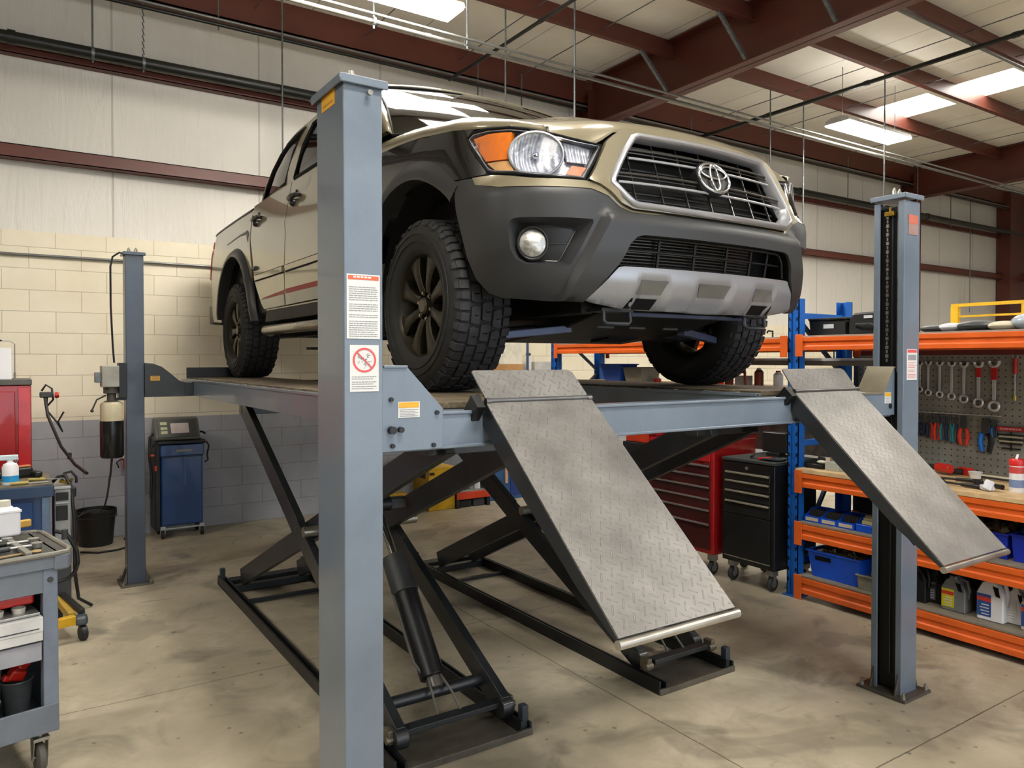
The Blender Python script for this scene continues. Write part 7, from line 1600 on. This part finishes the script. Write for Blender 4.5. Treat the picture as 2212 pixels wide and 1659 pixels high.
one(MB().cbox((4.80, 4.30, 1.112), (.18, .26, .02)).cbox((4.78, 4.18, 1.13), (.05, .12, .02), (0, 0, .4)), 'tool_mat', mat('cyan_tools', (40, 120, 180), .5, var=.4, nscale=40), 'blue tools lying on the red chest', 'tools', bevel=.004); one(MB().cyl((4.80, 4.66, 1.115), (4.80, 4.48, 1.115), .014, 10), 'torch', blk, 'short black torch on the red chest', 'torch')
t = thing('tool_box', 'orange-red hand tool box left of the red chest', 'tool box', (4.85, 5.02, 0)); P(t, 'stand', MB().box(-.2, .2, -.18, .18, 0, .96), darkboard, bevel=.005); P(t, 'box', MB().box(-.18, .18, -.16, .16, .96, 1.10), mat('orange_red_box', (206, 62, 30), .4), bevel=.01); P(t, 'lid', MB().prism([(-.165, 1.10), (.165, 1.10), (.10, 1.15), (-.10, 1.15)], 'x', -.185, .185), MATS['orange_red_box'], bevel=.006)
# --- far background seen through the lift
t = thing('safety_cabinet', 'low yellow steel cabinet by the back wall, seen through the scissor legs', 'cabinet', (4.02, 7.72, 0)); P(t, 'body', MB().box(-.16, .18, -.18, .22, 0, .49), yel, bevel=.01); P(t, 'black_latch', MB().box(-.164, -.158, -.10, .05, .36, .44).cbox((-.12, -.185, .42), (.06, .01, .03)), blk); P(t, 'keyhole', MB().box(.09, .12, -.186, -.18, .24, .25), blk)
t = thing('safety_cabinet', 'small yellow steel box left of the low yellow cabinet', 'cabinet', (3.52, 7.80, 0)); P(t, 'body', MB().box(-.14, .13, -.16, .16, 0, .22), yel, bevel=.008); P(t, 'handle', MB().box(-.04, .04, -.17, -.16, .15, .17), dgrey)
t = thing('white_cylinder', 'pale grey drum behind the yellow box', 'drum', (3.72, 7.98, 0)); P(t, 'shell', MB().lathe([(0, 0), (.13, 0), (.13, .50), (.10, .56), (.03, .58), (0, .58)], 24), mat('drum_grey', (176, 178, 184), .4))
t = thing('low_rack', 'low rack with a red-orange beam near the back wall', 'rack', (4.62, 7.75, 0)); P(t, 'beam', MB().box(-.42, .03, -.25, -.22, .10, .18), mat('red_orange', (206, 62, 30), .42), bevel=.004); P(t, 'shelf', MB().box(-.42, .03, -.22, .2, .17, .185), MATS['grey_board2'])
for x in (-.40, .01): P(t, 'leg', MB().box(x-.02, x+.02, -.24, .2, 0, .19), darkboard)
P(t, 'beam', MB().box(-.42, .03, .19, .21, .10, .18), MATS['red_orange'], bevel=.004)
for k, (x, c, h, lab) in enumerate(((-.34, greywht, .14, 'pale jar on the low rack, leftmost'), (-.25, blk, .16, 'black jar on the low rack'), (-.16, MATS['silver_plastic'], .22, 'tall grey jar on the low rack'), (-.06, whitepl, .12, 'white jar on the low rack, rightmost'))):
    t = thing('jar', lab, 'jar', (4.62+x, 7.66, .185), 0, 'jars on the low rack'); P(t, 'body', MB().lathe([(0, 0), (.038, 0), (.038, h*.8), (.026, h*.9), (.026, h)], 16), c); P(t, 'lid', MB().cyl((0, 0, h), (0, 0, h+.02), .03, 14), dgrey)
for k, (x, c, lab) in enumerate(((-.285, blk, 'black kit bag under the low rack, left'), (-.105, dgrey, 'dark kit bag under the low rack, right'))):
    one(MB().cbox((4.62+x, 7.64, .045), (.165, .22, .09)), 'kit_bag', c, lab, 'bag', bevel=.02)
t = thing('locker', 'tall blue locker with an orange strip behind the lift', 'locker', (4.98, 7.85, 0)); P(t, 'body', MB().box(-.30, .30, -.15, .2, .0, .72), mat('locker_blue', (36, 84, 136), .4), bevel=.006); P(t, 'orange_strip', MB().box(-.20, -.165, -.165, -.15, .2, .72), mat('strip_orange', (226, 104, 56), .45)); P(t, 'peach_strip', MB().box(.0, .035, -.165, -.15, .2, .6), mat('strip_peach', (214, 160, 120), .5)); P(t, 'door_edge', MB().box(.08, .28, -.16, -.15, .05, .7), mat('locker_blue_deep', (18, 52, 120), .4))
t = thing('wall_cupboard', 'white wall cupboard with a wooden base seen under the truck', 'cupboard', (5.07, 8.0, 1.56)); P(t, 'body', MB().box(-.27, .26, -.16, .13, .09, .36), mat('cupboard_white', (222, 218, 200), .5), bevel=.004); P(t, 'wooden_base', MB().box(-.27, .26, -.17, .13, 0, .09), mat('oak', (176, 130, 82), .6)); P(t, 'door_gap', MB().box(-.09, -.083, -.162, -.158, .09, .36), dgrey)
t = thing('marker_pole', 'thin blue pole in front of the back wall below the truck', 'pole', (5.42, 7.85, 0)); P(t, 'pole', MB().cyl((0, 0, .01), (0, 0, 2.0), .016, 12), mat('pole_blue', (60, 84, 116), .4)); P(t, 'base', MB().cyl((0, 0, 0), (0, 0, .015), .10, 20), dgrey)
t = thing('dispenser_post', 'white post with a black knob beside the thin blue pole', 'post', (5.50, 7.95, 0)); P(t, 'post', MB().box(-.02, .03, -.03, .03, 0, 1.75), whitepl, bevel=.004); P(t, 'knob', MB().ball((.0, 0, 1.775), .035, 10, (1, 1, .6)), blk)
one(MB().box(5.60, 6.05, 7.95, 8.12, 1.42, 1.68), 'grey_wall_box', mat('pale_grey_box', (186, 186, 184), .5), 'pale grey box fixed on the back wall below the truck', 'wall box', bevel=.006)
# yellow guard rail far right
t = thing('guard_rail', 'yellow guard rail standing beyond the rack at the far right', 'railing', (10.0, 4.9, 0)); yr = mat('rail_yellow', (232, 184, 40), .45)
P(t, 'end_post', MB().box(-.03, .03, -.045, .045, 0, 2.38), yr); P(t, 'post', MB().box(-.02, .02, -.80, -.76, 0, 2.39), yr); P(t, 'post', MB().box(-.02, .02, -1.60, -1.56, 0, 2.39), yr); P(t, 'top_bar', MB().box(-.022, .022, -2.4, .045, 2.375, 2.415), yr); P(t, 'mid_bar', MB().box(-.016, .016, -2.4, -.0, 2.24, 2.265), yr)
# ================================================================== split parts that hold several loose pieces
def split_pieces(o):
    me = o.data; n = len(me.vertices); par = list(range(n))
    def find(a):
        while par[a] != a: par[a] = par[par[a]]; a = par[a]
        return a
    for e in me.edges:
        a, b = find(e.vertices[0]), find(e.vertices[1])
        if a != b: par[a] = b
    grp = {}
    for v in range(n): grp.setdefault(find(v), []).append(v)
    boxes = [[[min(me.vertices[v].co[i] for v in g) for i in range(3)], [max(me.vertices[v].co[i] for v in g) for i in range(3)], set(g)] for g in grp.values()]
    merged = True
    while merged:
        merged = False
        for i in range(len(boxes)):
            for j in range(i+1, len(boxes)):
                A, B_ = boxes[i], boxes[j]
                if all(A[0][k] <= B_[1][k]+.002 and B_[0][k] <= A[1][k]+.002 for k in range(3)):
                    A[0] = [min(x, y) for x, y in zip(A[0], B_[0])]; A[1] = [max(x, y) for x, y in zip(A[1], B_[1])]; A[2] |= B_[2]; boxes.pop(j); merged = True; break
            if merged: break
    if len(boxes) < 2: return
    src = me.copy()
    for k, bx in enumerate(boxes):
        bm = bmesh.new(); bm.from_mesh(src); bm.verts.ensure_lookup_table()
        bmesh.ops.delete(bm, geom=[v for v in bm.verts if v.index not in bx[2]], context='VERTS')
        if k == 0: bm.to_mesh(me); bm.free(); continue
        m2 = src.copy(); bm.to_mesh(m2); bm.free(); m2.name = o.name
        c = o.copy(); c.data = m2; C.objects.link(c)
    bpy.data.meshes.remove(src)
for o in list(bpy.data.objects):
    if o.type == 'MESH' and o.name.split('.')[0] in ('side_plate', 'cross_member', 'stop_block', 'anchor_bolt', 'bolt_set', 'pivot_bracket', 'hydraulic_hose', 'cross_rib', 'lifting_eye', 'edge_strip', 'side_hose', 'top_tube', 'hinge_bracket', 'gusset', 'model_badge', 'pivot_tube', 'dark_panel', 'hose_fittings'):
        split_pieces(o)
